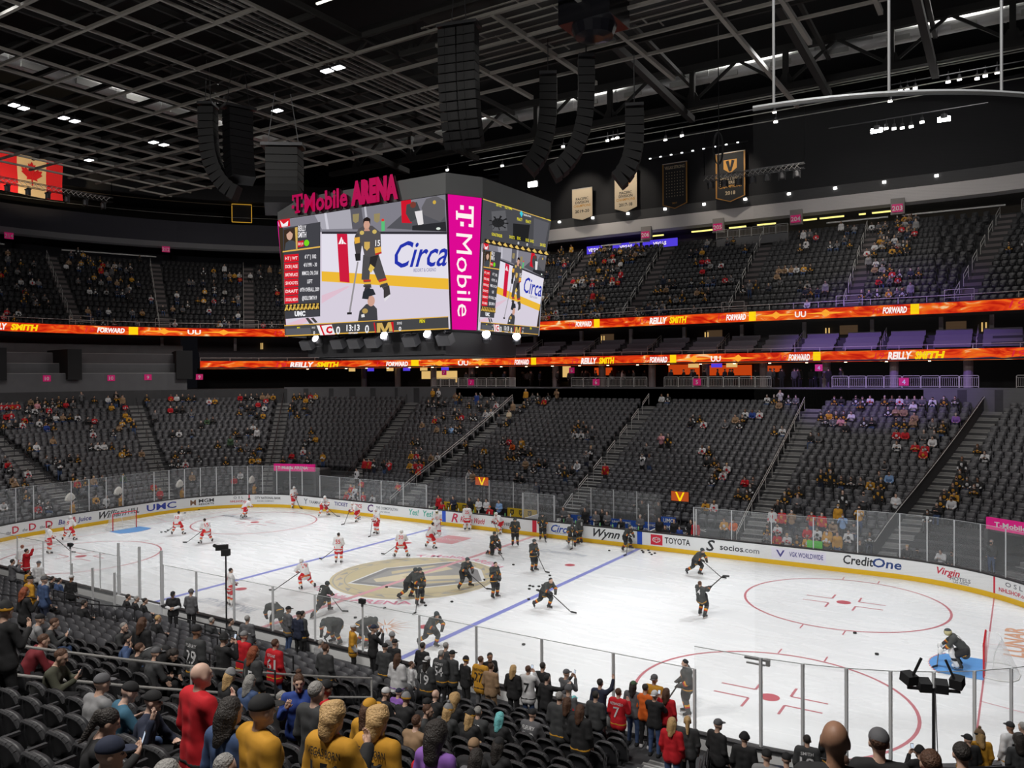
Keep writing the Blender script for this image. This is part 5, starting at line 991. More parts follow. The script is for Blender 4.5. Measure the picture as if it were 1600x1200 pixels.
# ---------------------------------------------------------------- lighting trusses with lamps
def light_truss(lab, x0, x1, y0, y1, z, n, yb=1):
    a = Vector((x0, y0, z)); b = Vector((x1, y1, z)); e = empty('lighting_truss', (a+b)/2, label=lab, cat='lighting truss'); o = (a+b)/2; a -= o; b -= o; u = (b-a).normalized(); s = u.cross(Vector((0, 0, 1)))*.22; L = (b-a).length
    for q in (s+Vector((0, 0, .22)), s-Vector((0, 0, .22)), -s+Vector((0, 0, .22)), -s-Vector((0, 0, .22))): MB().bar(a+q, b+q, .06, n=6).build('chord', RAILD, e)
    m = int(L/.45)
    for q in (1, -1):
        mb = MB().bar(a+s*q+Vector((0, 0, .2)), b+s*q+Vector((0, 0, .2)), .03)
        for i in range(m): p = a+u*(i*.45); mb.bar(p+s*q+Vector((0, 0, -.22*q)), p+u*.45+s*q+Vector((0, 0, .22*q)), .035)
        mb.build('lattice', STEEL, e); MB().bar(a+Vector((0, 0, .2)), a+Vector((0, 0, 9)), .05).bar(b+Vector((0, 0, .2)), b+Vector((0, 0, 9)), .05).build('hoist_cable', RAILD, e)
    for i in range(n):
        p = o+a+u*(L*(i+.5)/n); h = empty('stage_light', p-Vector((0, 0, .35)), label='grey moving head lamp, %s under the %s' % (ORD[i], lab.split(',')[0]), cat='stage light', group='lamps under the '+lab.split(',')[0])
        MB().bar((0, 0, .1), (0, 0, -.1), .1).box((-.28, 0, -.35), (.07, .16, .6)).box((.28, 0, -.35), (.07, .16, .6)).box((0, 0, -.08), (.6, .3, .12)).build('yoke', RAILD, h); MB().lathe([(.14, .0), (.2, -.12), (.22, -.5), (.18, -.55)], n=12).build('head', mat('lamp_body', (.13, .13, .14), .4), h)
light_truss('lighting truss in front of the far right banner, hung with lamps', 3.5, 12.4, 38, 38, 29.0, 7)
light_truss('lighting truss crossing in front of the flag, hung with lamps', -46, -46, -3, 10.8, 28.2, 8)
# ---------------------------------------------------------------- flag and banners
FR = mat('flag_red', s2l(200, 20, 32), .8); FWm = mat('flag_white', s2l(214, 190, 150), .8)
fl = empty('canada_flag', (-58, 9.5, 32), label='large red and white flag with a red maple leaf hanging at the left end', cat='flag')
def fpt(u, v): y = -3.1+6.2*u; return (.16*math.sin(u*7)+.1*math.sin(v*5+u*3), y, -2.1+4.2*v-.06*math.sin(u*PI)*(1-v))
def fgrid(u0, u1, v0, v1, off=0, n=10):
    mb = MB(); us = np.linspace(u0, u1, n); vv = np.linspace(v0, v1, 8); V = [(fpt(a, b)[0]+off, *fpt(a, b)[1:]) for a in us for b in vv]; return mb.add(V, [(i*8+j, i*8+8+j, i*8+9+j, i*8+1+j) for i in range(n-1) for j in range(7)])
fgrid(0, .26, 0, 1).build('red_band', FR, fl, smooth=True); fgrid(.26, .75, 0, 1).build('white_field', FWm, fl, smooth=True); fgrid(.75, 1, 0, 1).build('red_band', FR, fl, smooth=True)
leaf = [(0, 1), (.1, .8), (.2, .86), (.15, .45), (.33, .62), (.37, .52), (.55, .56), (.48, .36), (.56, .3), (.26, .05), (.3, -.08), (.04, -.04), (.04, -.4), (-.04, -.4), (-.04, -.04), (-.3, -.08), (-.26, .05), (-.56, .3), (-.48, .36), (-.55, .56), (-.37, .52), (-.33, .62), (-.15, .45), (-.2, .86), (-.1, .8)]
mb = MB(); P = [(fpt(.505+x*.33, .42+y*.42)[0]+.08, *fpt(.505+x*.33, .42+y*.42)[1:]) for x, y in leaf]
c0 = (fpt(.505, .5)[0]+.1, *fpt(.505, .5)[1:]); mb.add([c0]+P, [(0, i+1, (i+1) % len(P)+1) for i in range(len(P))]); mb.build('maple_leaf', FR, fl); MB().bar((0, -3.2, 2.12), (0, 3.2, 2.12), .08).build('pole', STEEL, fl)
lamp('flag_light', 'SPOT', (-50, 5, 26), (-58, 9.5, 32), 5000, .2, (1, .78, .5), 50, .6)  # added warm spot that brightens the flag, no fixture modelled
def banner(x0, x1, z0, z1, field, edge, ink1, ink2, lines, lab, y=48.6, stars=False, shield=True):
    e = empty('hanging_banner', ((x0+x1)/2, y, z1), label=lab, cat='banner'); W = x1-x0; H = z1-z0; w = W/2
    sh = lambda k, yy: [(-w*k, yy, -.05*(1-k)*8), (w*k, yy, -.05*(1-k)*8), (w*k, yy, -H*.9+(1-k)*.5), (0, yy, -H+(1-k)*.9), (-w*k, yy, -H*.9+(1-k)*.5)]
    MB().prism(sh(1, 0), (0, .03, 0)).build('cloth', edge, e); MB().poly(sh(.9, -.012)).build('field', field, e); MB().bar((-w, 0, .03), (w, 0, .03), .07).build('rod', STEEL, e)
    if shield:
        mb = MB(); mb.poly([(-w*.45, -.02, -H*.14), (w*.45, -.02, -H*.14), (w*.45, -.02, -H*.32), (0, -.02, -H*.42), (-w*.45, -.02, -H*.32)]); mb.build('shield', ink2, e); mb = MB(); mb.poly([(-w*.3, -.03, -H*.17), (-w*.1, -.03, -H*.15), (0, -.03, -H*.3), (w*.1, -.03, -H*.15), (w*.3, -.03, -H*.17), (w*.08, -.03, -H*.38), (-w*.08, -.03, -H*.38)]); mb.build('emblem', field, e)
    mb = MB(); m2 = MB()
    for t, zz, hh, ww, k in lines: put_text(m2 if k else mb, t, lambda s, z: (s, -.03, z), w=W*ww, h=hh, x=0, y=-zz*H, align='C', bold=.02)
    if stars:
        for c in range(7):
            for r in range(9): mb.box((-w*.66+c*w*.22, -.03, -H*.2-r*H*.065), (.07, .01, .09))
    mb.build('lettering', ink1, e)
    if m2.v: m2.build('gold_lettering', ink2, e)
CR = mat('banner_cream', s2l(214, 196, 170), .8); BKB = mat('banner_black', (.02, .02, .022), .8); GB = mat('banner_gold_edge', s2l(170, 120, 50), .6); GO = mat('banner_gold_ink', s2l(196, 140, 56), .6)
SC_ = 48.6
banner(-15.9, -13.3, 28.9, 32.5, CR, CR, BKB, GO, (('PACIFIC', .36, .3, .62, 0), ('DIVISION', .47, .3, .66, 0), ('CHAMPIONS', .58, .3, .84, 1), ('2019-20', .76, .34, .7, 0)), 'cream championship banner reading 2019-20, half hidden by the speakers', shield=False)
banner(-10.5, -7.8, 29.2, 33.9, CR, CR, BKB, GO, (('PACIFIC', .57, .3, .56, 0), ('DIVISION', .65, .3, .62, 0), ('CHAMPIONS', .73, .3, .84, 1), ('2017-18', .86, .36, .6, 0)), 'cream championship banner with a shield reading 2017-18')
banner(-4.8, -2.0, 28.9, 33.8, BKB, GB, mat('ink_cream', s2l(200, 180, 150), .7), GO, (('VEGAS STRONG', .12, .34, .8, 0), ('2017', .89, .16, .2, 1)), 'black banner with rows of small stars and a gold edge', stars=True, shield=False)
banner(1.1, 4.2, 28.9, 34.0, BKB, GB, MATS['ink_cream'], GO, (('WESTERN', .55, .3, .7, 0), ('CONFERENCE', .63, .3, .78, 0), ('CHAMPIONS', .71, .3, .78, 1), ('2018', .85, .38, .34, 0)), 'black banner with a gold shield reading 2018 behind the lighting truss')
for x0, x1, z in ((-6.2, -1.0, 34.6), (-.4, 4.6, 34.8)): tag(MB().box(((x0+x1)/2, 48.2, z), (x1-x0, .12, .12)).build('banner_light_bar', RAILD), 'thin light bar above the %s black banner' % ('left' if x0 < -2 else 'right'), 'lighting bar')
for k in range(9): tag(MB().box((-6.0+k*1.2, 48.1, 34.55+.03*k), (.22, .1, .1)).build('banner_lamp', LAMP2), 'tiny white lamp on the bar above the black banners, %s from the left' % ORD[k], 'light', 'lamps above the black banners')
# ---------------------------------------------------------------- protective netting over the near right end
NETM = clear('safety_net', (.05, .05, .05), .78, .9, grid=14)
en = empty('safety_net', (24, -12, 3.5), label='fine safety netting hung from a curved pipe over the near right glass', cat='safety net'); o = Vector(en.location)
Qn = qs(Q5+1.0, Q6, .9); mb = MB(); V = []; F = []
for q in Qn: x, y = RP(q, .35); V += [Vector((x, y, 3.5))-o, Vector((x, y, 17.95))-o]
for i in range(len(Qn)-1): F.append((2*i, 2*i+2, 2*i+3, 2*i+1))
mb.add(V, F); me = mb.mesh('net', NETM); uv = me.uv_layers.new(); 
for p in me.polygons:
    i = p.index
    for li, (a, b) in zip(p.loop_indices, ((i*.9, 0), (i*.9+.9, 0), (i*.9+.9, 14.45), (i*.9, 14.45))): uv.data[li].uv = (a, b)
link('net', me, en); MB().path([Vector((*RP(q, .35), 17.95))-o for q in Qn], .14, n=8).build('hanging_pipe', mat('pipe_pale', (.22, .22, .22), .5), en)
for q in (Q5+2.2, Q5+8.5, Q5+15): x, y = RP(q, .35); MB().bar(Vector((x, y, 17.95))-o, Vector((x, y, 33))-o, .07, n=6).build('hanger_rod', MATS['pipe_pale'], en)
e = empty('cable_hoist', (9.2, 24.5, 30), label='coiled cable hanging in front of the far curtain wall', cat='cable'); mb = MB()
for k in range(4): mb.path([(.35*math.cos(t), .1*k-.15, -2.2+1.2*math.sin(t)) for t in np.linspace(0, 2*PI, 16)], .05)
mb.path([(0, 0, 12), (0.05, 0, 0), (0, 0, -3.4), (.1, 0, -5.2)], .07); mb.build('cable', RAILD, e)
# magenta arena signs over the tunnels at the rink corners
def tunnel(lab, x, y, rz, w, h, zs, txt):
    e = empty('tunnel_sign', (x, y, zs), rz, lab, 'sign'); MB().box((0, 0, 0), (w, .15, h)).build('panel', mat('sign_magenta', s2l(205, 20, 120), .5, emis=s2l(205, 20, 120), es=.35), e); mb = MB(); put_text(mb, txt, lambda s, z: (s, -.08, z), w=w*.74, h=h*.42, x=-w*.4, y=-h*.2, bold=.03); mb.build('lettering', TXTW, e)
for lab, x, y, rz, w in (('magenta sign with white lettering over the tunnel at the far left rink corner', -25.4, 14.7, .34, 3.9), ('magenta sign with white lettering over the tunnel at the far right rink corner', 28.6, 13.5, -.55, 4.4)):
    tunnel(lab, x, y, rz, w, .62, 3.12, 'T-Mobile ARENA')
    mb = MB(); R = Matrix.Rotation(rz, 3, 'Z')
    for c, d in (((-w/2, 1.4, 1.4), (.2, 3, 2.8)), ((w/2, 1.4, 1.4), (.2, 3, 2.8)), ((0, 2.9, 1.4), (w, .2, 2.8)), ((0, 1.5, 2.75), (w, 2.9, .15))):
        b = MB().box(c, d); b.v = [tuple(R @ Vector(p)+Vector((x, y, 0))) for p in b.v]; mb.add(b.v, b.f)
    mb.build('wall_tunnel', mat('tunnel_grey', (.06, .06, .065), .7), kind='structure')
FARP_T = "5/22/20/w/0 5/22/19/k/0 5/22/4/w/0 5/22/3/k/0 5/22/2/w/1 5/22/0/g/0 5/22/1/k/0 5/21/2/t/0 5/19/6/w/0 5/19/5/b/0 5/19/4/w/0 5/18/13/k/0 5/18/12/k/0 5/17/13/k/0 5/17/11/w/0 5/17/8/g/0 5/18/7/t/0 5/18/6/k/0 5/17/6/k/0 5/16/1/k/0 5/16/0/w/0 4/15/15/k/0 4/15/14/g/0 5/13/15/p/1 5/13/14/k/1 5/11/16/g/1 5/9/15/w/1 5/9/14/g/1 5/12/9/w/0 5/12/8/k/0 5/10/7/k/0 5/10/6/k/0 5/9/5/k/0 5/9/4/w/0 5/8/5/k/0 5/8/4/w/0 5/7/5/k/0 5/7/1/r/0 5/7/0/g/0 5/6/0/k/0 5/5/1/k/0 5/5/0/k/0 4/8/9/k/1 4/5/11/k/0 4/6/10/k/0 4/4/9/g/1 4/3/10/k/1 5/3/4/y/0 5/3/3/w/0 4/22/16/k/0 4/22/15/k/0 4/22/12/k/0 4/22/11/w/0 4/21/12/k/0 4/22/13/k/0 4/22/9/k/0 4/22/8/g/0 4/22/7/w/0 4/22/6/g/0 4/22/5/g/0 4/21/5/w/0 4/22/4/g/0 4/22/3/w/0 4/22/2/k/0 4/22/1/k/0 4/19/16/k/0 4/19/15/y/0 4/18/15/k/0 4/19/14/k/0 4/19/13/k/0 4/19/12/w/0 4/18/14/g/0 4/18/13/p/0 4/17/12/k/0 4/18/10/k/0 4/18/9/k/0 4/20/8/k/0 4/20/7/t/0 4/20/6/t/0 4/18/6/k/0 4/18/5/k/0 4/18/4/t/0 4/19/4/t/0 4/18/1/k/0 4/19/0/v/0 4/17/1/k/0 4/18/2/g/0 4/16/5/r/0 4/16/4/r/0 4/16/2/g/0 4/16/1/g/0 4/14/2/r/0 4/14/1/r/0 4/15/1/w/0 4/13/1/r/0 4/14/4/w/0 4/11/4/g/0 4/9/4/g/0 4/9/3/lb/0 4/8/3/k/0 4/6/2/k/1 4/5/0/w/1 4/8/7/k/0 4/8/6/k/0 4/8/5/g/0 4/8/4/y/0 4/8/8/k/1 4/9/9/k/1 4/5/5/k/1 4/5/3/g/1 4/6/11/k/0 3/11/15/k/1 3/10/14/k/0 3/9/13/k/0 3/8/12/k/0 3/7/12/k/0 3/7/11/y/0 3/9/12/k/0 3/9/11/k/0 3/8/10/k/0 3/6/11/k/0 3/6/10/w/0 3/4/10/k/0 3/5/10/k/0 3/14/17/k/0 3/13/15/w/0 7/22/17/y/1 7/22/16/w/1 7/21/11/t/1 7/21/10/k/1 7/22/8/k/0 7/22/7/g/0 7/22/4/k/0 7/20/7/k/0 7/21/6/b/1 7/20/3/k/0 7/20/1/w/0 7/20/5/k/0 7/19/3/k/0 7/20/14/k/0 7/20/13/k/0 7/20/15/k/0 7/20/16/k/0 7/18/1/w/0 7/18/0/w/0 7/16/10/r/0 7/16/9/g/0 7/17/9/k/0 7/18/8/k/0 7/17/6/k/0 7/17/5/r/0 7/18/7/g/0 7/17/3/k/0 7/17/2/k/0 7/15/11/t/0 7/14/7/t/0 7/14/5/k/0 7/14/4/lb/0 7/15/3/k/0 7/14/2/k/0 7/14/3/k/0 6/19/20/t/1 6/17/19/c/1 6/16/20/g/1 6/16/19/k/0 6/22/20/y/1 6/22/19/g/0 6/22/18/k/0 6/22/14/t/1 6/21/17/k/0 6/21/16/r/0 6/21/19/k/0 6/19/19/k/0 6/20/19/k/0 6/22/16/k/0 6/16/6/k/0 6/16/5/g/0 6/15/6/k/0 6/14/5/w/0 6/14/4/w/0 6/15/4/k/0 6/14/3/g/0 6/14/2/g/1 6/12/16/k/0 6/12/15/r/0 6/11/14/o/0 6/11/12/y/1 6/10/18/y/0 6/9/13/k/0 6/9/12/k/0 6/10/12/k/0 6/10/11/k/0 6/10/10/k/0 6/9/11/k/0 6/7/8/t/1 6/8/7/k/0 6/8/6/k/0 6/7/7/k/0 6/7/17/k/0 6/7/16/k/0 6/8/3/g/0 6/7/2/k/0 6/7/3/k/0 6/6/1/k/1 6/7/1/k/0 6/8/1/w/0 6/9/0/g/1 6/10/0/k/1 5/7/19/r/1 6/10/21/k/1 7/11/8/k/0 7/11/7/k/0 7/9/5/g/0 7/9/4/g/0 7/8/5/y/0 7/8/4/r/0 7/7/2/k/0 7/7/1/k/0 7/8/1/t/0 7/8/0/w/0 7/5/1/k/0 7/5/0/r/0 6/5/16/w/0 6/4/14/t/1 6/5/8/k/0 6/5/7/k/0 6/3/3/n/1 9/22/18/r/0 9/22/17/w/0 9/22/16/k/0 9/22/15/k/0 9/22/14/k/0 9/22/6/r/0 9/22/5/k/0 9/22/4/k/0 9/22/3/k/0 9/22/2/t/0 9/22/1/t/0 9/22/0/y/0 9/22/22/k/0 9/21/11/w/0 9/21/10/y/0 9/19/17/r/0 9/19/16/k/0 9/19/15/k/0 9/18/13/g/0 9/20/5/k/0 9/19/3/k/0 9/20/2/r/0 9/19/1/w/0 9/21/1/r/0 9/19/4/k/0 9/18/5/k/0 9/18/3/k/0 9/17/2/k/0 9/17/1/y/0 9/15/11/k/0 9/16/10/gr/0 9/16/9/k/0 9/13/15/k/0 9/13/14/w/0 9/13/12/g/0 9/13/5/k/0 9/12/4/k/0 9/13/3/k/0 9/14/2/w/0 9/13/2/k/0 9/12/1/w/1 9/10/5/gr/1 9/10/4/g/0 9/9/3/k/0 9/9/2/g/0 9/10/7/k/0 9/9/11/k/0 9/9/12/k/0 9/8/13/k/0 9/7/9/k/0 9/8/1/k/0 9/9/0/k/0 9/7/1/k/0 9/6/1/y/0 9/6/0/y/0 9/6/13/k/0 9/6/12/k/0 9/6/11/w/0 9/6/5/k/0 10/15/0/k/1 9/17/19/g/1 8/18/19/k/1 8/19/19/k/1 8/22/21/k/0 8/22/19/k/0 8/22/18/r/0 8/22/17/y/0 8/22/20/k/0 8/21/17/k/0 8/21/18/y/0 8/19/17/k/0 8/18/16/k/0 8/17/17/k/0 8/13/12/k/0 8/11/10/y/0 8/11/11/k/0 8/10/11/k/0 8/6/12/k/0 8/7/11/r/0 8/6/10/k/0 8/8/10/w/0 8/6/8/k/0 8/7/8/g/0 10/22/12/k/0 10/22/8/k/0 10/22/6/g/1 10/22/7/k/0 10/22/9/k/0 10/22/10/k/0 10/22/4/k/0 10/22/2/w/0 10/22/1/k/1 10/22/0/y/0 10/21/0/t/1 10/21/1/k/1 10/22/11/k/0 10/21/11/k/0 10/21/10/k/0 10/21/9/k/0 10/21/8/r/0 10/21/12/p/0 10/22/13/t/0 10/20/11/r/0 10/20/10/g/0 10/21/7/g/0 10/21/18/r/0 10/21/17/r/0 10/21/16/r/0 10/21/15/r/0 10/19/18/r/0 10/19/17/r/0 10/20/13/w/0 10/20/14/k/0 10/18/15/r/0 10/18/14/k/0 10/19/12/g/0 10/18/11/k/0 10/18/10/w/0 10/18/9/t/0 10/18/8/k/0 10/18/7/w/0 10/17/13/w/0 10/16/12/b/0 10/17/12/k/0 10/16/11/k/0 10/17/17/k/0 10/17/16/w/0 10/17/18/g/0 10/17/19/k/0 10/13/12/t/0 10/17/6/k/0 10/17/5/r/0 10/20/2/y/0 10/20/0/r/0 10/18/0/y/0 10/17/0/y/0 10/16/1/y/0 10/15/6/k/0 10/14/6/w/0 10/14/3/k/0 10/15/2/t/0 10/11/7/k/0 10/11/6/w/0 10/11/5/w/0 10/11/4/k/0 10/9/3/y/0 10/10/2/k/0 10/9/2/k/0 10/9/0/t/0 10/9/11/k/0 10/9/10/k/0 10/9/14/g/0 10/9/13/k/0 10/12/16/k/0 10/12/15/w/0 11/10/1/g/0 11/9/1/r/0 11/8/1/k/0 11/7/0/w/0 11/6/2/t/0 11/4/2/k/0 11/5/1/k/0 10/7/13/k/1 10/5/11/k/0 10/4/11/r/0 10/4/10/k/0 10/4/9/t/0 10/4/8/k/0 10/4/5/gr/0 11/5/2/t/0 5/0/1/y/1 5/0/0/y/1 5/1/1/y/0 5/1/0/o/0 4/1/10/k/0 4/0/9/g/0 4/0/8/r/0 4/1/9/w/0 4/2/10/w/1 4/2/9/r/1 4/2/8/t/1 4/0/7/w/0 4/0/6/k/0 4/0/5/y/0 4/1/6/r/0 4/2/6/r/1 4/2/5/r/1 4/1/5/w/0 4/0/4/k/0 4/0/3/y/1 4/1/4/y/0 4/0/2/y/1 4/3/4/y/1 4/2/3/lb/1 4/2/4/t/0 4/3/2/y/1 4/2/2/g/0 4/1/2/w/0 4/0/0/k/0 4/1/0/k/0 3/0/7/k/0 3/0/6/k/0 3/0/4/w/0 3/0/3/k/0 3/1/0/k/1 7/0/7/r/0 7/1/8/r/0 7/0/6/w/0 7/3/9/w/1 7/2/7/r/0 7/5/10/r/1 7/5/9/r/1 7/5/8/k/1 7/5/6/k/1 7/5/5/r/1 7/6/3/y/0 7/6/2/r/0 7/6/1/r/0 7/0/4/r/0 7/0/2/w/0 7/2/0/r/0 7/1/7/w/0 7/0/5/k/0 8/6/5/y/1 10/0/0/r/1 9/3/2/w/0 9/2/3/r/0 10/0/8/w/1 10/1/9/y/0 11/3/2/k/0 11/2/1/k/0 11/1/1/k/0 11/1/2/r/0 11/2/5/w/0 9/3/9/t/0 10/2/0/r/0"
NEARPOS = {'edge': (15.08, -28.26, 16), 'redhair': (5.52, -23.22, 10), 'goldhood': (-0.92, -19.86, 6), 'blueshirt': (0.0, -19.86, 6), 'whitegrey': (-3.2, -18.18, 4), 'blackjkt': (-8.89, -14.66, 0), 'blueseat': (-8.42, -14.65, 0), 'usher1': (-4.39, -16.5, 2), 'greyphone': (-10.8, -15.66, 1), 'redarm': (-13.89, -13.5, 0), 'kidgold': (-9.4, -15.66, 1), 'whitepouch': (-10.52, -14.64, 0), 'blond1': (-0.09, -19.1, 5), 'dark1': (0.83, -19.09, 5), 'greyhood': (8.25, -24.14, 11), 'phone1': (8.74, -24.14, 11), 'maroon': (12.63, -26.66, 14), 'camo': (14.47, -27.5, 15), 'baldmask': (7.59, -21.62, 8), 'denimarm': (10.36, -23.3, 10), 'longbrown': (10.83, -23.22, 10), 'lean10': (12.21, -24.06, 11), 'leanwoman': (12.53, -24.06, 11), 'greycap1': (12.94, -24.14, 11), 'dark2': (13.53, -24.14, 11), 'n29': (12.82, -23.22, 10), 'greybeanie': (14.7, -24.14, 11), 'greyhair1': (15.07, -24.14, 11), 'beanphone': (12.65, -22.37, 9), 'redjer1': (11.29, -20.69, 7), 'auburn': (14.72, -23.22, 10), 'usher2': (-0.32, -14.68, 0), 'hoodgrey': (0.05, -14.13, 0), 'blond2': (4.03, -18.25, 4), 'suit1': (-3.49, -14.58, 0), 'suit2': (-2.77, -14.6, 0), 'suit3': (-2.86, -14.2, 0), 'darkj1': (3.54, -15.73, 1), 'darkj2': (3.35, -14.63, 0), 'greybent': (6.32, -16.5, 2), 'skull': (18.29, -28.34, 16), 'navycap': (18.62, -28.34, 16), 'greyhat': (18.34, -28.34, 16), 'baldred': (20.94, -29.1, 17), 'denimhair': (22.48, -29.93, 18), 'starjkt': (21.02, -30.02, 18), 'greyclose': (22.98, -30.83, 19), 'capclose': (23.17, -30.83, 19), 'baldglass': (22.63, -30.01, 18), 'goldcap': (22.86, -29.92, 18), 'n61': (12.47, -20.69, 7), 'bunblue': (18.8, -25.74, 13), 'lookr': (17.38, -24.98, 12), 'bigblack': (20.9, -27.41, 15), 'capred': (19.36, -25.74, 13), 'twinA': (22.87, -29.08, 17), 'goldcapw': (21.02, -26.58, 14), 'twinB': (22.68, -28.25, 16), 'plaid': (18.99, -23.29, 10), 'bighair': (22.78, -27.4, 15), 'redbald': (21.28, -25.82, 13), 'whitecap': (16.38, -20.78, 7), 'bean1': (16.82, -20.77, 7), 'cap2': (17.09, -20.78, 7), 'pom1': (17.27, -20.78, 7), 'bean2': (17.48, -20.78, 7), 'bald3': (16.26, -19.1, 5), 'greyj': (18.34, -21.61, 8), 'curls': (16.86, -19.1, 5), 'greyjer': (18.11, -19.93, 6), 'teal': (18.57, -19.94, 6), 'tancap': (20.9, -24.13, 11), 'capback1': (20.92, -23.3, 10), 'greyj2': (21.83, -24.98, 12), 'charjkt': (12.53, -19.02, 5), 'greyglass': (8.04, -14.29, 0), 'gold2': (8.84, -14.11, 0), 'coatblue': (9.82, -14.16, 0), 'capgrey3': (11.65, -15.66, 1), 'capgold3': (11.12, -14.59, 0), 'greycap3': (10.58, -14.09, 0), 'whitejer': (13.61, -17.34, 3), 'kidcap': (15.11, -19.09, 5), 'child1': (12.7, -15.66, 1), 'duck19': (13.98, -16.5, 2), 'n54': (13.07, -14.66, 0), 'greyjer2': (13.36, -14.49, 0), 'blackbean': (13.89, -14.5, 0), 'n27': (14.41, -14.44, 0), 'tancoat': (14.98, -14.73, 0), 'usher3': (14.46, -14.02, 0), 'cap4': (12.1, -14.36, 0), 'grey4': (12.73, -13.97, 0), 'g450': (5.27, -13.78, 0), 'navy466': (6.09, -14.03, 0), 'n61c': (6.15, -13.9, 0), 'coat800': (15.66, -14.56, 0), 'w7': (16.06, -14.38, 0), 'b848': (16.29, -13.93, 0), 'bald854': (16.87, -14.7, 0), 'hood884': (17.15, -14.07, 0), 'grey887': (18.09, -15.66, 1), 'char874': (19.22, -18.18, 4), 'brown885': (19.43, -18.18, 4), 'kidred': (18.25, -15.66, 1), 'long906': (20.2, -19.01, 5), 'seat840': (18.68, -18.26, 4), 'hood930': (18.89, -15.65, 1), 'blue937': (18.31, -14.21, 0), 'red7': (19.04, -14.57, 0), 'dark989': (19.18, -13.9, 0), 'gold1022': (19.63, -13.49, 0), 'whitecap2': (19.94, -14.22, 0), 'orange1005': (19.54, -13.9, 0), 'red1043': (20.15, -13.89, 0), 'redblond': (21.65, -17.34, 3), 'greyblond': (21.7, -16.49, 2), 'capblack': (22.41, -16.48, 2), 'coat1163': (23.26, -17.27, 3), 'grey1198': (24.37, -19.66, 6), 'kid822': (22.47, -24.97, 12), 'head1203': (24.43, -19.65, 6), 'navy1229': (24.51, -18.79, 5), 'n19': (24.16, -15.44, 1), 'bean1300': (24.4, -13.85, 0), 'bigbald': (24.92, -16.12, 2), 'small1335': (24.94, -14.04, 0), 'flatcap': (25.88, -16.72, 3), 'camop': (26.41, -14.73, 1), 'red1461': (26.91, -17.25, 4), 'stripe1514': (27.25, -12.86, 0), 'goldcoat': (27.46, -12.42, 0), 'w1580': (28.08, -11.55, 0), 'curly1592': (28.25, -12.3, 0), 'edge1598': (28.33, -11.4, 0), 'kid1505': (27.32, -16.16, 3)}
NFAR = 192
# ================================================================ PEOPLE: one continuous surface grown over a posed skeleton
def surface_nets(D, o, h):
    """quads of the zero level of the grid D"""
    s = D < 0; n = np.array(D.shape)
    idx = -np.ones(D.shape, int)
    c = np.stack([s[i:n[0]-1+i, j:n[1]-1+j, k:n[2]-1+k] for i in (0, 1) for j in (0, 1) for k in (0, 1)]); act = c.any(0) & ~c.all(0)
    A = np.argwhere(act); idx[:-1, :-1, :-1][act] = np.arange(len(A)); acc = np.zeros((len(A), 3)); cnt = np.zeros(len(A))
    E = [((0, 0, 0), a) for a in range(3)]
    for a in range(3):
        b1, b2 = [x for x in range(3) if x != a]
        for p in (0, 1):
            for q in (0, 1):
                off = np.zeros(3, int); off[b1] = p; off[b2] = q; e = off.copy(); e[a] = 1
                P = A+off; R = A+e; d0 = D[P[:, 0], P[:, 1], P[:, 2]]; d1 = D[R[:, 0], R[:, 1], R[:, 2]]; m = (d0 < 0) != (d1 < 0)
                t = np.where(m, d0/np.where(m, d0-d1, 1), 0); pos = P.astype(float); pos[:, a] += t; acc[m] += pos[m]; cnt[m] += 1
    V = acc/cnt[:, None]*h+o; F = []
    for a in range(3):
        b1, b2 = (a+1) % 3, (a+2) % 3
        sl0 = [slice(None)]*3; sl1 = [slice(None)]*3; sl0[a] = slice(0, -1); sl1[a] = slice(1, None)
        ch = s[tuple(sl0)] != s[tuple(sl1)]; P = np.argwhere(ch); P = P[(P[:, b1] > 0) & (P[:, b2] > 0)]
        e1 = np.zeros(3, int); e1[b1] = 1; e2 = np.zeros(3, int); e2[b2] = 1
        q = np.stack([idx[tuple((P-e1-e2).T)], idx[tuple((P-e2).T)], idx[tuple(P.T)], idx[tuple((P-e1).T)]], 1)
        ins = s[tuple(P.T)]; q[~ins] = q[~ins][:, ::-1]; F.append(q)
    F = np.concatenate(F); return V, F[(F >= 0).all(1)]
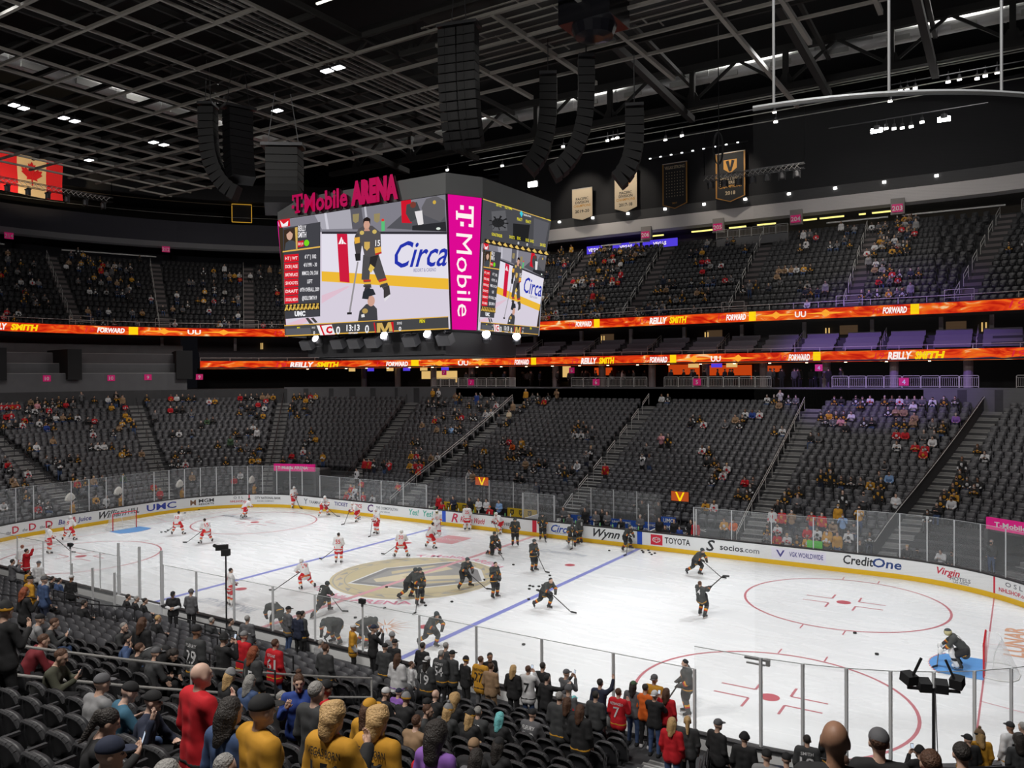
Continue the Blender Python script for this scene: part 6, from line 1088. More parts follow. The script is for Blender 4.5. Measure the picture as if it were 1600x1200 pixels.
class Fig:
    """a set of round cones and ellipsoids with tags, blended into one skin"""
    def __init__(s): s.p = []; s.cuts = []
    def cone(s, a, b, ra, rb=None, t=0): s.p.append(('c', np.array(a, float), np.array(b, float), ra, ra if rb is None else rb, t)); return s
    def ell(s, c, r, t=0, R=None): s.p.append(('e', np.array(c, float), np.array(r, float), np.eye(3) if R is None else np.array(R), 0, t)); return s
    def cut(s, n, c): s.cuts.append((np.array(n, float), c)); return s     # keep n.p < c
    def dist(s, p, X):
        if p[0] == 'c':
            a, b, ra, rb = p[1:5]; ab = b-a; L = ab@ab
            t = np.clip(((X-a)@ab)/L, 0, 1) if L > 1e-9 else np.zeros(len(X)); return np.linalg.norm(X-a-t[:, None]*ab, axis=1)-(ra+(rb-ra)*t)
        c, r, R = p[1:4]; Y = (X-c)@R; k = np.linalg.norm(Y/r, axis=1); return (k-1)*r.min()*np.clip(k, .6, 1.6)**.0
    def field(s, X, k, noise=0):
        d = None
        for p in s.p:
            e = s.dist(p, X)
            if d is None: d = e
            else: h = np.clip(.5+.5*(e-d)/k, 0, 1); d = e*(1-h)+d*h-k*h*(1-h)
        if noise: d = d+noise*(np.sin(X[:, 0]*23+np.sin(X[:, 2]*19)*1.3)*np.sin(X[:, 2]*27+X[:, 1]*17)+.6*np.sin(X[:, 2]*11+X[:, 0]*31))
        for n, c in s.cuts: d = np.maximum(d, X@n-c)
        return d
    def mesh(s, h, k=.035, noise=0):
        lo = np.min([np.minimum(p[1]-max(p[3], p[4]) if p[0] == 'c' else p[1]-p[2].max(), p[2]-max(p[3], p[4]) if p[0] == 'c' else p[1]-p[2].max()) for p in s.p], 0)-3*h
        hi = np.max([np.maximum(p[1]+max(p[3], p[4]) if p[0] == 'c' else p[1]+p[2].max(), p[2]+max(p[3], p[4]) if p[0] == 'c' else p[1]+p[2].max()) for p in s.p], 0)+3*h
        n = np.ceil((hi-lo)/h).astype(int)+1; g = np.stack(np.meshgrid(*[np.arange(m) for m in n], indexing='ij'), -1).reshape(-1, 3)*h+lo
        V, F = surface_nets(s.field(g, k, noise).reshape(n), lo, h); return V, F
    def tags(s, V, F):
        c = V[F].mean(1); D = np.stack([s.dist(p, c) for p in s.p]); w = D.argmin(0); return np.array([p[5] for p in s.p])[w], w, c
# ---- skeletons: x to the figure's right, y forward, z up
STAND = dict(pel=(0, 0, .95), wai=(0, .0, 1.12), che=(0, .015, 1.3), nk=(0, -.01, 1.465), hd=(0, .03, 1.635), shl=(-.185, -.01, 1.41), shr=(.185, -.01, 1.41), ell=(-.245, -.03, 1.13), elr=(.245, -.03, 1.13), wrl=(-.235, .08, .9), wrr=(.235, .08, .9), hal=(-.225, .11, .82), har=(.225, .11, .82),
             hil=(-.095, 0, .92), hir=(.095, 0, .92), knl=(-.11, .03, .5), knr=(.11, .03, .5), anl=(-.115, -.02, .09), anr=(.115, -.02, .09), tol=(-.13, .14, .045), tor=(.13, .14, .045), fd=(0, 1, -.05))
SIT = dict(pel=(0, -.12, .55), wai=(0, -.13, .72), che=(0, -.09, .9), nk=(0, -.06, 1.06), hd=(0, -.0, 1.22), shl=(-.185, -.07, 1.0), shr=(.185, -.07, 1.0), ell=(-.25, .03, .75), elr=(.25, .03, .75), wrl=(-.14, .22, .66), wrr=(.14, .22, .66), hal=(-.07, .27, .66), har=(.07, .28, .66),
           hil=(-.095, -.1, .52), hir=(.095, -.1, .52), knl=(-.13, .32, .52), knr=(.13, .32, .52), anl=(-.13, .34, .1), anr=(.13, .34, .1), tol=(-.15, .5, .05), tor=(.15, .5, .05), fd=(0, 1, -.1))
def pose(base, **k): d = dict(base); d.update(k); return d
POSES = {
 'sit': SIT,
 'sitfwd': pose(SIT, wai=(0, -.08, .72), che=(0, .02, .88), nk=(0, .1, 1.0), hd=(0, .18, 1.13), shl=(-.185, .08, .95), shr=(.185, .08, .95), ell=(-.24, .2, .68), elr=(.24, .2, .68), wrl=(-.08, .36, .62), wrr=(.08, .36, .62), hal=(-.03, .4, .66), har=(.03, .41, .66), fd=(0, 1, -.35)),
 'sitphone': pose(SIT, ell=(-.25, .08, .76), elr=(.25, .08, .76), wrl=(-.1, .26, .86), wrr=(.1, .26, .86), hal=(-.05, .3, .92), har=(.05, .3, .92), fd=(0, 1, -.4), hd=(0, .03, 1.21)),
 'sitarm': pose(SIT, elr=(.34, -.02, .84), wrr=(.28, .06, 1.08), har=(.26, .08, 1.17)),
 'stand': STAND,
 'standfold': pose(STAND, ell=(-.26, .02, 1.15), elr=(.26, .02, 1.15), wrl=(-.06, .2, 1.1), wrr=(.06, .22, 1.13), hal=(.02, .22, 1.12), har=(-.02, .24, 1.15)),
 'standphone': pose(STAND, ell=(-.25, .16, 1.22), elr=(.25, .16, 1.22), wrl=(-.09, .3, 1.45), wrr=(.09, .3, 1.45), hal=(-.05, .31, 1.54), har=(.05, .31, 1.54)),
 'standarm': pose(STAND, elr=(.3, .12, 1.5), wrr=(.32, .2, 1.74), har=(.32, .22, 1.83)),
 'standeat': pose(STAND, elr=(.27, .06, 1.16), wrr=(.2, .24, 1.34), har=(.17, .27, 1.42)),
 'reach': pose(STAND, elr=(.34, .2, 1.36), wrr=(.4, .44, 1.42), har=(.41, .52, 1.45)),
 'bend': pose(STAND, pel=(0, -.12, .93), wai=(0, .04, 1.04), che=(0, .22, 1.1), nk=(0, .38, 1.13), hd=(0, .52, 1.16), shl=(-.185, .32, 1.13), shr=(.185, .32, 1.13), ell=(-.26, .4, .88), elr=(.26, .4, .88), wrl=(-.2, .5, .68), wrr=(.2, .5, .68), hal=(-.18, .54, .6), har=(.18, .54, .6), hil=(-.095, -.12, .9), hir=(.095, -.12, .9), fd=(0, 1, -.7)),
 'walk': pose(STAND, knl=(-.11, .16, .53), anl=(-.11, .1, .12), tol=(-.12, .26, .09), anr=(.11, -.18, .1), tor=(.12, -.04, .04), wrl=(-.24, .0, .9), hal=(-.235, .02, .82), wrr=(.24, .18, .93), har=(.23, .23, .86)),
}
SKIN_T, TOP_T, BOT_T, SHOE_T, HAIR_T, SLV_T = range(6)
def V3(*a): return np.array(a, float)
def head_prims(f, J, t=0, fine=False):
    hd = V3(*J['hd']); fd = V3(*J['fd']); fd /= np.linalg.norm(fd); x = np.cross(fd, [0, 0, 1]); x /= np.linalg.norm(x); z = np.cross(x, fd); R = np.stack([x, fd, z], 1)
    w = lambda *p: hd+R@V3(*p)
    f.ell(w(0, -.015, .03), (.078, .098, .098), t, R); f.ell(w(0, .022, -.04), (.06, .072, .085), t, R)
    if fine:
        f.cone(w(0, .092, .005), w(0, .108, -.026), .009, .015, t); f.cone(w(-.035, .075, .03), w(.035, .075, .03), .016, .016, t); f.cone(w(0, .07, -.1), w(0, .082, -.1), .024, .02, t)
        for s in (-1, 1): f.ell(w(s*.08, -.008, -.012), (.013, .026, .034), t, R)
    return R, hd
def trunk(f, J, o, t, hem=0):
    pel, wai, che, nk = (V3(*J[k]) for k in ('pel', 'wai', 'che', 'nk')); sl, sr = V3(*J['shl']), V3(*J['shr']); x = (sr-sl)/np.linalg.norm(sr-sl)
    for s in (-1, 1):
        f.cone(pel+x*s*.065, wai+x*s*.06, .105+o, .098+o, t); f.cone(wai+x*s*.06, che+x*s*.075, .098+o, .108+o, t); f.cone(che+x*s*.075, (sl if s < 0 else sr)*.62+nk*.38-V3(0, 0, .05), .108+o, .07+o, t)
        if hem: f.cone(pel+x*s*.07, V3(*J['hil' if s < 0 else 'hir'])*.5+V3(*J['knl' if s < 0 else 'knr'])*.22+pel*.28 if hem == 2 else pel+x*s*.08-V3(0, 0, hem), .115+o, .125+o, t)
    f.cone(sl, sr, .058+o, .058+o, t); f.cone(sl*.5+nk*.5, sr*.5+nk*.5, .055+o*.6, .055+o*.6, t)
def arms(f, J, o, t, t2=None, to=1.0):
    for s in 'lr':
        a, b, c = (V3(*J[k+s]) for k in ('sh', 'el', 'wr')); f.cone(a, b, .058+o, .046+o, t); f.cone(b, b+(c-b)*to, .045+o, .034+o*.9, t if t2 is None else t2)
def legs(f, J, o, t, to=1.0):
    for s in 'lr':
        a, b, c = (V3(*J[k+s]) for k in ('hi', 'kn', 'an')); f.cone(a, b, .092+o, .062+o, t); f.cone(b, b+(c-b)*to, .062+o, .042+o, t)
def feet(f, J, o, t):
    for s in 'lr':
        a, b = V3(*J['an'+s]), V3(*J['to'+s]); h = a+(a-b)*.25; h[2] = max(.045, a[2]-.05); f.cone(h, b, .042+o, .038+o, t); f.cone(a, h, .042+o, .042+o, t)
def hand_mesh(J, s):
    wr, ha = V3(*J['wr'+s]), V3(*J['ha'+s]); d = ha-wr; d /= np.linalg.norm(d); sg = -1 if s == 'l' else 1
    side = V3(-sg, .25, 0); side -= d*(side@d); side /= np.linalg.norm(side); n = np.cross(d, side); f = Fig()
    f.cone(wr, wr+d*.03, .03, .03).cone(wr+d*.04+side*.018, wr+d*.085+side*.022, .022, .02).cone(wr+d*.04-side*.018, wr+d*.08-side*.024, .022, .019)
    for i, (w, L) in enumerate(((.03, .066), (.01, .075), (-.011, .07), (-.031, .054))):
        b = wr+d*.09+side*w; m = b+d*L*.5+n*.006*sg; e = m+d*L*.42+n*.02*sg; f.cone(b, m, .0098, .009).cone(m, e, .009, .0078)
    b = wr+d*.045+side*.032; m = b+d*.03+side*.024; f.cone(b, m, .0135, .011).cone(m, m+d*.032+side*.004, .011, .009)
    return f.mesh(.0085, .008)
def merge(parts):
    V = []; F = []; T = []; b = 0
    for v, f, t in parts: V.append(v); F.append(f+b); T.append(np.full(len(f), t, int) if np.isscalar(t) else t); b += len(v)
    return np.concatenate(V), np.concatenate(F), np.concatenate(T)
_TPL = {}
def tpl(pname, what, vox=.024):
    """shared meshes of a pose: body, top, trousers, shoes"""
    key = (pname, what, vox)
    if key in _TPL: return _TPL[key]
    J = POSES[pname]; f = Fig(); sit = pname.startswith('sit')
    if what == 'body':
        trunk(f, J, -.012, 0); arms(f, J, -.008, 0); legs(f, J, -.012, 0); feet(f, J, -.008, 0); f.cone(J['nk'], V3(*J['hd'])-V3(0, .02, .05), .055, .05, 0)
        v, q = f.mesh(.03); g = Fig(); g.cone(V3(*J['nk']), V3(*J['hd'])-V3(0, .02, .05), .053, .05, 0); head_prims(g, J, 0, True); v2, q2 = g.mesh(.0135, .02); P = [(v, q, 0), (v2, q2, 0)]
        for s in 'lr': a, b = hand_mesh(J, s); P.append((a, b, 0))
        V, F, T = merge(P); hd = V3(*J['hd']); fd = V3(*J['fd']); fd /= np.linalg.norm(fd); x = np.cross(fd, [0, 0, 1]); x /= np.linalg.norm(x); z = np.cross(x, fd); L = (V[F].mean(1)-hd)@np.stack([x, fd, z], 1)
        eye = (np.abs(np.abs(L[:, 0])-.032) < .016) & (np.abs(L[:, 2]-.008) < .011) & (L[:, 1] > .06); lip = (np.abs(L[:, 0]) < .027) & (np.abs(L[:, 2]+.062) < .01) & (L[:, 1] > .06); T[eye] = 1; T[lip] = 2
        me = npmesh('body', V, F, [mat('skin', (.5, .3, .22), .55), mat('eye_dark', (.03, .02, .02), .3), mat('lip', (.4, .15, .13), .5)], T, True)
    else:
        if what in ('top', 'jersey', 'tee'):
            o = .03 if what == 'jersey' else .016; trunk(f, J, o, 0, .0 if sit else (.17 if what == 'jersey' else .08)); arms(f, J, o, 0, 1, .96 if what != 'tee' else .12)
            if what != 'tee':
                for s in 'lr': pass
            v, q = f.mesh(vox, .03, .004); tg, w, c = f.tags(v, q)
        elif what in ('trousers', 'shorts'): legs(f, J, .008, 0, .97 if what == 'trousers' else .1); f.cone(J['hil'], J['hir'], .115, .115, 0); v, q = f.mesh(vox, .03, .003); tg = np.zeros(len(q), int)
        elif what == 'shoes': feet(f, J, .008, 0); f.cut((0, 0, 1), .16); v, q = f.mesh(.018, .02); tg = np.zeros(len(q), int)
        me = npmesh(what, v, q, [mat('cloth_black', (.02, .02, .022), .85), mat('cloth_black', (.02, .02, .022), .85)], tg, True)
    _TPL[key] = me; return me
def far_tpl(pname, vox=.06):
    key = (pname, 'far', vox)
    if key in _TPL: return _TPL[key]
    J = POSES[pname]; f = Fig(); trunk(f, J, .022, TOP_T); arms(f, J, .016, TOP_T); legs(f, J, .012, BOT_T); feet(f, J, .012, SHOE_T); f.cone(J['nk'], J['hd'], .055, .06, SKIN_T); R, hd = head_prims(f, J, SKIN_T)
    f.ell(hd+R@V3(0, -.03, .05), (.09, .1, .09), HAIR_T, R); f.ell(hd+R@V3(0, .065, -.045), (.06, .05, .055), 5, R); c = V3(*J['che']); f.ell(c+V3(0, .1, -.05), (.085, .07, .1), 6)
    for s in 'lr': a, b = V3(*J['el'+s]), V3(*J['wr'+s]); f.cone(J['wr'+s], J['ha'+s], .04, .04, SKIN_T); f.cone(a+(b-a)*.45, a+(b-a)*.75, .064, .058, 6)
    v, q = f.mesh(vox, .03); tg, w, c = f.tags(v, q); me = npmesh('person_'+pname, v, q, [mat('cloth_black', (.02, .02, .022), .85)]*7, tg, True); _TPL[key] = me; return me
# hair and hats in head coordinates (x right, y to the face, z up)
def hat_tpl(kind):
    key = ('hat', kind)
    if key in _TPL: return _TPL[key]
    f = Fig()
    if kind in ('short', 'bald'): f.ell((0, -.022, .038), (.084, .1, .1)); f.cut((0, .75, -.66), .0 if kind == 'short' else -.03)
    elif kind == 'long': f.ell((0, -.022, .036), (.092, .106, .106)); f.cone((0, -.08, -.02), (0, -.13, -.38), .085, .06); f.cone((-.06, -.05, 0), (-.09, -.1, -.28), .05, .03); f.cone((.06, -.05, 0), (.09, -.1, -.28), .05, .03); f.cut((0, .8, -.6), .02)
    elif kind == 'mullet': f.ell((0, -.02, .05), (.108, .12, .125)); f.cone((0, -.07, 0), (0, -.085, -.1), .09, .075); f.cut((0, .85, -.5), .02)
    elif kind == 'big': f.ell((0, -.02, .05), (.13, .14, .16)); f.cone((0, -.07, 0), (0, -.1, -.2), .12, .1); f.cut((0, .85, -.5), .03)
    elif kind == 'bun': f.ell((0, -.022, .038), (.086, .102, .102)); f.ell((0, -.06, .16), (.045, .045, .04)); f.cut((0, .75, -.66), .02)
    elif kind == 'pony': f.ell((0, -.022, .038), (.088, .102, .102)); f.cone((0, -.12, .06), (0, -.17, -.26), .045, .03); f.cut((0, .75, -.66), .02)
    elif kind in ('cap', 'capback'): f.ell((0, -.012, .05), (.092, .11, .095)); f.cut((0, 0, -1), -.03); s = 1 if kind == 'cap' else -1
    elif kind in ('beanie', 'pom'): f.ell((0, -.015, .05), (.094, .11, .115)); f.cone((-.03, -.015, .03), (.03, -.015, .03), .09, .09); f.cut((0, 0, -1), -.012)
    noise = .009 if kind == 'mullet' else .006 if kind in ('long', 'mullet', 'big', 'short') else 0
    v, q = f.mesh(.011 if noise else .014, .02, noise); T = np.zeros(len(q), int)
    if kind in ('cap', 'capback'):
        g = Fig(); s = 1 if kind == 'cap' else -1; g.ell((0, s*.12-.012*(s < 0), .034), (.075, .075, .012)); v2, q2 = g.mesh(.011, .01); v, q, T = merge([(v, q, 0), (v2, q2, 0)])
    if kind == 'pom': g = Fig(); g.ell((0, -.015, .185), (.04, .04, .04)); v2, q2 = g.mesh(.012, .01, .005); v, q, T = merge([(v, q, 0), (v2, q2, 0)])
    if kind == 'beanie' or kind == 'pom': T[(v[q].mean(1)[:, 2] < .06)] = 1
    me = npmesh(kind, v, q, [mat('cloth_black', (.02, .02, .022), .85)]*2, T, True); _TPL[key] = me; return me
CLO = dict(k=(.016, .016, .018), g=(.11, .11, .12), dg=(.045, .047, .05), w=(.62, .62, .64), r=s2l(190, 20, 34), y=s2l(196, 142, 40), b=s2l(40, 66, 140), lb=s2l(130, 164, 210), n=(.018, .024, .05), p=s2l(214, 150, 160), v=s2l(136, 92, 176), t=s2l(150, 122, 94), o=s2l(216, 100, 30), gr=s2l(70, 96, 70), m=s2l(110, 26, 36), te=s2l(56, 100, 124), cy=s2l(120, 200, 204), c=s2l(206, 190, 160), j=s2l(62, 82, 120), lg=(.24, .24, .25), bl=s2l(196, 160, 110), br=s2l(84, 56, 40), au=s2l(140, 70, 40), gh=(.3, .29, .28), sk=(.58, .37, .28), sk2=(.3, .16, .1), sk3=(.66, .44, .35), hb=(.025, .02, .018), lc=s2l(230, 214, 80), gn=s2l(90, 214, 60), ca=(.06, .062, .042))
CNAME = dict(k='black', g='grey', dg='charcoal', w='white', r='red', y='gold', b='blue', lb='pale blue', n='navy', p='pink', v='purple', t='tan', o='orange', gr='green', m='maroon', te='teal', c='cream', j='denim', lg='light grey', lc='lime', gn='green')
def cm(c): return mat('cloth_'+c, CLO[c], .85, noise=.12, nscale=14)
def hm(c): return mat('hair_'+c, CLO[c], .6, noise=.45, nscale=55, bump=1.0)
def setm(o, mats):
    for i, m in enumerate(mats):
        if i < len(o.material_slots): o.material_slots[i].link = 'OBJECT'; o.material_slots[i].material = m
def far_person(pname, x, y, z, yaw, top, label, group=None, bot='k', hair='hb', skin='sk', vox=.06, s=1.0, mask=None, crest=None):
    o = link('person', far_tpl(pname, vox), None, (x, y, z), label=label, cat='person', group=group); o.rotation_euler = (0, 0, yaw); o.scale = (s, s, s)
    setm(o, [cm(skin), cm(top), cm(bot), cm('k'), cm(hair), cm(mask or skin), cm(crest or top)]); return o
# lettering pressed onto the back of a garment
from mathutils.bvhtree import BVHTree
_BV = {}
def bvh(me):
    if me.name not in _BV: _BV[me.name] = BVHTree.FromPolygons([v.co[:] for v in me.vertices], [p.vertices[:] for p in me.polygons])
    return _BV[me.name]
_LT = {}
def back_text(parent, me, items, m, name='number', front=False, key=None):
    """items: (text, centre z, height, width); pressed along +y onto the back (or along -y onto the front) of mesh ME"""
    kk = (me.name, tuple(items), m.name, front)
    if kk in _LT: return link(name, _LT[kk], parent)
    b = bvh(me); mb = MB(); sg = -1 if front else 1
    for t, zc, h, w, xc, yc, tilt in items:
        V, F = text2d(t, .012, 0); ww = V[:, 0].max(); P = []
        for a, c in V:
            x = sg*((a/ww-.5)*w)+xc; zz = (c-.5)*h; p = Vector((x, yc-sg*1.2+zz*tilt*-1, zc+zz)); d = Vector((0, sg, 0))
            if tilt: d = Vector((0, sg*math.cos(tilt), -math.sin(tilt))); p = Vector((x, yc, zc))+Vector((0, math.sin(tilt), math.cos(tilt)))*zz-d*.8
            hit = b.ray_cast(p, d); q = hit[0] if hit[0] is not None else p+d*.68; P.append(q-d*.012)
        mb.add(P, F)
    _LT[kk] = mb.mesh(name, m); return link(name, _LT[kk], parent)
def near_person(pname, x, y, z, yaw, label, top='k', kind='top', sleeve=None, bot='k', hat='short', hc='hb', hc2=None, skin='sk', lower='trousers', text=None, tcol='w', extra=None, s=1.0, hair=None, grp=None):
    J = POSES[pname]; o = link('person', tpl(pname, 'body'), None, (x, y, z), label=label, cat='person', group=grp); o.rotation_euler = (0, 0, yaw); o.scale = (s, s, s)
    setm(o, [mat('skin_'+skin, CLO[skin], .55), MATS['eye_dark'], MATS['lip']])
    tm = tpl(pname, kind); c = jk = link({'jersey': 'jersey', 'top': 'jacket', 'tee': 'shirt'}[kind], tm, o); setm(c, [cm(top), cm(sleeve or top)])
    c = link(lower, tpl(pname, lower), o); setm(c, [cm(bot)]*2); c = link('shoes', tpl(pname, 'shoes'), o); setm(c, [cm('w' if hash(label) % 3 == 0 else 'k')]*2)
    fd = Vector(J['fd']).normalized(); xx = fd.cross(Vector((0, 0, 1))).normalized(); zz = xx.cross(fd); M = Matrix(((xx.x, fd.x, zz.x, J['hd'][0]), (xx.y, fd.y, zz.y, J['hd'][1]), (xx.z, fd.z, zz.z, J['hd'][2]), (0, 0, 0, 1)))
    if hair and hat in ('cap', 'capback', 'beanie', 'pom'): h = link('hair', hat_tpl(hair[0]), o); h.matrix_local = M; setm(h, [hm(hair[1])]*2)
    if hat != 'none':
        h = link('hair' if hat in ('short', 'bald', 'long', 'mullet', 'big', 'bun', 'pony') else ('beanie' if hat in ('beanie', 'pom') else 'cap'), hat_tpl(hat), o); h.matrix_local = M; fm = hm if h.name.startswith('hair') else cm; setm(h, [fm(hc), fm(hc2 or hc)])
    if text:
        sit = pname.startswith('sit'); cz = J['che'][2]
        L = []
        for t in text:
            if pname == 'bend': L.append((t, 1.1, .24, .26, 0, .15, 1.25))
            elif t.isdigit(): L.append((t, cz-.13, .29, .14*len(t)+.03, 0, 0, 0))
            else: L.append((t, cz+.085, .07, min(.37, .055*len(t)), 0, 0, 0))
        back_text(jk, tm, L, cm(tcol))
    if kind == 'jersey' and not pname.startswith('sit') and pname != 'bend':
        f = Fig(); f2 = J['pel']
        key = (pname, 'hem')
        if key not in _TPL:
            f = Fig(); trunk(f, J, .0335, 0, .17); f.cut((0, 0, 1), .86).cut((0, 0, -1), -.815); v, q = f.mesh(.018, .03, .004); _TPL[key] = npmesh('hem_stripe', v, q, [MATS['cloth_black']], None, True)
        h = link('hem_stripe', _TPL[key], jk); setm(h, [cm(extra if extra in CLO else ('y' if top != 'y' else 'k'))])
    if pname in ('sitphone', 'standphone'):
        ph = MB().box((0, 0, 0), (.075, .01, .15)).mesh('phone', [mat('phone_black', (.02, .02, .02), .3)]) if 'phone' not in _TPL else _TPL['phone']; _TPL['phone'] = ph
        if 'phs' not in _TPL: _TPL['phs'] = MB().box((0, -.006, 0), (.066, .002, .13)).mesh('display', [emat('phone_glow', (.7, .8, .95), .8)])
        R = Matrix.Rotation(yaw, 3, 'Z'); loc = Vector((x, y, z))+R @ (Vector((0, J['hal'][1]+.035, J['hal'][2]+.06))*s)
        q = link('phone', ph, None, loc, label='phone held up by the '+' '.join(label.split()[:9]), cat='phone'); q.rotation_euler = (-.3, 0, yaw); link('display', _TPL['phs'], q)
    return o
PLAYERS = [
 ('F', 'p_stand', -23.38, -7.43, 'AR', '', 'alone by the left boards, stick out to the right', dict(helmet=0, hair='br', stk=((.2, .25, 1.05), (.75, 1.1, .06)))),
 ('F', 'p_wide', -26.44, -4.46, 'A', '5', 'skating past the juice lettering at the far left'),
 ('F', 'p_wide', -21.74, .59, 'A', '10', 'seen from behind right of the far goal', dict(helmet=0, stk=((.2, .3, 1.0), (-1.1, .7, .06)))),
 ('F', 'p_wide', -17.59, -.21, 'AL', '15', 'stooping with feet apart nearer than the far goal', dict(helmet=0, stk=((.2, .3, 1.0), (-.9, .9, .06)))),
 ('F', 'p_skate', -23.0, 7.47, 'AR', '8', 'gliding before the bank lettering at the far corner', dict(helmet=0, stick=0)),
 ('F', 'p_stand', -23.47, 12.82, 'TR', '', 'standing against the far corner boards'),
 ('F', 'p_wide', -18.31, 11.19, 'TR', '', 'facing us at the far boards, next to the corner group'),
 ('F', 'p_skate', -14.35, 10.61, 'TL', '', 'leaning low beside the ticket lettering'),
 ('F', 'p_stand', -9.78, 7.88, 'TL', '', 'upright with a red crest before the teal lettering', dict(stk=((.1, .3, 1.1), (-.5, .9, .06)))),
 ('F', 'p_wide', -3.65, 3.22, 'A', '20', 'with back number twenty just beyond the centre circle', dict(stk=((.2, .3, 1.0), (-1.1, .6, .06)))),
 ('F', 'p_stand', -5.75, .04, 'A', '55', 'with back number fifty-five at the left blue line', dict(helmet=0, stk=((.1, .3, 1.1), (-1.2, .9, .06)))),
 ('F', 'p_skate', -3.08, -5.14, 'AL', '19', 'nearest us left of the centre circle', dict(stk=((.22, .36, .98), (-1.2, .9, .06)))),
 ('F', 'p_wide', -3.68, 6.16, 'AR', '7', 'stooping by the red painted advert', dict(helmet=0, stk=((.2, .3, 1.0), (-1.2, .7, .06)))),
 ('F', 'p_gstand', -5.73, 9.48, 'T', '', 'a padded goaltender near the far blue stripe', dict(goalie=True, helmet=2)),
 ('F', 'p_gstand', -5.14, 12.2, 'A', '25', 'a padded goaltender turned to the bench', dict(goalie=True, stick=0, helmet=0, hair='br', stk=((.5, .3, 1.1), (.6, .6, .5)))),
 ('F', 'p_skate', -2.39, 12.2, 'LT', '', 'lifting one skate at the boards left of the red stripe', dict(stk=((.22, .36, .98), (-.9, 1.0, .3)))),
 ('F', 'p_stand', -4.0, -9.07, 'AR', '17', 'close to the near glass beside the penalty box', dict(helmet=0, stick=0)),
 ('F', 'p_stand', -18.48, -11.4, 'AL', '', 'half hidden at the near boards at the far left', dict(helmet=0, hair='au')),
 ('K', 'p_kneel', .83, 6.69, 'TR', '', 'kneeling at the centre line', dict(stk=((.25, .25, .78), (.55, 1.35, .06)))),
 ('K', 'p_stand', .56, 9.56, 'T', '', 'standing upright left of the far red stripe', dict(stick=0)),
 ('K', 'p_stand', 1.18, 12.04, 'T', '', 'at the far boards right of the red stripe'),
 ('K', 'p_stand', 5.08, 4.32, 'TR', '', 'standing alone between centre circle and benches'),
 ('K', 'p_lunge', 3.91, 11.09, 'T', '', 'leaning on his stick before the bench', dict(stk=((.0, .5, 1.0), (.05, .75, .06)))),
 ('K', 'p_stand', 3.89, 12.2, 'AL', '8', 'turned away and leaning at the bench boards', dict(helmet=1)),
 ('K', 'p_wide', 7.33, 12.01, 'TR', '', 'at the far boards beside the right blue stripe', dict(stk=((.2, .3, 1.0), (1.3, .9, .06)))),
 ('K', 'p_skate', 13.29, 8.04, 'RT', '9', 'skating hard to the right in the far zone'),
 ('K', 'p_shot', 16.01, .94, 'RA', '14', 'following through a shot with his stick raised', dict(helmet=0, hair='br')),
 ('K', 'p_skate', 9.38, -1.76, 'RT', '2', 'striding bareheaded over the right blue line', dict(helmet=0)),
 ('K', 'p_skate', 2.75, -3.72, 'R', '28', 'skating behind another on the centre emblem', dict(stick=0)),
 ('K', 'p_stand', 3.79, -4.26, 'RT', '71', 'standing on the near edge of the centre emblem', dict(stk=((.2, .2, 1.0), (1.0, 1.0, .06)))),
 ('K', 'p_wide', 3.92, -.65, 'TR', '', 'stooping on the right half of the centre emblem'),
 ('K', 'p_stand', 6.23, -1.37, 'RT', '23', 'bareheaded with stick held up right of the emblem', dict(helmet=0, stk=((-.1, .2, .8), (.5, .5, 1.45)))),
 ('K', 'p_lunge', .98, -7.89, 'RA', '3', 'stretching one bent leg near the centre line', dict(stk=((.1, .5, .7), (.3, .9, .06)))),
 ('K', 'p_bend', 4.41, -10.56, 'TL', '', 'bent right over behind the near glass'),
 ('K', 'p_bend', 5.6, -10.02, 'RA', '9', 'bent over beside the orange painted burst'),
 ('K', 'p_skate', 8.15, -8.84, 'RT', '55', 'crouching by the blue line behind the near glass', dict(stick=0)),
 ('K', 'p_bend', .84, -10.48, 'AL', '9', 'doubled over behind the glass at the left', dict(stick=0)),
 ('K', 'p_stand', 19.16, -9.58, 'L', '67', 'in a cap talking to fans over the corner glass', dict(helmet=0, hair='k', stk=((.2, .2, 1.0), (-.4, .95, .3)))),
 ('K', 'p_goalie', 26.3, -.35, 'LLA', '90', 'the masked goaltender crouching in the blue crease', dict(goalie=True, helmet=2)),
]
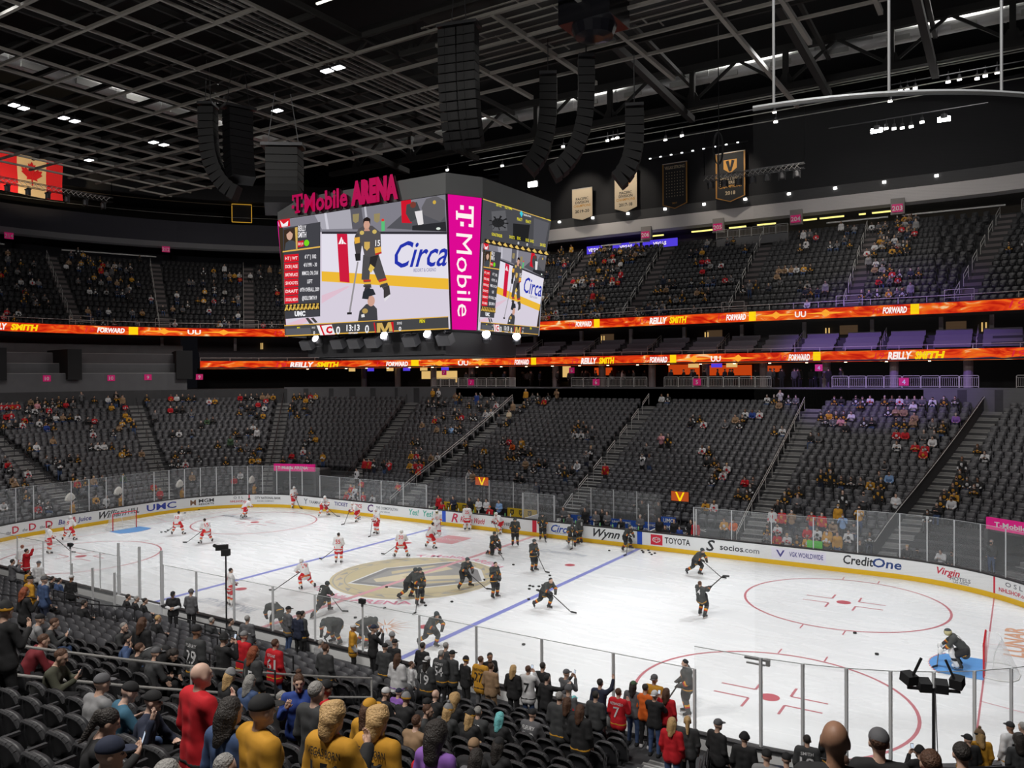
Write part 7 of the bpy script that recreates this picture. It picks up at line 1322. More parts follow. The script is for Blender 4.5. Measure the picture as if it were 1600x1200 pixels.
# ================================================================ PLAYERS ON THE ICE
SK = .05
def ps(**k):
    d = pose(STAND, **{kk: (v if kk == 'fd' else (v[0], v[1], v[2]+SK)) for kk, v in pose(STAND, **k).items()}); return d
HP = {
 'p_stand': ps(wrl=(-.1, .28, .92), hal=(-.04, .33, .9), wrr=(.16, .26, 1.0), har=(.12, .31, 1.0), ell=(-.28, .05, 1.1), elr=(.29, .04, 1.12), knl=(-.14, .08, .5), knr=(.14, .08, .5), anl=(-.16, .0, .09), anr=(.16, .0, .09), tol=(-.2, .16, .045), tor=(.2, .16, .045), che=(0, .04, 1.29), hd=(0, .08, 1.63)),
 'p_skate': ps(pel=(0, -.12, .8), wai=(0, -.03, .95), che=(0, .13, 1.1), nk=(0, .23, 1.22), hd=(0, .32, 1.37), shl=(-.19, .18, 1.18), shr=(.19, .18, 1.18), ell=(-.3, .34, .96), elr=(.3, .26, .95), wrl=(-.12, .5, .82), hal=(-.06, .55, .8), wrr=(.2, .42, .88), har=(.16, .48, .86), hil=(-.1, -.12, .78), hir=(.1, -.12, .78), knl=(-.16, .2, .5), anl=(-.18, .02, .1), tol=(-.2, .18, .05), knr=(.2, -.16, .46), anr=(.3, -.5, .22), tor=(.36, -.4, .1), fd=(0, 1, -.1)),
 'p_wide': ps(pel=(0, -.1, .82), wai=(0, -.04, .98), che=(0, .08, 1.15), nk=(0, .14, 1.29), hd=(0, .2, 1.45), shl=(-.2, .1, 1.24), shr=(.2, .1, 1.24), ell=(-.32, .18, 1.0), elr=(.32, .16, 1.0), wrl=(-.16, .4, .86), hal=(-.1, .45, .84), wrr=(.2, .34, .92), har=(.16, .4, .9), hil=(-.12, -.1, .8), hir=(.12, -.1, .8), knl=(-.27, .1, .46), anl=(-.4, -.06, .1), tol=(-.5, .08, .05), knr=(.27, .1, .46), anr=(.4, -.06, .1), tor=(.5, .08, .05)),
 'p_kneel': ps(pel=(0, -.08, .58), wai=(0, -.06, .75), che=(0, .0, .93), nk=(0, .02, 1.08), hd=(0, .07, 1.24), shl=(-.19, .0, 1.03), shr=(.19, .0, 1.03), ell=(-.3, .1, .78), elr=(.3, .12, .78), wrl=(-.2, .32, .66), hal=(-.15, .38, .64), wrr=(.22, .36, .66), har=(.2, .43, .62), hil=(-.1, -.06, .56), hir=(.1, -.06, .56), knl=(-.18, .34, .5), anl=(-.18, .3, .08), tol=(-.2, .46, .045), knr=(.16, .02, .04), anr=(.18, -.38, .08), tor=(.19, -.5, .0)),
 'p_lunge': ps(pel=(0, -.02, .74), wai=(0, .04, .9), che=(0, .12, 1.08), nk=(0, .2, 1.22), hd=(0, .3, 1.33), shl=(-.2, .16, 1.18), shr=(.2, .16, 1.18), ell=(-.3, .32, .98), elr=(.3, .3, .98), wrl=(-.16, .48, .86), hal=(-.12, .54, .84), wrr=(.18, .46, .86), har=(.14, .52, .84), hil=(-.1, 0, .72), hir=(.1, 0, .72), knl=(-.14, .46, .62), anl=(-.14, .5, .16), tol=(-.15, .66, .13), knr=(.16, -.32, .4), anr=(.18, -.62, .12), tor=(.2, -.7, .04), fd=(0, 1, -.5)),
 'p_bend': ps(pel=(0, -.2, .84), wai=(0, .02, .93), che=(0, .22, .95), nk=(0, .38, .93), hd=(0, .52, .88), shl=(-.2, .34, .95), shr=(.2, .34, .95), ell=(-.28, .4, .7), elr=(.28, .4, .7), wrl=(-.2, .46, .48), hal=(-.16, .5, .42), wrr=(.2, .46, .48), har=(.16, .5, .42), hil=(-.12, -.2, .82), hir=(.12, -.2, .82), knl=(-.2, .0, .45), anl=(-.26, -.14, .09), tol=(-.32, .02, .045), knr=(.2, .0, .45), anr=(.26, -.14, .09), tor=(.32, .02, .045), fd=(0, 1, -.9)),
 'p_shot': ps(pel=(0, -.06, .84), wai=(0, -.14, 1.0), che=(.04, -.2, 1.18), nk=(.05, -.24, 1.33), hd=(.06, -.26, 1.5), shl=(-.14, -.16, 1.3), shr=(.22, -.24, 1.26), ell=(-.02, .1, 1.2), elr=(.26, .06, 1.2), wrl=(.12, .28, 1.24), hal=(.16, .33, 1.27), wrr=(.2, .3, 1.24), har=(.22, .36, 1.28), knl=(-.16, .22, .5), anl=(-.18, .1, .09), tol=(-.2, .26, .045), knr=(.18, .1, .46), anr=(.22, -.16, .09), tor=(.24, .0, .045), fd=(0, 1, .1)),
 'p_goalie': ps(pel=(0, -.2, .66), wai=(0, -.08, .82), che=(0, .1, .98), nk=(0, .24, 1.1), hd=(0, .34, 1.24), shl=(-.22, .18, 1.06), shr=(.22, .18, 1.06), ell=(-.36, .34, .84), elr=(.36, .34, .84), wrl=(-.34, .52, .66), hal=(-.33, .58, .62), wrr=(.34, .52, .66), har=(.33, .58, .62), hil=(-.13, -.2, .64), hir=(.13, -.2, .64), knl=(-.24, .16, .46), anl=(-.24, -.04, .1), tol=(-.28, .14, .045), knr=(.24, .16, .46), anr=(.24, -.04, .1), tor=(.28, .14, .045), fd=(0, 1, -.1)),
}
HP['p_gstand'] = dict(HP['p_stand'])
POSES.update(HP)
def jmat(n, c): return mat('kit_'+n, s2l(*c), .8, noise=.08, nscale=10)
KIT = {'F': dict(base=jmat('white', (226, 224, 224)), s1=jmat('flame_red', (206, 30, 40)), s2=jmat('amber', (232, 150, 60)), pants=jmat('flame_red', (206, 30, 40)), sock=jmat('white', (226, 224, 224)), glove=jmat('dark_red', (140, 26, 40)), helmet=jmat('white', (226, 224, 224)), num=jmat('flame_red', (206, 30, 40))),
       'K': dict(base=jmat('steel', (68, 70, 69)), s1=jmat('amber_gold', (222, 160, 50)), s2=jmat('scarlet', (190, 40, 36)), pants=jmat('ink', (40, 40, 42)), sock=jmat('steel', (68, 70, 69)), glove=jmat('ink_glove', (40, 38, 36)), helmet=jmat('slate', (70, 76, 78)), num=jmat('white', (226, 224, 224)))}
BLADE = mat('blade_steel', (.6, .62, .64), .25, .9); SKB = mat('skate_black', (.02, .02, .022), .5); WOODK = mat('stick_dark', (.035, .03, .03), .45); TAPE = mat('stick_tape', (.02, .02, .02), .7); PADW = mat('pad_white', (.8, .8, .8), .6)
def player_tpl(pn, what, side=None, goalie=False, team='K'):
    key = (pn, 'pl', what, side, goalie, team)
    if key in _TPL: return _TPL[key]
    J = POSES[pn]; f = Fig(); mats = [SKB]*4; T = None
    if what == 'body':
        trunk(f, J, .0, 0); arms(f, J, .0, 0); legs(f, J, .0, 0); feet(f, J, 0, 0); f.cone(J['nk'], V3(*J['hd'])-V3(0, .02, .05), .06, .052, 0); v, q = f.mesh(.036); g = Fig(); head_prims(g, J, 0, True); v2, q2 = g.mesh(.015, .02); v, q, T = merge([(v, q, 0), (v2, q2, 0)])
    elif what == 'jersey':
        trunk(f, J, .055, 0, .14); arms(f, J, .038, 1, 2, .95); f.cone(J['shl'], J['shr'], .11, .11, 3); v, q = f.mesh(.028, .04, .004); tg, w, c = f.tags(v, q); T = np.zeros(len(q), int)
        for i, p in enumerate(f.p):
            m = w == i
            if not m.any() or p[0] != 'c': continue
            a, b = p[1], p[2]; ab = b-a; t = np.clip(((c[m]-a)@ab)/max(ab@ab, 1e-9), 0, 1); r = np.zeros(m.sum(), int)
            if p[5] == 2: r[(t > .06) & (t < .3)] = 1; r[(t >= .3) & (t < .44)] = 2
            if p[5] == 1: r[t > 2] = 1
            if p[5] == 3: r[:] = 3
            T[m] = r
        pel, wai = V3(*J['pel']), V3(*J['wai']); u = (wai-pel)/np.linalg.norm(wai-pel); h = (c-pel)@u; low = ~np.isin(tg, (1, 2)); T[low & (h < -.1) & (h > -.13)] = 1; T[low & (h <= -.13) & (h > -.15)] = 2 if team == 'F' else 0; T[low & (h <= -.15) & (h > -.18)] = 1 if team == 'F' else 0
    elif what == 'pants':
        for s in 'lr': a, b = V3(*J['hi'+s]), V3(*J['kn'+s]); f.cone(a, a+(b-a)*.82, .15, .125, 0)
        f.cone(J['hil'], J['hir'], .16, .16, 0); v, q = f.mesh(.03, .04, .003); T = np.zeros(len(q), int)
    elif what == 'sock':
        a, b = V3(*J['kn'+side]), V3(*J['an'+side]); f.cone(a, b, .1, .075, 0); v, q = f.mesh(.02, .02); c = v[q].mean(1); t = ((c-a)@(b-a))/((b-a)@(b-a)); T = np.zeros(len(q), int); T[(t > .34) & (t < .5)] = 1; T[(t >= .5) & (t < .6)] = 2
        if goalie: T = np.zeros(len(q), int)
    elif what == 'leg_pad':
        a, b = V3(*J['kn'+side]), V3(*J['an'+side]); n = np.array([0, .11, .02]); f.cone(a+n*1.0+V3(0, 0, .22), b+n, .1, .1, 0); f.cone(b+n, b+n+V3(0, .1, -.02), .1, .08, 0); f.cone(a+n+V3(-.06, 0, .1), b+n+V3(-.06, 0, 0), .08, .08, 0); f.cone(a+n+V3(.06, 0, .1), b+n+V3(.06, 0, 0), .08, .08, 0); f.cut((0, 0, -1), -.02); v, q = f.mesh(.026, .03); c = v[q].mean(1); T = (np.abs(c[:, 2]-.4) < .05).astype(int)
    elif what == 'skate':
        a, b = V3(*J['an'+side]), V3(*J['to'+side]); d = b-a; d[2] = 0; d /= max(np.linalg.norm(d), 1e-6); h = a-d*.05+V3(0, 0, -.02); f.cone(a+V3(0, 0, .06), h, .062, .055, 0); f.cone(h, b+V3(0, 0, .01), .055, .042, 0); v, q = f.mesh(.02, .02); z = v[:, 2].min(); m = MB(); c = (h+b)/2; m.box((c[0], c[1], z-.02), (.01, .3, .05), rz=math.atan2(d[1], d[0])-PI/2); bv = np.array(m.v); v, q, T = merge([(v, q, 0), (bv, np.array([x for x in m.f]), 1)]); 
    elif what == 'glove':
        a, b = V3(*J['wr'+side]), V3(*J['ha'+side]); d = (b-a)/np.linalg.norm(b-a); f.cone(a-d*.08, a, .07, .06, 0); f.cone(a, b, .06, .055, 0)
        sd = np.cross(d, [0, 0, 1]); sd /= max(np.linalg.norm(sd), 1e-6)
        for k in range(4): c = b+sd*(k-1.5)*.028+d*.02; f.cone(c, c+d*.05+V3(0, 0, -.02), .022, .02, 0)
        f.cone(a+d*.03+V3(0, 0, .03), b+V3(0, 0, .035), .024, .02, 0)
        if goalie: f.ell(b+d*.04, (.11, .09, .14), 0)
        v, q = f.mesh(.016, .015); T = np.zeros(len(q), int)
    elif what == 'helmet':
        f.ell((0, -.02, .045), (.098, .125, .108)); f.cone((-.095, -.02, -.03), (-.093, -.03, .03), .03, .03); f.cone((.095, -.02, -.03), (.093, -.03, .03), .03, .03); f.cut((0, .6, -.8), .035); v, q = f.mesh(.017, .02); g = Fig(); g.ell((0, .1, .045), (.08, .03, .022)); v2, q2 = g.mesh(.015); v, q, T = merge([(v, q, 0), (v2, q2, 1)])
    elif what == 'mask':
        f.ell((0, .01, .01), (.115, .14, .145)); v, q = f.mesh(.018, .02); c = v[q].mean(1); T = ((np.abs(c[:, 0]) < .055) & (np.abs(c[:, 2]-.0) < .045) & (c[:, 1] > .08)).astype(int); T[(c[:, 2] > .07)] = 2
    me = npmesh(what, v, q, mats, T, True); _TPL[key] = me; return me
STK = {'p_stand': ((.1, .3, 1.12), (-.15, .75, .06)), 'p_skate': ((.22, .36, .98), (-.35, 1.25, .06)), 'p_wide': ((.24, .3, 1.02), (-.55, 1.0, .06)), 'p_kneel': ((.25, .25, .78), (-.1, 1.3, .06)), 'p_lunge': ((.1, .42, 1.0), (-.02, .95, .06)), 'p_bend': ((.2, .42, .52), (-.75, .6, .06)), 'p_shot': ((.12, .22, 1.18), (.5, .95, 1.75)), 'p_gstand': ((.2, .3, 1.1), (.3, .6, .06)), 'p_goalie': ((.33, .62, .75), (-.25, .72, .06))}
Rv, Av = Vector((.845, .535)), Vector((-.535, .845))
def face(c):
    d = Vector((0, 0))
    for ch in c: d += {'R': Rv, 'L': -Rv, 'A': Av, 'T': -Av}[ch]
    return math.atan2(-d.x, d.y)
def player(team, pn, x, y, fc, num, desc, stick=1, helmet=1, hair='hb', goalie=False, stk=None, s=1.0):
    K = KIT[team]; yaw = face(fc) if isinstance(fc, str) else fc
    lab = ('player in white and red, ' if team == 'F' else 'player in charcoal and gold, ')+desc
    o = link('person', player_tpl(pn, 'body'), None, (x, y, .02), label=lab, cat='person'); o.rotation_euler = (0, 0, yaw); o.scale = (s, s, s); setm(o, [mat('skin_sk', CLO['sk'], .55)]*2)
    J = POSES[pn]; yoke = K['s1'] if team == 'F' else K['base']
    j = link('jersey', player_tpl(pn, 'jersey', team=team), o); setm(j, [K['base'], K['s1'], K['s2'], yoke])
    setm(link('hockey_pants', player_tpl(pn, 'pants'), o), [K['pants']]*2)
    for sd in 'lr':
        setm(link('sock', player_tpl(pn, 'sock', sd, goalie), o), [K['sock'], K['s1'], K['s2']]); setm(link('skate', player_tpl(pn, 'skate', sd), o), [SKB, BLADE]); setm(link('glove', player_tpl(pn, 'glove', sd, goalie), o), [PADW if goalie else K['glove']]*2)
        if goalie: setm(link('leg_pad', player_tpl(pn, 'leg_pad', sd), o), [PADW, K['s1'] if team == 'F' else SKB])
    fd = Vector(J['fd']).normalized(); xx = fd.cross(Vector((0, 0, 1))).normalized(); zz = xx.cross(fd); M = Matrix(((xx.x, fd.x, zz.x, J['hd'][0]), (xx.y, fd.y, zz.y, J['hd'][1]), (xx.z, fd.z, zz.z, J['hd'][2]), (0, 0, 0, 1)))
    if helmet == 2: h = link('goalie_mask', player_tpl('x', 'mask') if 0 else player_tpl(pn, 'mask'), o); setm(h, [jmat('mask_pale', (206, 196, 150)), SKB, K['helmet']])
    elif helmet: h = link('helmet', player_tpl(pn, 'helmet'), o); setm(h, [K['helmet'], K['helmet']])
    else: h = link('hair', hat_tpl('short'), o); setm(h, [cm(hair)]*2)
    h.matrix_local = M
    if num:
        big = pn in ('p_bend',); back_text(j, player_tpl(pn, 'jersey', team=team), [(num, J['che'][2]-.02, .25, .12*len(num)+.04, 0, J['che'][1], 1.2 if pn == 'p_bend' else (.75 if pn in ('p_skate', 'p_goalie') else (.3 if pn in ('p_wide', 'p_lunge') else 0)))], K['num'])
    if team == 'K': back_text(j, player_tpl(pn, 'jersey', team=team), [('V', J['che'][2]-.06, .2, .18, 0, J['che'][1], 0)], KIT['K']['s1'], 'crest', True)
    else: back_text(j, player_tpl(pn, 'jersey', team=team), [('C', J['che'][2]-.06, .2, .17, 0, J['che'][1], 0)], KIT['F']['s1'], 'crest', True)
    if stick:
        a, b = stk or STK[pn]; a = Vector(a); b = Vector(b); R = Matrix.Rotation(yaw, 3, 'Z'); st = empty('hockey_stick', (x, y, .02), yaw, 'stick of the player '+desc, 'hockey stick'); d = (b-a); side = Vector((d.x, d.y, 0)).normalized() if (d.x or d.y) else Vector((0, 1, 0))
        MB().bar(a, b, .034).build('shaft', WOODK, st); up = Vector((0, 0, 1)); q = Vector((-side.y, side.x, 0))*(-.4)+side*.9; q = q.normalized()*.3
        MB().prism([b+Vector((0, 0, -.03)), b+q+Vector((0, 0, -.03)), b+q+Vector((0, 0, .04)), b+Vector((0, 0, .045))], Vector((-side.y, side.x, 0))*.03).build('blade', TAPE, st); MB().bar(a, a+(b-a).normalized()*.18, .042).build('grip_tape', PADW, st)
    return o
for a in PLAYERS: player(*a[:7], **(a[7] if len(a) > 7 else {}))
# ================================================================ SPECTATORS NEAR THE CAMERA
_allslots = [(RP(s[2], s[3]), s) for sn in ('13', '14', '15', '16', '17', '18') for s in SLOTS[sn]]
_taken = set()
HIGH = {'bigbald': (27.3, -29.0, 6.95), 'flatcap': (27.2, -26.4, 5.95), 'red1461': (27.65, -26.6, 5.95), 'kid1505': (27.85, -25.9, 5.95)}   # they stand on the raised corner platform
MB().box((27.3, -29, 6.4), (1.2, 1.0, 1.1)).box((27.4, -26.3, 5.2), (2.2, 1.8, 1.5)).build('floor_corner_platform', CONC, kind='structure')
def N(key, ps_, off, label, top='k', kind='top', **k):
    x, y, r = NEARPOS[key]; z = SL(row_d(r), y)
    if key in HIGH: x, y, z = HIGH[key]
    q = invq(x, y); yw = yaw_in(q)+math.radians(off)
    if ps_.startswith('sit'):
        (x, y), s = min((t for t in _allslots if t[1][2:4] not in _taken), key=lambda t: (t[0][0]-x)**2+(t[0][1]-y)**2+(1.2 if t[1][0] != r else 0)); _taken.add(s[2:4]); z = s[4]; nx, ny = RN(s[2]); x += nx*-.02; y += ny*-.02
    return near_person(ps_, x, y, z, yw, label, top, kind, **k)
N('edge', 'standeat', 10, 'person in black with a gold banded beanie standing at the very left edge', hat='beanie', hc='k', hc2='y', s=1.06)
N('redhair', 'standeat', 0, 'woman in black with long copper red hair standing in the left stand', hat='long', hc='au')
N('goldhood', 'stand', 0, 'person in a gold hoodie and black cap behind the copper haired woman', top='y', hat='cap', hc='k')
N('blueshirt', 'stand', 0, 'man in a denim blue shirt and grey cap standing at the left', top='j', bot='n', hat='cap', hc='g', s=1.06)
N('whitegrey', 'stand', 5, 'grey haired person in a white top before the man in denim blue', top='w', hat='short', hc='gh')
N('blackjkt', 'sit', 0, 'person in a black jacket seated at the front by the left glass')
N('blueseat', 'sit', 0, 'person in a dusty blue shirt seated beside the usher at the left', top='j', hat='short', hc='hb')
N('usher1', 'stand', 20, 'usher in a black vest and white sleeves leaning at the left front rail', top='k', kind='top', sleeve='w', hat='cap', hc='w', skin='sk2')
N('greyphone', 'standphone', 0, 'person in grey filming with a phone at the far left glass', top='g')
N('redarm', 'standarm', -10, 'fan in a red top raising one arm at the far left glass', top='r', kind='jersey', extra='w')
N('kidgold', 'stand', 0, 'child in a gold jersey under the fan raising an arm', top='y', kind='jersey', text=['82'], tcol='k', s=.82)
N('whitepouch', 'stand', 30, 'person in a white shirt with a dark shoulder strap by the left glass', top='w', bot='k', hat='cap', hc='g')
N('blond1', 'sit', 0, 'blond person seated in the left stand beside the short railing', top='dg', hat='long', hc='bl')
N('dark1', 'sit', 0, 'dark haired person seated low right of the blond one', top='k')
N('greyhood', 'sit', -20, 'seated person in a grey hoodie and black cap looking right', top='lg', hat='cap', hc='k')
N('phone1', 'sitphone', -30, 'brown haired person seated with a phone right of the grey hoodie', top='dg', hc='br', bot='j')
N('maroon', 'sitfwd', -20, 'person in a maroon sweater bending forward in the left seats', top='m', hc='br')
N('camo', 'sitphone', -50, 'person in a camouflage jacket holding a phone in the left seats', top='ca', hc='br', bot='k')
N('baldmask', 'sit', -60, 'bald man with a face mask seated in the middle of the left stand', top='dg', hat='bald', hc='gh', skin='sk3')
N('denimarm', 'sitarm', -40, 'person in pale denim lifting an arm beside the long haired woman', top='j', hc='hb')
N('longbrown', 'stand', 10, 'woman in black with very long brown hair standing among empty seats', hat='long', hc='br')
N('lean10', 'bend', -70, 'fan in a charcoal jersey with a white number bending far forward', top='dg', kind='jersey', text=['10'], hat='cap', hc='k')
N('leanwoman', 'bend', -75, 'woman in a black coat with dark hair bending beside the charcoal jersey', hat='long', hc='hb', bot='j')
N('greycap1', 'sit', -10, 'seated person in a grey cap right of the bending woman', top='dg', hat='cap', hc='g')
N('dark2', 'sit', -10, 'seated person in a dark jacket left of the big charcoal jersey', hc='br')
N('n29', 'stand', 0, 'big fan in a charcoal jersey with white back number and black cap', top='dg', kind='jersey', text=['29', 'FLEURY'], hat='cap', hc='k', s=1.07, skin='sk2')
N('greybeanie', 'sit', 0, 'blond person in a grey beanie seated before the steel handrail', top='k', hat='beanie', hc='lg', hc2='g', hair=('long', 'bl'))
N('greyhair1', 'sit', 0, 'grey haired person in a denim jacket seated next to the grey beanie', top='j', hat='long', hc='gh')
N('beanphone', 'standphone', 0, 'person in a black jacket and beanie filming left of the red jersey', hat='beanie', hc='k', hc2='dg')
N('redjer1', 'stand', 0, 'fan in a plain red jersey and grey cap standing in mid stand', top='r', kind='jersey', hat='cap', hc='lg', bot='k')
N('auburn', 'stand', -10, 'woman with long auburn hair in a charcoal numbered jersey', top='dg', kind='jersey', text=['15'], hat='long', hc='au')
N('usher2', 'standfold', -140, 'usher in a black vest holding a gold paper beside the penalty box', top='k', sleeve='w', hat='cap', hc='k', bot='k')
N('hoodgrey', 'stand', 20, 'person in a grey hooded coat at the near glass beside the usher', top='g', hat='beanie', hc='g', bot='k')
N('blond2', 'sit', -10, 'short blond person seated below the usher with the gold paper', top='k', hc='bl')
for i, kk in enumerate(('suit1', 'suit2', 'suit3')): N(kk, 'sit', -20, 'official in a black suit seated in the penalty box, %s from the left' % ORD[i], top='k', hc='hb' if i != 1 else 'gh')
N('darkj1', 'sit', 0, 'seated person in a charcoal jacket right of the penalty box', top='dg', hc='gh')
N('darkj2', 'sit', -30, 'seated person in a dark suit before the player at the near glass', top='dg', hc='hb')
N('greybent', 'stand', 20, 'man in a mid grey shirt standing at the glass near the camera pole', top='g', hc='gh', bot='k')
N('skull', 'sitphone', -20, 'man in a teal shirt with a black skull print seated with a phone', top='te', kind='tee', sleeve='te', bot='j', hat='cap', hc='k', lower='trousers', skin='sk3')
N('navycap', 'sitarm', -50, 'man in a navy shirt and black cap raising a hand to his face', top='n', hat='cap', hc='k', skin='sk3')
N('greyhat', 'sit', 0, 'person in a grey cap just behind the two seated capped men', top='lg', hat='cap', hc='g')
N('baldred', 'standeat', -10, 'big bald man in a red jersey with black and gold hem eating', top='r', kind='jersey', hat='none', bot='k', skin='sk3', s=1.08, extra='k')
N('denimhair', 'stand', 0, 'woman with long black hair in a denim jacket beside the bald man', top='j', hat='long', hc='hb')
N('starjkt', 'sitphone', -30, 'woman in a black jacket with a star patch looking at a phone', hat='pony', hc='hb', bot='j')
N('greyclose', 'sit', 0, 'close grey cropped head at the bottom left edge of the frame', top='dg', hat='short', hc='gh', skin='sk3')
N('capclose', 'sit', -30, 'close person in a navy cap right of the grey cropped head', top='dg', hat='cap', hc='n')
N('baldglass', 'sit', -30, 'close bald man with glasses right of the navy cap', top='dg', hat='bald', hc='gh', skin='sk3')
N('goldcap', 'stand', -15, 'man in a gold jersey with black sleeves and black cap', top='y', kind='jersey', sleeve='k', hat='cap', hc='k', bot='k', s=1.05)
N('n61', 'stand', 0, 'fan in a red jersey with white name and number in mid stand', top='r', kind='jersey', text=['61', 'STONE'], hc='br', bot='j', extra='y')
N('bunblue', 'standeat', -130, 'woman in a blue hooded top with a hair bun facing right', top='b', hat='bun', hc='br', bot='k')
N('lookr', 'sit', -70, 'seated man in black looking right beside the woman with the bun', top='k', hc='gh')
N('bigblack', 'stand', 0, 'broad grey haired man in a black jacket standing left of the twins', top='dg', hat='bald', hc='gh', s=1.07, skin='sk3')
N('capred', 'stand', -10, 'person in a red top and black cap behind the broad man', top='r', hat='cap', hc='k', skin='sk2')
for kk, side in (('twinA', 'left'), ('twinB', 'right')): N(kk, 'standeat' if kk == 'twinA' else 'stand', 0, 'fan in gold VEGAS BORN jersey with blond spiky mullet, %s one of the pair' % side, top='y', kind='jersey', sleeve='k', text=['17', 'VEGAS BORN'], tcol='k', hat='mullet', hc='bl', bot='k', extra='k', s=1.06)
N('goldcapw', 'stand', 0, 'woman in a gold cap with long dark hair between the twins', top='y', hat='cap', hc='y', hair=('long', 'br'))
N('plaid', 'sit', 0, 'balding man in a tan plaid shirt seated right of the twins', top='t', hat='bald', hc='br', skin='sk3')
N('bighair', 'stand', 0, 'person in a purple and black top with big black hair', top='v', kind='top', hat='big', hc='hb', sleeve='v', bot='k')
N('redbald', 'sit', -20, 'bald man in a red shirt half hidden by the purple top', top='r', hat='bald', hc='gh', skin='sk3')
N('whitecap', 'sit', -20, 'man in a white cap and black shirt seated behind the dark railing', kind='tee', hat='cap', hc='w', sleeve='k')
N('bean1', 'sit', 0, 'person in a grey and gold striped beanie, first of the seated beanie group', hat='beanie', hc='lg', hc2='y')
N('cap2', 'sit', 0, 'person in a dark cap seated between the two beanies', hat='cap', hc='k')
N('pom1', 'sit', 0, 'person in a grey beanie with a pom and long blond hair, seated', top='dg', hat='pom', hc='lg', hc2='y', hair=('long', 'bl'))
N('bean2', 'sit', 0, 'person in a black beanie with a gold band, last of the beanie group', hat='beanie', hc='k', hc2='y', hair=('long', 'bl'))
N('bald3', 'sit', 0, 'bald man seated just beyond the beanie group', hat='none', skin='sk3')
N('greyj', 'sit', -60, 'man in a grey jacket looking right behind the plaid shirt', top='dg', hc='br')
N('curls', 'sit', 0, 'blond curly person in a black hoodie with orange sleeve seated', hat='big', hc='bl', sleeve='k')
N('greyjer', 'sit', 10, 'grey haired person in a charcoal lettered jersey seated', top='dg', kind='jersey', text=['GOLD'], hc='gh')
N('teal', 'sit', 0, 'person with pale teal hair in a black hoodie seated', hat='long', hc='cy')
N('tancap', 'sit', 10, 'person in a tan cap seated low right of the purple top', top='k', hat='cap', hc='t')
N('capback1', 'sit', 0, 'person in a black cap seated low before the empty seats', top='k', hat='cap', hc='k', hair=('long', 'hb'))
N('greyj2', 'sit', 0, 'dark haired person in a grey jacket low at the bottom edge', top='g', hat='long', hc='hb')
N('charjkt', 'stand', 0, 'man in a charcoal jacket with gold trim standing alone in mid stand', top='dg', kind='jersey', hc='br', bot='k')
N('greyglass', 'sit', -10, 'man in a light grey hoodie seated at the glass before the bent player', top='lg', hc='gh')
N('gold2', 'stand', -40, 'fan in a gold jersey with white sleeves and white cap at the glass', top='y', kind='jersey', sleeve='w', text=['2'], tcol='w', hat='cap', hc='w', bot='k', skin='sk2')
N('coatblue', 'standphone', -20, 'tall person in a black coat and blue cap leaning at the glass', hat='cap', hc='n', s=1.08)
N('capgrey3', 'stand', 0, 'person in a grey jersey and black cap behind the black coat', top='dg', kind='jersey', hat='cap', hc='k')
N('capgold3', 'stand', 0, 'person in a black cap with gold letters near the black coat', hat='cap', hc='k', hc2='y')
N('greycap3', 'stand', 0, 'person in a grey beanie at the glass beyond the gold lettered cap', top='lg', hat='beanie', hc='lg')
N('whitejer', 'stand', 0, 'woman in a white jersey with purple trim and long brown hair', top='w', kind='jersey', sleeve='w', hat='long', hc='br', extra='v')
N('kidcap', 'sit', 0, 'child in a dark purple cap below the white jersey', top='v', hat='cap', hc='n', s=.85)
N('child1', 'stand', -40, 'small child in white held up beside the white jersey', top='w', hc='br', s=.8)
N('duck19', 'stand', 0, 'fan in a charcoal jersey and white cap with white name and number', top='dg', kind='jersey', text=['19', 'DUCK'], hat='capback', hc='w', hair=('long', 'hb'))
N('n54', 'stand', 0, 'grey haired fan in a charcoal numbered jersey with white sleeve marks', top='dg', kind='jersey', text=['54', 'STONEY'], hc='gh')
N('greyjer2', 'stand', -10, 'fan in a plain charcoal jersey and black cap among the front row', top='dg', kind='jersey', hat='cap', hc='k')
N('blackbean', 'stand', -20, 'person in a long black coat and gold striped beanie at the glass', hat='beanie', hc='k', hc2='y', s=.95)
N('n27', 'stand', 0, 'fan in a gold jersey with dark number twenty-seven at the glass', top='y', kind='jersey', sleeve='dg', text=['27', 'THEODORE'], tcol='k', hc='br', bot='g', extra='k')
N('tancoat', 'stand', 0, 'person in a long tan coat beside the gold numbered jersey', top='t', hat='bun', hc='br', bot='t')
N('usher3', 'stand', -120, 'usher with a face mask and dark vest standing against the glass', top='k', sleeve='w', hc='hb', skin='sk2')
N('cap4', 'stand', 0, 'person in black with dark hair at the glass before the crouching player', hc='hb')
N('grey4', 'stand', 0, 'grey haired man at the glass right of the crouching player', top='dg', hc='gh')
N('g450', 'stand', -20, 'fan in a steel grey jersey with gold emblem near the bent player', top='g', kind='jersey', bot='j', hat='cap', hc='k')
N('navy466', 'stand', 0, 'fan in a navy jacket and black cap in the small glass group', top='n', hat='cap', hc='k')
N('n61c', 'stand', -10, 'fan in a charcoal jersey with big white number in the glass group', top='dg', kind='jersey', text=['61', 'STONE'], hc='hb', bot='k')
N('coat800', 'stand', 0, 'woman in a black coat with long blond hair at the near glass', hat='long', hc='bl')
N('w7', 'standphone', 10, 'fan in a white jersey with black number filming at the glass', top='w', kind='jersey', text=['7'], tcol='k', hc='br', bot='j', extra='k')
N('b848', 'stand', 0, 'dark haired man in black right at the glass beyond the white jersey', hc='hb')
N('bald854', 'reach', -10, 'bald man in black stretching one arm out to the right', hat='bald', hc='k', skin='sk3')
N('hood884', 'standphone', -20, 'person in a grey cap and grey hoodie filming over the glass', top='g', hat='cap', hc='g')
N('grey887', 'stand', 0, 'person in a grey hood between the phone holder and the child', top='g', hat='beanie', hc='g')
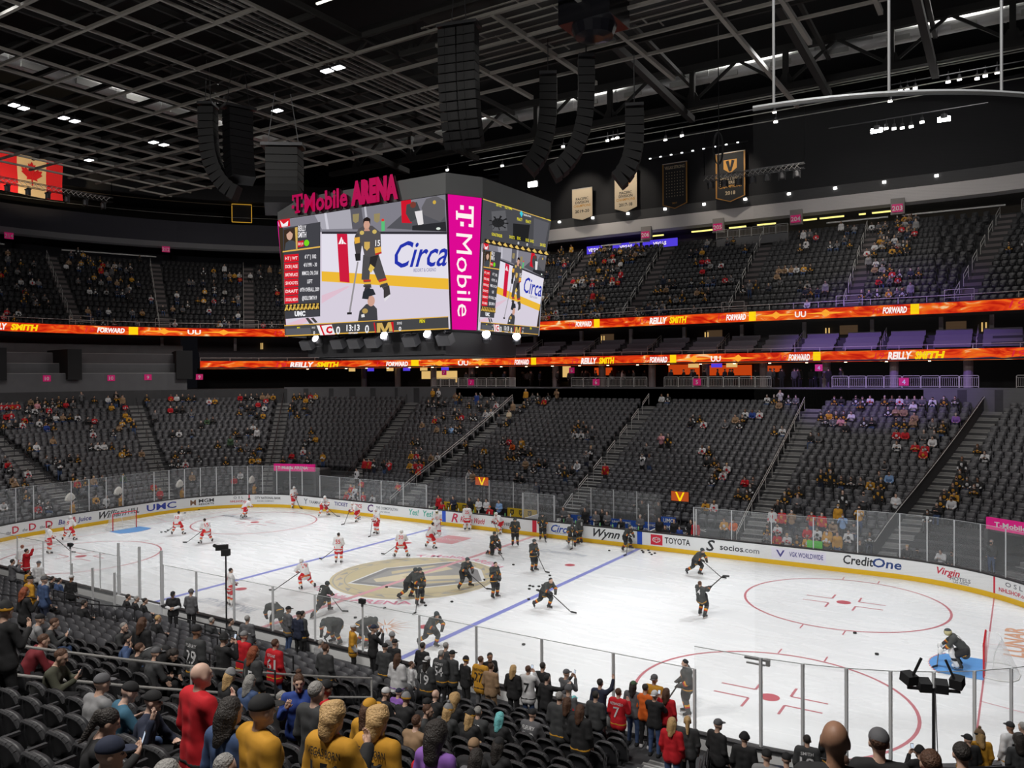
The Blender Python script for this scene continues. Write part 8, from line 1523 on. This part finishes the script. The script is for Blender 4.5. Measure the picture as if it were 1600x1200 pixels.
N('char874', 'stand', 0, 'broad fan in a charcoal jersey with gold and red cuffs', top='dg', kind='jersey', hat='short', hc='gh', s=1.05)
N('brown885', 'stand', 0, 'brown haired woman just right of the broad charcoal jersey', hat='long', hc='br')
N('kidred', 'stand', 0, 'child in a red top and bright blue cap at the glass', top='r', hat='cap', hc='cy', s=.85)
N('long906', 'stand', 0, 'woman with long brown hair in a black and gold jersey', top='k', kind='jersey', hat='long', hc='br', bot='n')
N('seat840', 'sit', 0, 'person in a grey shirt with white lettering seated alone', top='g', kind='jersey', text=['29', 'FLEURY'], hat='cap', hc='k')
N('hood930', 'stand', 0, 'dark haired fan in a black and grey hoodie and navy jeans', top='dg', sleeve='k', hc='hb', bot='n')
N('blue937', 'standarm', 0, 'person in a navy hoodie raising a hand at the glass', top='n', hat='short', hc='hb')
N('red7', 'standeat', 0, 'fan in a red jersey with number seven and black shorts', top='r', kind='jersey', text=['7', 'PIETRANGELO'], hc='br', lower='shorts', bot='k', extra='y', skin='sk3')
N('dark989', 'stand', 0, 'woman in an olive cap with long dark hair in grey and black', top='g', sleeve='k', hat='cap', hc='gr', hair=('long', 'hb'), bot='j')
N('gold1022', 'stand', 0, 'tall fan in a gold and charcoal jersey and brown cap at the glass', top='y', kind='jersey', sleeve='dg', text=['89'], hat='capback', hc='g', bot='k', s=1.08)
N('whitecap2', 'standphone', 0, 'man in a white cap, black shirt and blue jeans below the gold jersey', kind='tee', sleeve='k', hat='capback', hc='w', bot='j')
N('orange1005', 'stand', 0, 'person in orange half hidden left of the tall gold jersey', top='o', hc='hb')
N('red1043', 'stand', 0, 'person in red half hidden right of the tall gold jersey', top='r', hat='long', hc='br')
N('redblond', 'stand', 0, 'woman in a red sweater with very long pale blond hair', top='r', hat='long', hc='bl', bot='j')
N('greyblond', 'stand', 20, 'woman in a grey vest with a blond ponytail beside the red sweater', top='dg', sleeve='g', hat='pony', hc='bl')
N('capblack', 'stand', -30, 'person in a black hooded jacket and grey cap by the corner rail', top='k', hat='cap', hc='g', s=1.05)
N('coat1163', 'stand', 0, 'person in a black coat and black knit hat behind the corner rail', hat='beanie', hc='k', hc2='k')
N('grey1198', 'stand', 0, 'dark capped person in a pale grey top at the bottom right', top='lg', hat='cap', hc='k')
N('head1203', 'sit', 0, 'seated dark head beside the pale grey top', top='lg', hat='cap', hc='dg')
N('navy1229', 'stand', 0, 'person in a navy hoodie and dark cap left of the name jersey', top='n', hat='cap', hc='k', s=.95)
N('n19', 'stand', 0, 'woman with a dark bob in a charcoal name and number jersey', top='dg', kind='jersey', text=['19', 'SMITH'], hat='short', hc='hb')
N('bean1300', 'stand', 0, 'person in a black beanie with grey band and gold jersey shoulders', top='k', kind='jersey', hat='beanie', hc='k', hc2='lg')
N('bigbald', 'stand', 0, 'big man with thinning hair in a black shirt close at the bottom', kind='tee', sleeve='k', hat='none', skin='sk2', s=1.03)
N('small1335', 'sit', 0, 'short haired child right of the big man in black', top='dg', hc='br')
N('flatcap', 'stand', 0, 'person in a grey flat cap over long brown hair at the bottom', top='k', hat='cap', hc='g', hair=('short', 'br'))
N('camop', 'standphone', 10, 'camera operator in a dark knit hat at the bottom beside the lamp stand', hat='beanie', hc='k', hc2='k')
N('red1461', 'stand', 0, 'brown haired person in dark red at the bottom edge', top='m', hat='short', hc='br')
N('stripe1514', 'stand', 10, 'fan in a black jersey with a gold and white shoulder stripe', top='k', kind='jersey', sleeve='y', hat='cap', hc='k')
N('goldcoat', 'stand', -10, 'woman in a gold coat and striped pom hat with long blond hair', top='y', hat='pom', hc='t', hc2='k', hair=('long', 'bl'))
N('w1580', 'stand', 0, 'fan in a white jersey and dark cap at the right edge', top='w', kind='jersey', text=['7'], tcol='k', hat='cap', hc='k', skin='sk2')
N('curly1592', 'stand', -20, 'person with curly black hair in charcoal at the right edge', top='dg', hat='big', hc='hb')
N('edge1598', 'stand', 0, 'bald person cut off by the right edge', top='lg', hat='bald', hc='gh')
N('kid1505', 'stand', 0, 'dark haired child low before the striped black jersey', top='k', hc='hb', s=.91)
# ================================================================ BENCH STAFF, PERFORMERS
for x, y, ps_, top, lab, kw in ((-9.2, 14.2, 'stand', 'r', 'coach in a red jacket standing at the left end of the visiting bench', {}), (-8.7, 13.9, 'sit', 'r', 'person in a red jacket leaning below the red coach on the visiting bench', {}), (-7.9, 14.3, 'standfold', 'n', 'man in a navy top with folded arms on the visiting bench', {}), (-6.4, 14.3, 'stand', 'k', 'man in a black suit standing on the visiting bench', {}),
        (-5.65, 14.4, 'standfold', 'w', 'man in a white shirt and tie on the visiting bench beside the black suit', {}), (-4.95, 14.4, 'standfold', 'w', 'second man in a white shirt on the visiting bench, further right', {}), (-4.35, 13.9, 'sit', 'r', 'person in red with an orange hat seated on the visiting bench', dict(hair='o')), (-3.85, 14.4, 'standfold', 'lb', 'man in a pale blue shirt with folded arms on the visiting bench', {}),
        (1.7, 14.0, 'standfold', 'g', 'coach in a grey tracksuit at the left end of the home bench', {}), (2.25, 13.8, 'sit', 'g', 'second person in grey leaning at the left end of the home bench', {}), (3.1, 14.5, 'stand', 'k', 'man in a black suit near the left of the home bench', {}), (4.35, 14.6, 'stand', 'k', 'man in a dark suit and tie in the middle of the home bench', {}), (4.3, 13.75, 'standfold', 'g', 'coach in grey with folded arms before the dark suit', {}), (5.05, 13.9, 'standfold', 'g', 'coach in grey with folded arms, right of the similar one', {}), (5.9, 14.2, 'sit', 'k', 'man in a black suit seated on the home bench', {}), (7.45, 13.8, 'standfold', 'g', 'coach in a grey tracksuit beside the right blue stripe', dict(hair='gh')),
        (8.6, 14.2, 'stand', 'k', 'person in a black hooded top right of the blue lettered panel', {}), (9.6, 14.2, 'stand', 'k', 'man in a black shirt and jeans standing by the bench gate', dict(bot='j')), (9.1, 13.9, 'sit', 'k', 'crouching photographer in black by the bench gate', {}), (10.1, 13.8, 'stand', 'b', 'child in a bright blue top by the bench gate', dict(s=.78)), (10.6, 14.5, 'stand', 'k', 'person in a dark top crowded behind the bench gate', {}), (11.0, 14.2, 'stand', 'r', 'person in dark red at the end of the gate group', {})):
    far_person(ps_, x, y, .24 if x < 8.2 else .1, PI, top, lab, vox=.045, **kw)
for x, y, lab in ((6.7, 15.9, 'usher in a dark vest spreading his arms behind the home bench'), (7.9, 15.8, 'man in a grey vest standing behind the blue lettered panel')): far_person('stand' if x > 7 else 'reach', x, y, SL(3, 9), PI, 'dg', lab, vox=.05)
FE = mat('feather_white', (.75, .73, .68), .9, bump=.6, nscale=20)
def feather():
    mb = MB()
    for k in range(11):
        a = -1.25+.25*k
        for t in range(5):
            r0 = .16+t*.1; c = Vector((math.sin(a)*r0, -.1-.02*t, 1.75+math.cos(a)*r0*.9)); w = .05+.02*t
            mb.lathe([(.01, -w), (w, 0), (.01, w)], c, 6)
    return mb.mesh('headdress', FE)
FM = feather()
for k, (x, y) in enumerate(((-31.5, -1.4), (-31.5, 2.4), (-31.0, 7.5), (-27.8, 12.3))):
    o = far_person('standeat' if k % 2 else 'stand', x, y, .15, face('R'), 'y', 'performer in gold with white feather headdress behind the end glass, %s from the left' % ORD[k], bot='y', vox=.045); link('headdress', FM, o)
# ================================================================ CROWD IN THE FAR SEATS
BOTS = ['k', 'n', 'j', 'dg', 'k']; HAIRS = ['hb', 'br', 'hb', 'k', 'bl', 'gh']; rest = []; L = []
rr = random.Random(5)
for it in FARP_T.split():
    sn, r, k, col, st = it.split('/'); s = seat_xy(sn, int(r), int(k))
    if not s: continue
    x, y = RP(s[2], s[3]); d = math.dist((x, y, s[4]), CAM); L.append((d, x, y, s[4], yaw_in(s[2]), sn, int(r), int(k), col, int(st)))
def crest_of(c): return rr.choice({'k': ('y', 'k', 'w', 'y'), 'dg': ('y', 'w'), 'r': ('w', 'y', 'r'), 'y': ('k', 'w', 'y'), 'w': ('k', 'r', 'w'), 'g': ('g', 'k', 'lg')}.get(c, (c,)))
L.sort(); POS_S = ['sit', 'sitfwd', 'sit', 'sitphone']; POS_T = ['stand', 'standfold', 'stand', 'standphone']
for i, (d, x, y, z, yw, sn, r, k, col, st) in enumerate(L):
    pn = (POS_T if st else POS_S)[rr.randrange(4)]; bot = BOTS[rr.randrange(5)]; hair = HAIRS[rr.randrange(6)]; skin = ('sk', 'sk', 'sk2', 'sk3')[rr.randrange(4)]
    if st: x, y = x-RN(invq(x, y))[0]*.3, y-RN(invq(x, y))[1]*.3
    if i < NFAR:
        lab = '%s fan in a %s top, section %s, %s row up, %s seat from its left stairs' % ('standing' if st else 'seated', CNAME[col], NUMW[sn], ORD[r], ORD[max(0, min(29, max(q[1] for q in SLOTS[sn] if q[0] == r)-k))])
        lab = ' '.join(lab.split()[:16]) if len(lab.split()) <= 16 else '%s fan in %s, section %s, row %s up, %s seat from the left stairs' % ('standing' if st else 'seated', CNAME[col], NUMW[sn], ORD[r], ORD[max(0, min(29, max(q[1] for q in SLOTS[sn] if q[0] == r)-k))])
        far_person(pn, x, y, z, yw, col, lab, bot=bot, hair=hair, skin=skin, mask=rr.choice((None, None, 'w', 'k', 'w')), crest=crest_of(col))
    else: rest.append((pn, x, y, z, yw, col, bot, hair, skin, rr.choice(('w', skin, 'k', skin)), crest_of(col)))
UPC = [  # (aisle block, rows from-to, along from-to (0 = right end of the block), how many): where people sit in the upper deck
 (1, 8, 14, .45, 1.0, 46), (1, 1, 7, .2, .9, 22), (2, 9, 13, .0, .7, 14), (2, 2, 6, .1, 1, 16), (2, 0, 3, .0, .4, 10), (3, 5, 13, .0, .6, 24), (3, 0, 5, .2, 1, 30), (4, 6, 14, .1, 1, 44), (4, 0, 6, .2, 1, 30), (5, 0, 14, 0, 1, 50), (6, 0, 14, 0, 1, 40), (7, 0, 13, 0, 1, 26), (8, 0, 12, 0, 1, 34), (9, 0, 14, .0, 1, 44), (10, 0, 13, 0, 1, 34), (11, 2, 13, .3, 1, 12), (0, 3, 10, .0, .8, 16)]
for b, r0, r1, a0, a1, n in UPC:
    S_ = [s for s in US[b] if r0 <= s[0] <= r1]
    for _ in range(int(n*.85)):
        r, k, q, d, z = S_[rr.randrange(len(S_))]; km = max(s[1] for s in US[b] if s[0] == r)
        if not a0 <= k/max(1, km) <= a1: continue
        for j in range(rr.choice((1, 1, 2, 3))):
            qq = q+j*.6; x, y = RP(qq, d); rest.append((POS_S[rr.randrange(4)] if rr.random() < .9 else 'stand', x, y, z, yaw_in(qq), rr.choice('k k k k g g g dg w w r y t n lg k'.split()), BOTS[rr.randrange(5)], HAIRS[rr.randrange(6)], ('sk', 'sk3', 'sk2')[rr.randrange(3)], rr.choice('wk')))
            rest[-1] += (crest_of(rest[-1][5]),)
for k in range(70):                     # people at the concourse bars
    x = rr.uniform(-12, 16) if k < 52 else rr.uniform(-24, -13); rest.append(('stand', x, rr.choice((rr.uniform(36.4, 37.3), rr.uniform(39, 41.5))), 9.75, rr.uniform(-3, 3), rr.choice('k k k g dg w n'.split()), 'k', 'hb', 'sk', 'w', 'k'))
def crowd(name, P, label):
    V = []; F = []; M = []; names = sorted({c for p in P for c in p[5:11]}|{'k'}); b = 0; ms = [cm(c) for c in names]; cache = {}
    for pn, x, y, z, yw, top, bot, hair, skin, mask, crest in P:
        if pn not in cache:
            me = far_tpl(pn, .075); v = np.zeros(len(me.vertices)*3, 'f'); me.vertices.foreach_get('co', v); f = np.zeros(len(me.polygons)*4, 'i'); me.loops.foreach_get('vertex_index', f); t = np.zeros(len(me.polygons), 'i'); me.polygons.foreach_get('material_index', t); cache[pn] = (v.reshape(-1, 3), f.reshape(-1, 4), t)
        v, f, t = cache[pn]; c, s = math.cos(yw), math.sin(yw); V.append(np.stack([v[:, 0]*c-v[:, 1]*s+x, v[:, 0]*s+v[:, 1]*c+y, v[:, 2]+z], 1)); F.append(f+b); b += len(v); M.append(np.array([names.index(skin), names.index(top), names.index(bot), names.index('k'), names.index(hair), names.index(mask), names.index(crest)])[t])
    return link(name, npmesh(name, np.concatenate(V), np.concatenate(F), ms, np.concatenate(M), True), None, label=label, kind='stuff', cat='crowd')
crowd('crowd', rest, 'scattered crowd in the upper deck, on the concourse and high in the end stand')
# ================================================================ SMALL EQUIPMENT
e = empty('lamp_stand', (26.6, -13.9, .75), .3, 'black stand with four small cameras and lamps behind the corner glass', 'lamp stand')
MB().bar((0, 0, 0), (0, 0, 3.05), .06, n=8).bar((0, 0, 0), (.5, .2, 0), .04).bar((0, 0, .0), (-.5, .2, 0), .04).bar((0, 0, 0), (0, -.5, 0), .04).build('pole', RAILD, e); MB().bar((-.55, 0, 3.05), (.55, 0, 3.05), .06).build('crossbar', RAILD, e)
for x, rz, z in ((-.5, .5, 3.25), (-.18, .1, 3.12), (.18, -.1, 3.12), (.5, -.5, 3.25)): MB().box((x, .05, z), (.26, .3, .22), rz=rz, rx=.2).bar((x, .2, z), (x, .34, z-.03), .12, n=8).build('lamp_head', BLK, e)
mb = MB()
for s in (-1, 1): mb.bar((s*.42, 0, 3.35), (s*.25, 0, 3.75), .05)
mb.build('antenna', BLK, e); MB().path([(.03, .02, .1), (.1, .05, 1.5), (.05, .05, 3.0)], .02).build('cable', RAILD, e)
e = empty('robotic_camera', (.97, -13.15, .3), .5, 'small robotic camera on a tall pole at the near glass beside the penalty box', 'camera')
MB().bar((0, 0, 0), (0, 0, 3.5), .07, n=8).build('pole', RAILD, e); MB().box((0, 0, 3.62), (.3, .25, .25)).box((-.2, .1, 3.8), (.5, .22, .2), rz=.4).build('body', BLK, e); MB().bar((-.4, .2, 3.8), (-.62, .3, 3.84), .14, n=10).build('lens', BLK, e)
for x, z in ((-10.7, 2.87), (8.3, 2.87)):
    e = empty('goal_mic', (x, -13.05, z), 0, 'small black camera on the glass top near the %s' % ('blond fan' if x < 0 else 'stretching player'), 'camera'); MB().box((0, 0, .1), (.24, .14, .16)).bar((0, 0, -.1), (0, 0, .05), .05).build('body', BLK, e); MB().bar((0, .06, .1), (0, .16, .08), .1, n=8).build('lens', RAILD, e)
e = empty('net_bracket', (22.0, -12.93, 3.42), 0, 'pale bracket arm fixing the safety net to the corner glass top', 'bracket'); MB().box((.3, 0, 0), (.6, .06, .05)).box((.3, 0, -.13), (.5, .04, .04)).box((.62, 0, -.05), (.1, .1, .16)).build('arm', MATS['pipe_pale'], e)
e = empty('exit_sign', (30.2, 17.6, 4.3), -.6, 'small pale green exit sign on the railing above the corner tunnel', 'exit sign'); MB().box((0, 0, 0), (.55, .06, .28)).build('panel', mat('exit_panel', s2l(120, 130, 90), .5), e); mb = MB(); put_text(mb, 'EXIT', lambda s, z: (s-.2, -.035, z-.08), w=.4, h=.16, bold=.03); mb.build('lettering', mat('exit_green', s2l(60, 140, 60), .5, emis=s2l(60, 160, 70), es=.3), e)
for x, y, lab in ((-6.4, 15.9, 'small screen showing an orange crest above the visiting bench'), (9.3, 16.0, 'small screen showing an orange crest above the home bench gate')):
    e = empty('crest_screen', (x, y, 3.0), 0, lab, 'screen'); MB().box((0, .06, 0), (1.25, .08, .72)).build('case', BLK, e); MB().box((0, .015, .02), (1.18, .02, .62)).build('display', emat('crest_orange', s2l(190, 84, 40), .8), e)
    MB().poly([(-.32, 0, .3), (-.2, 0, .3), (0, 0, -.12), (.2, 0, .3), (.32, 0, .3), (.06, 0, -.28), (-.06, 0, -.28)]).build('crest', LEDY, e); MB().bar((0, .1, -.3), (0, .1, -1.6), .06).build('post', RAILD, e)
e = empty('bottle', (20.6, -28.9, SL(15.95)+.95), 0, 'clear water bottle standing on a seat arm near the man in teal', 'bottle'); MB().lathe([(.032, 0), (.032, .15), (.014, .19), (.014, .22)], n=10).build('body', clear('bottle_clear', (.7, .75, .8), .5, .1), e); MB().lathe([(.016, .22), (.016, .24)], n=10).build('cap', TXTW, e)
e = empty('poster_board', (18.2, 13.9, 1.15), 0, 'bright green handmade sign board held at the glass above the violet lettering', 'sign'); MB().box((0, 0, 0), (.85, .02, .5)).build('board', cm('gn'), e)
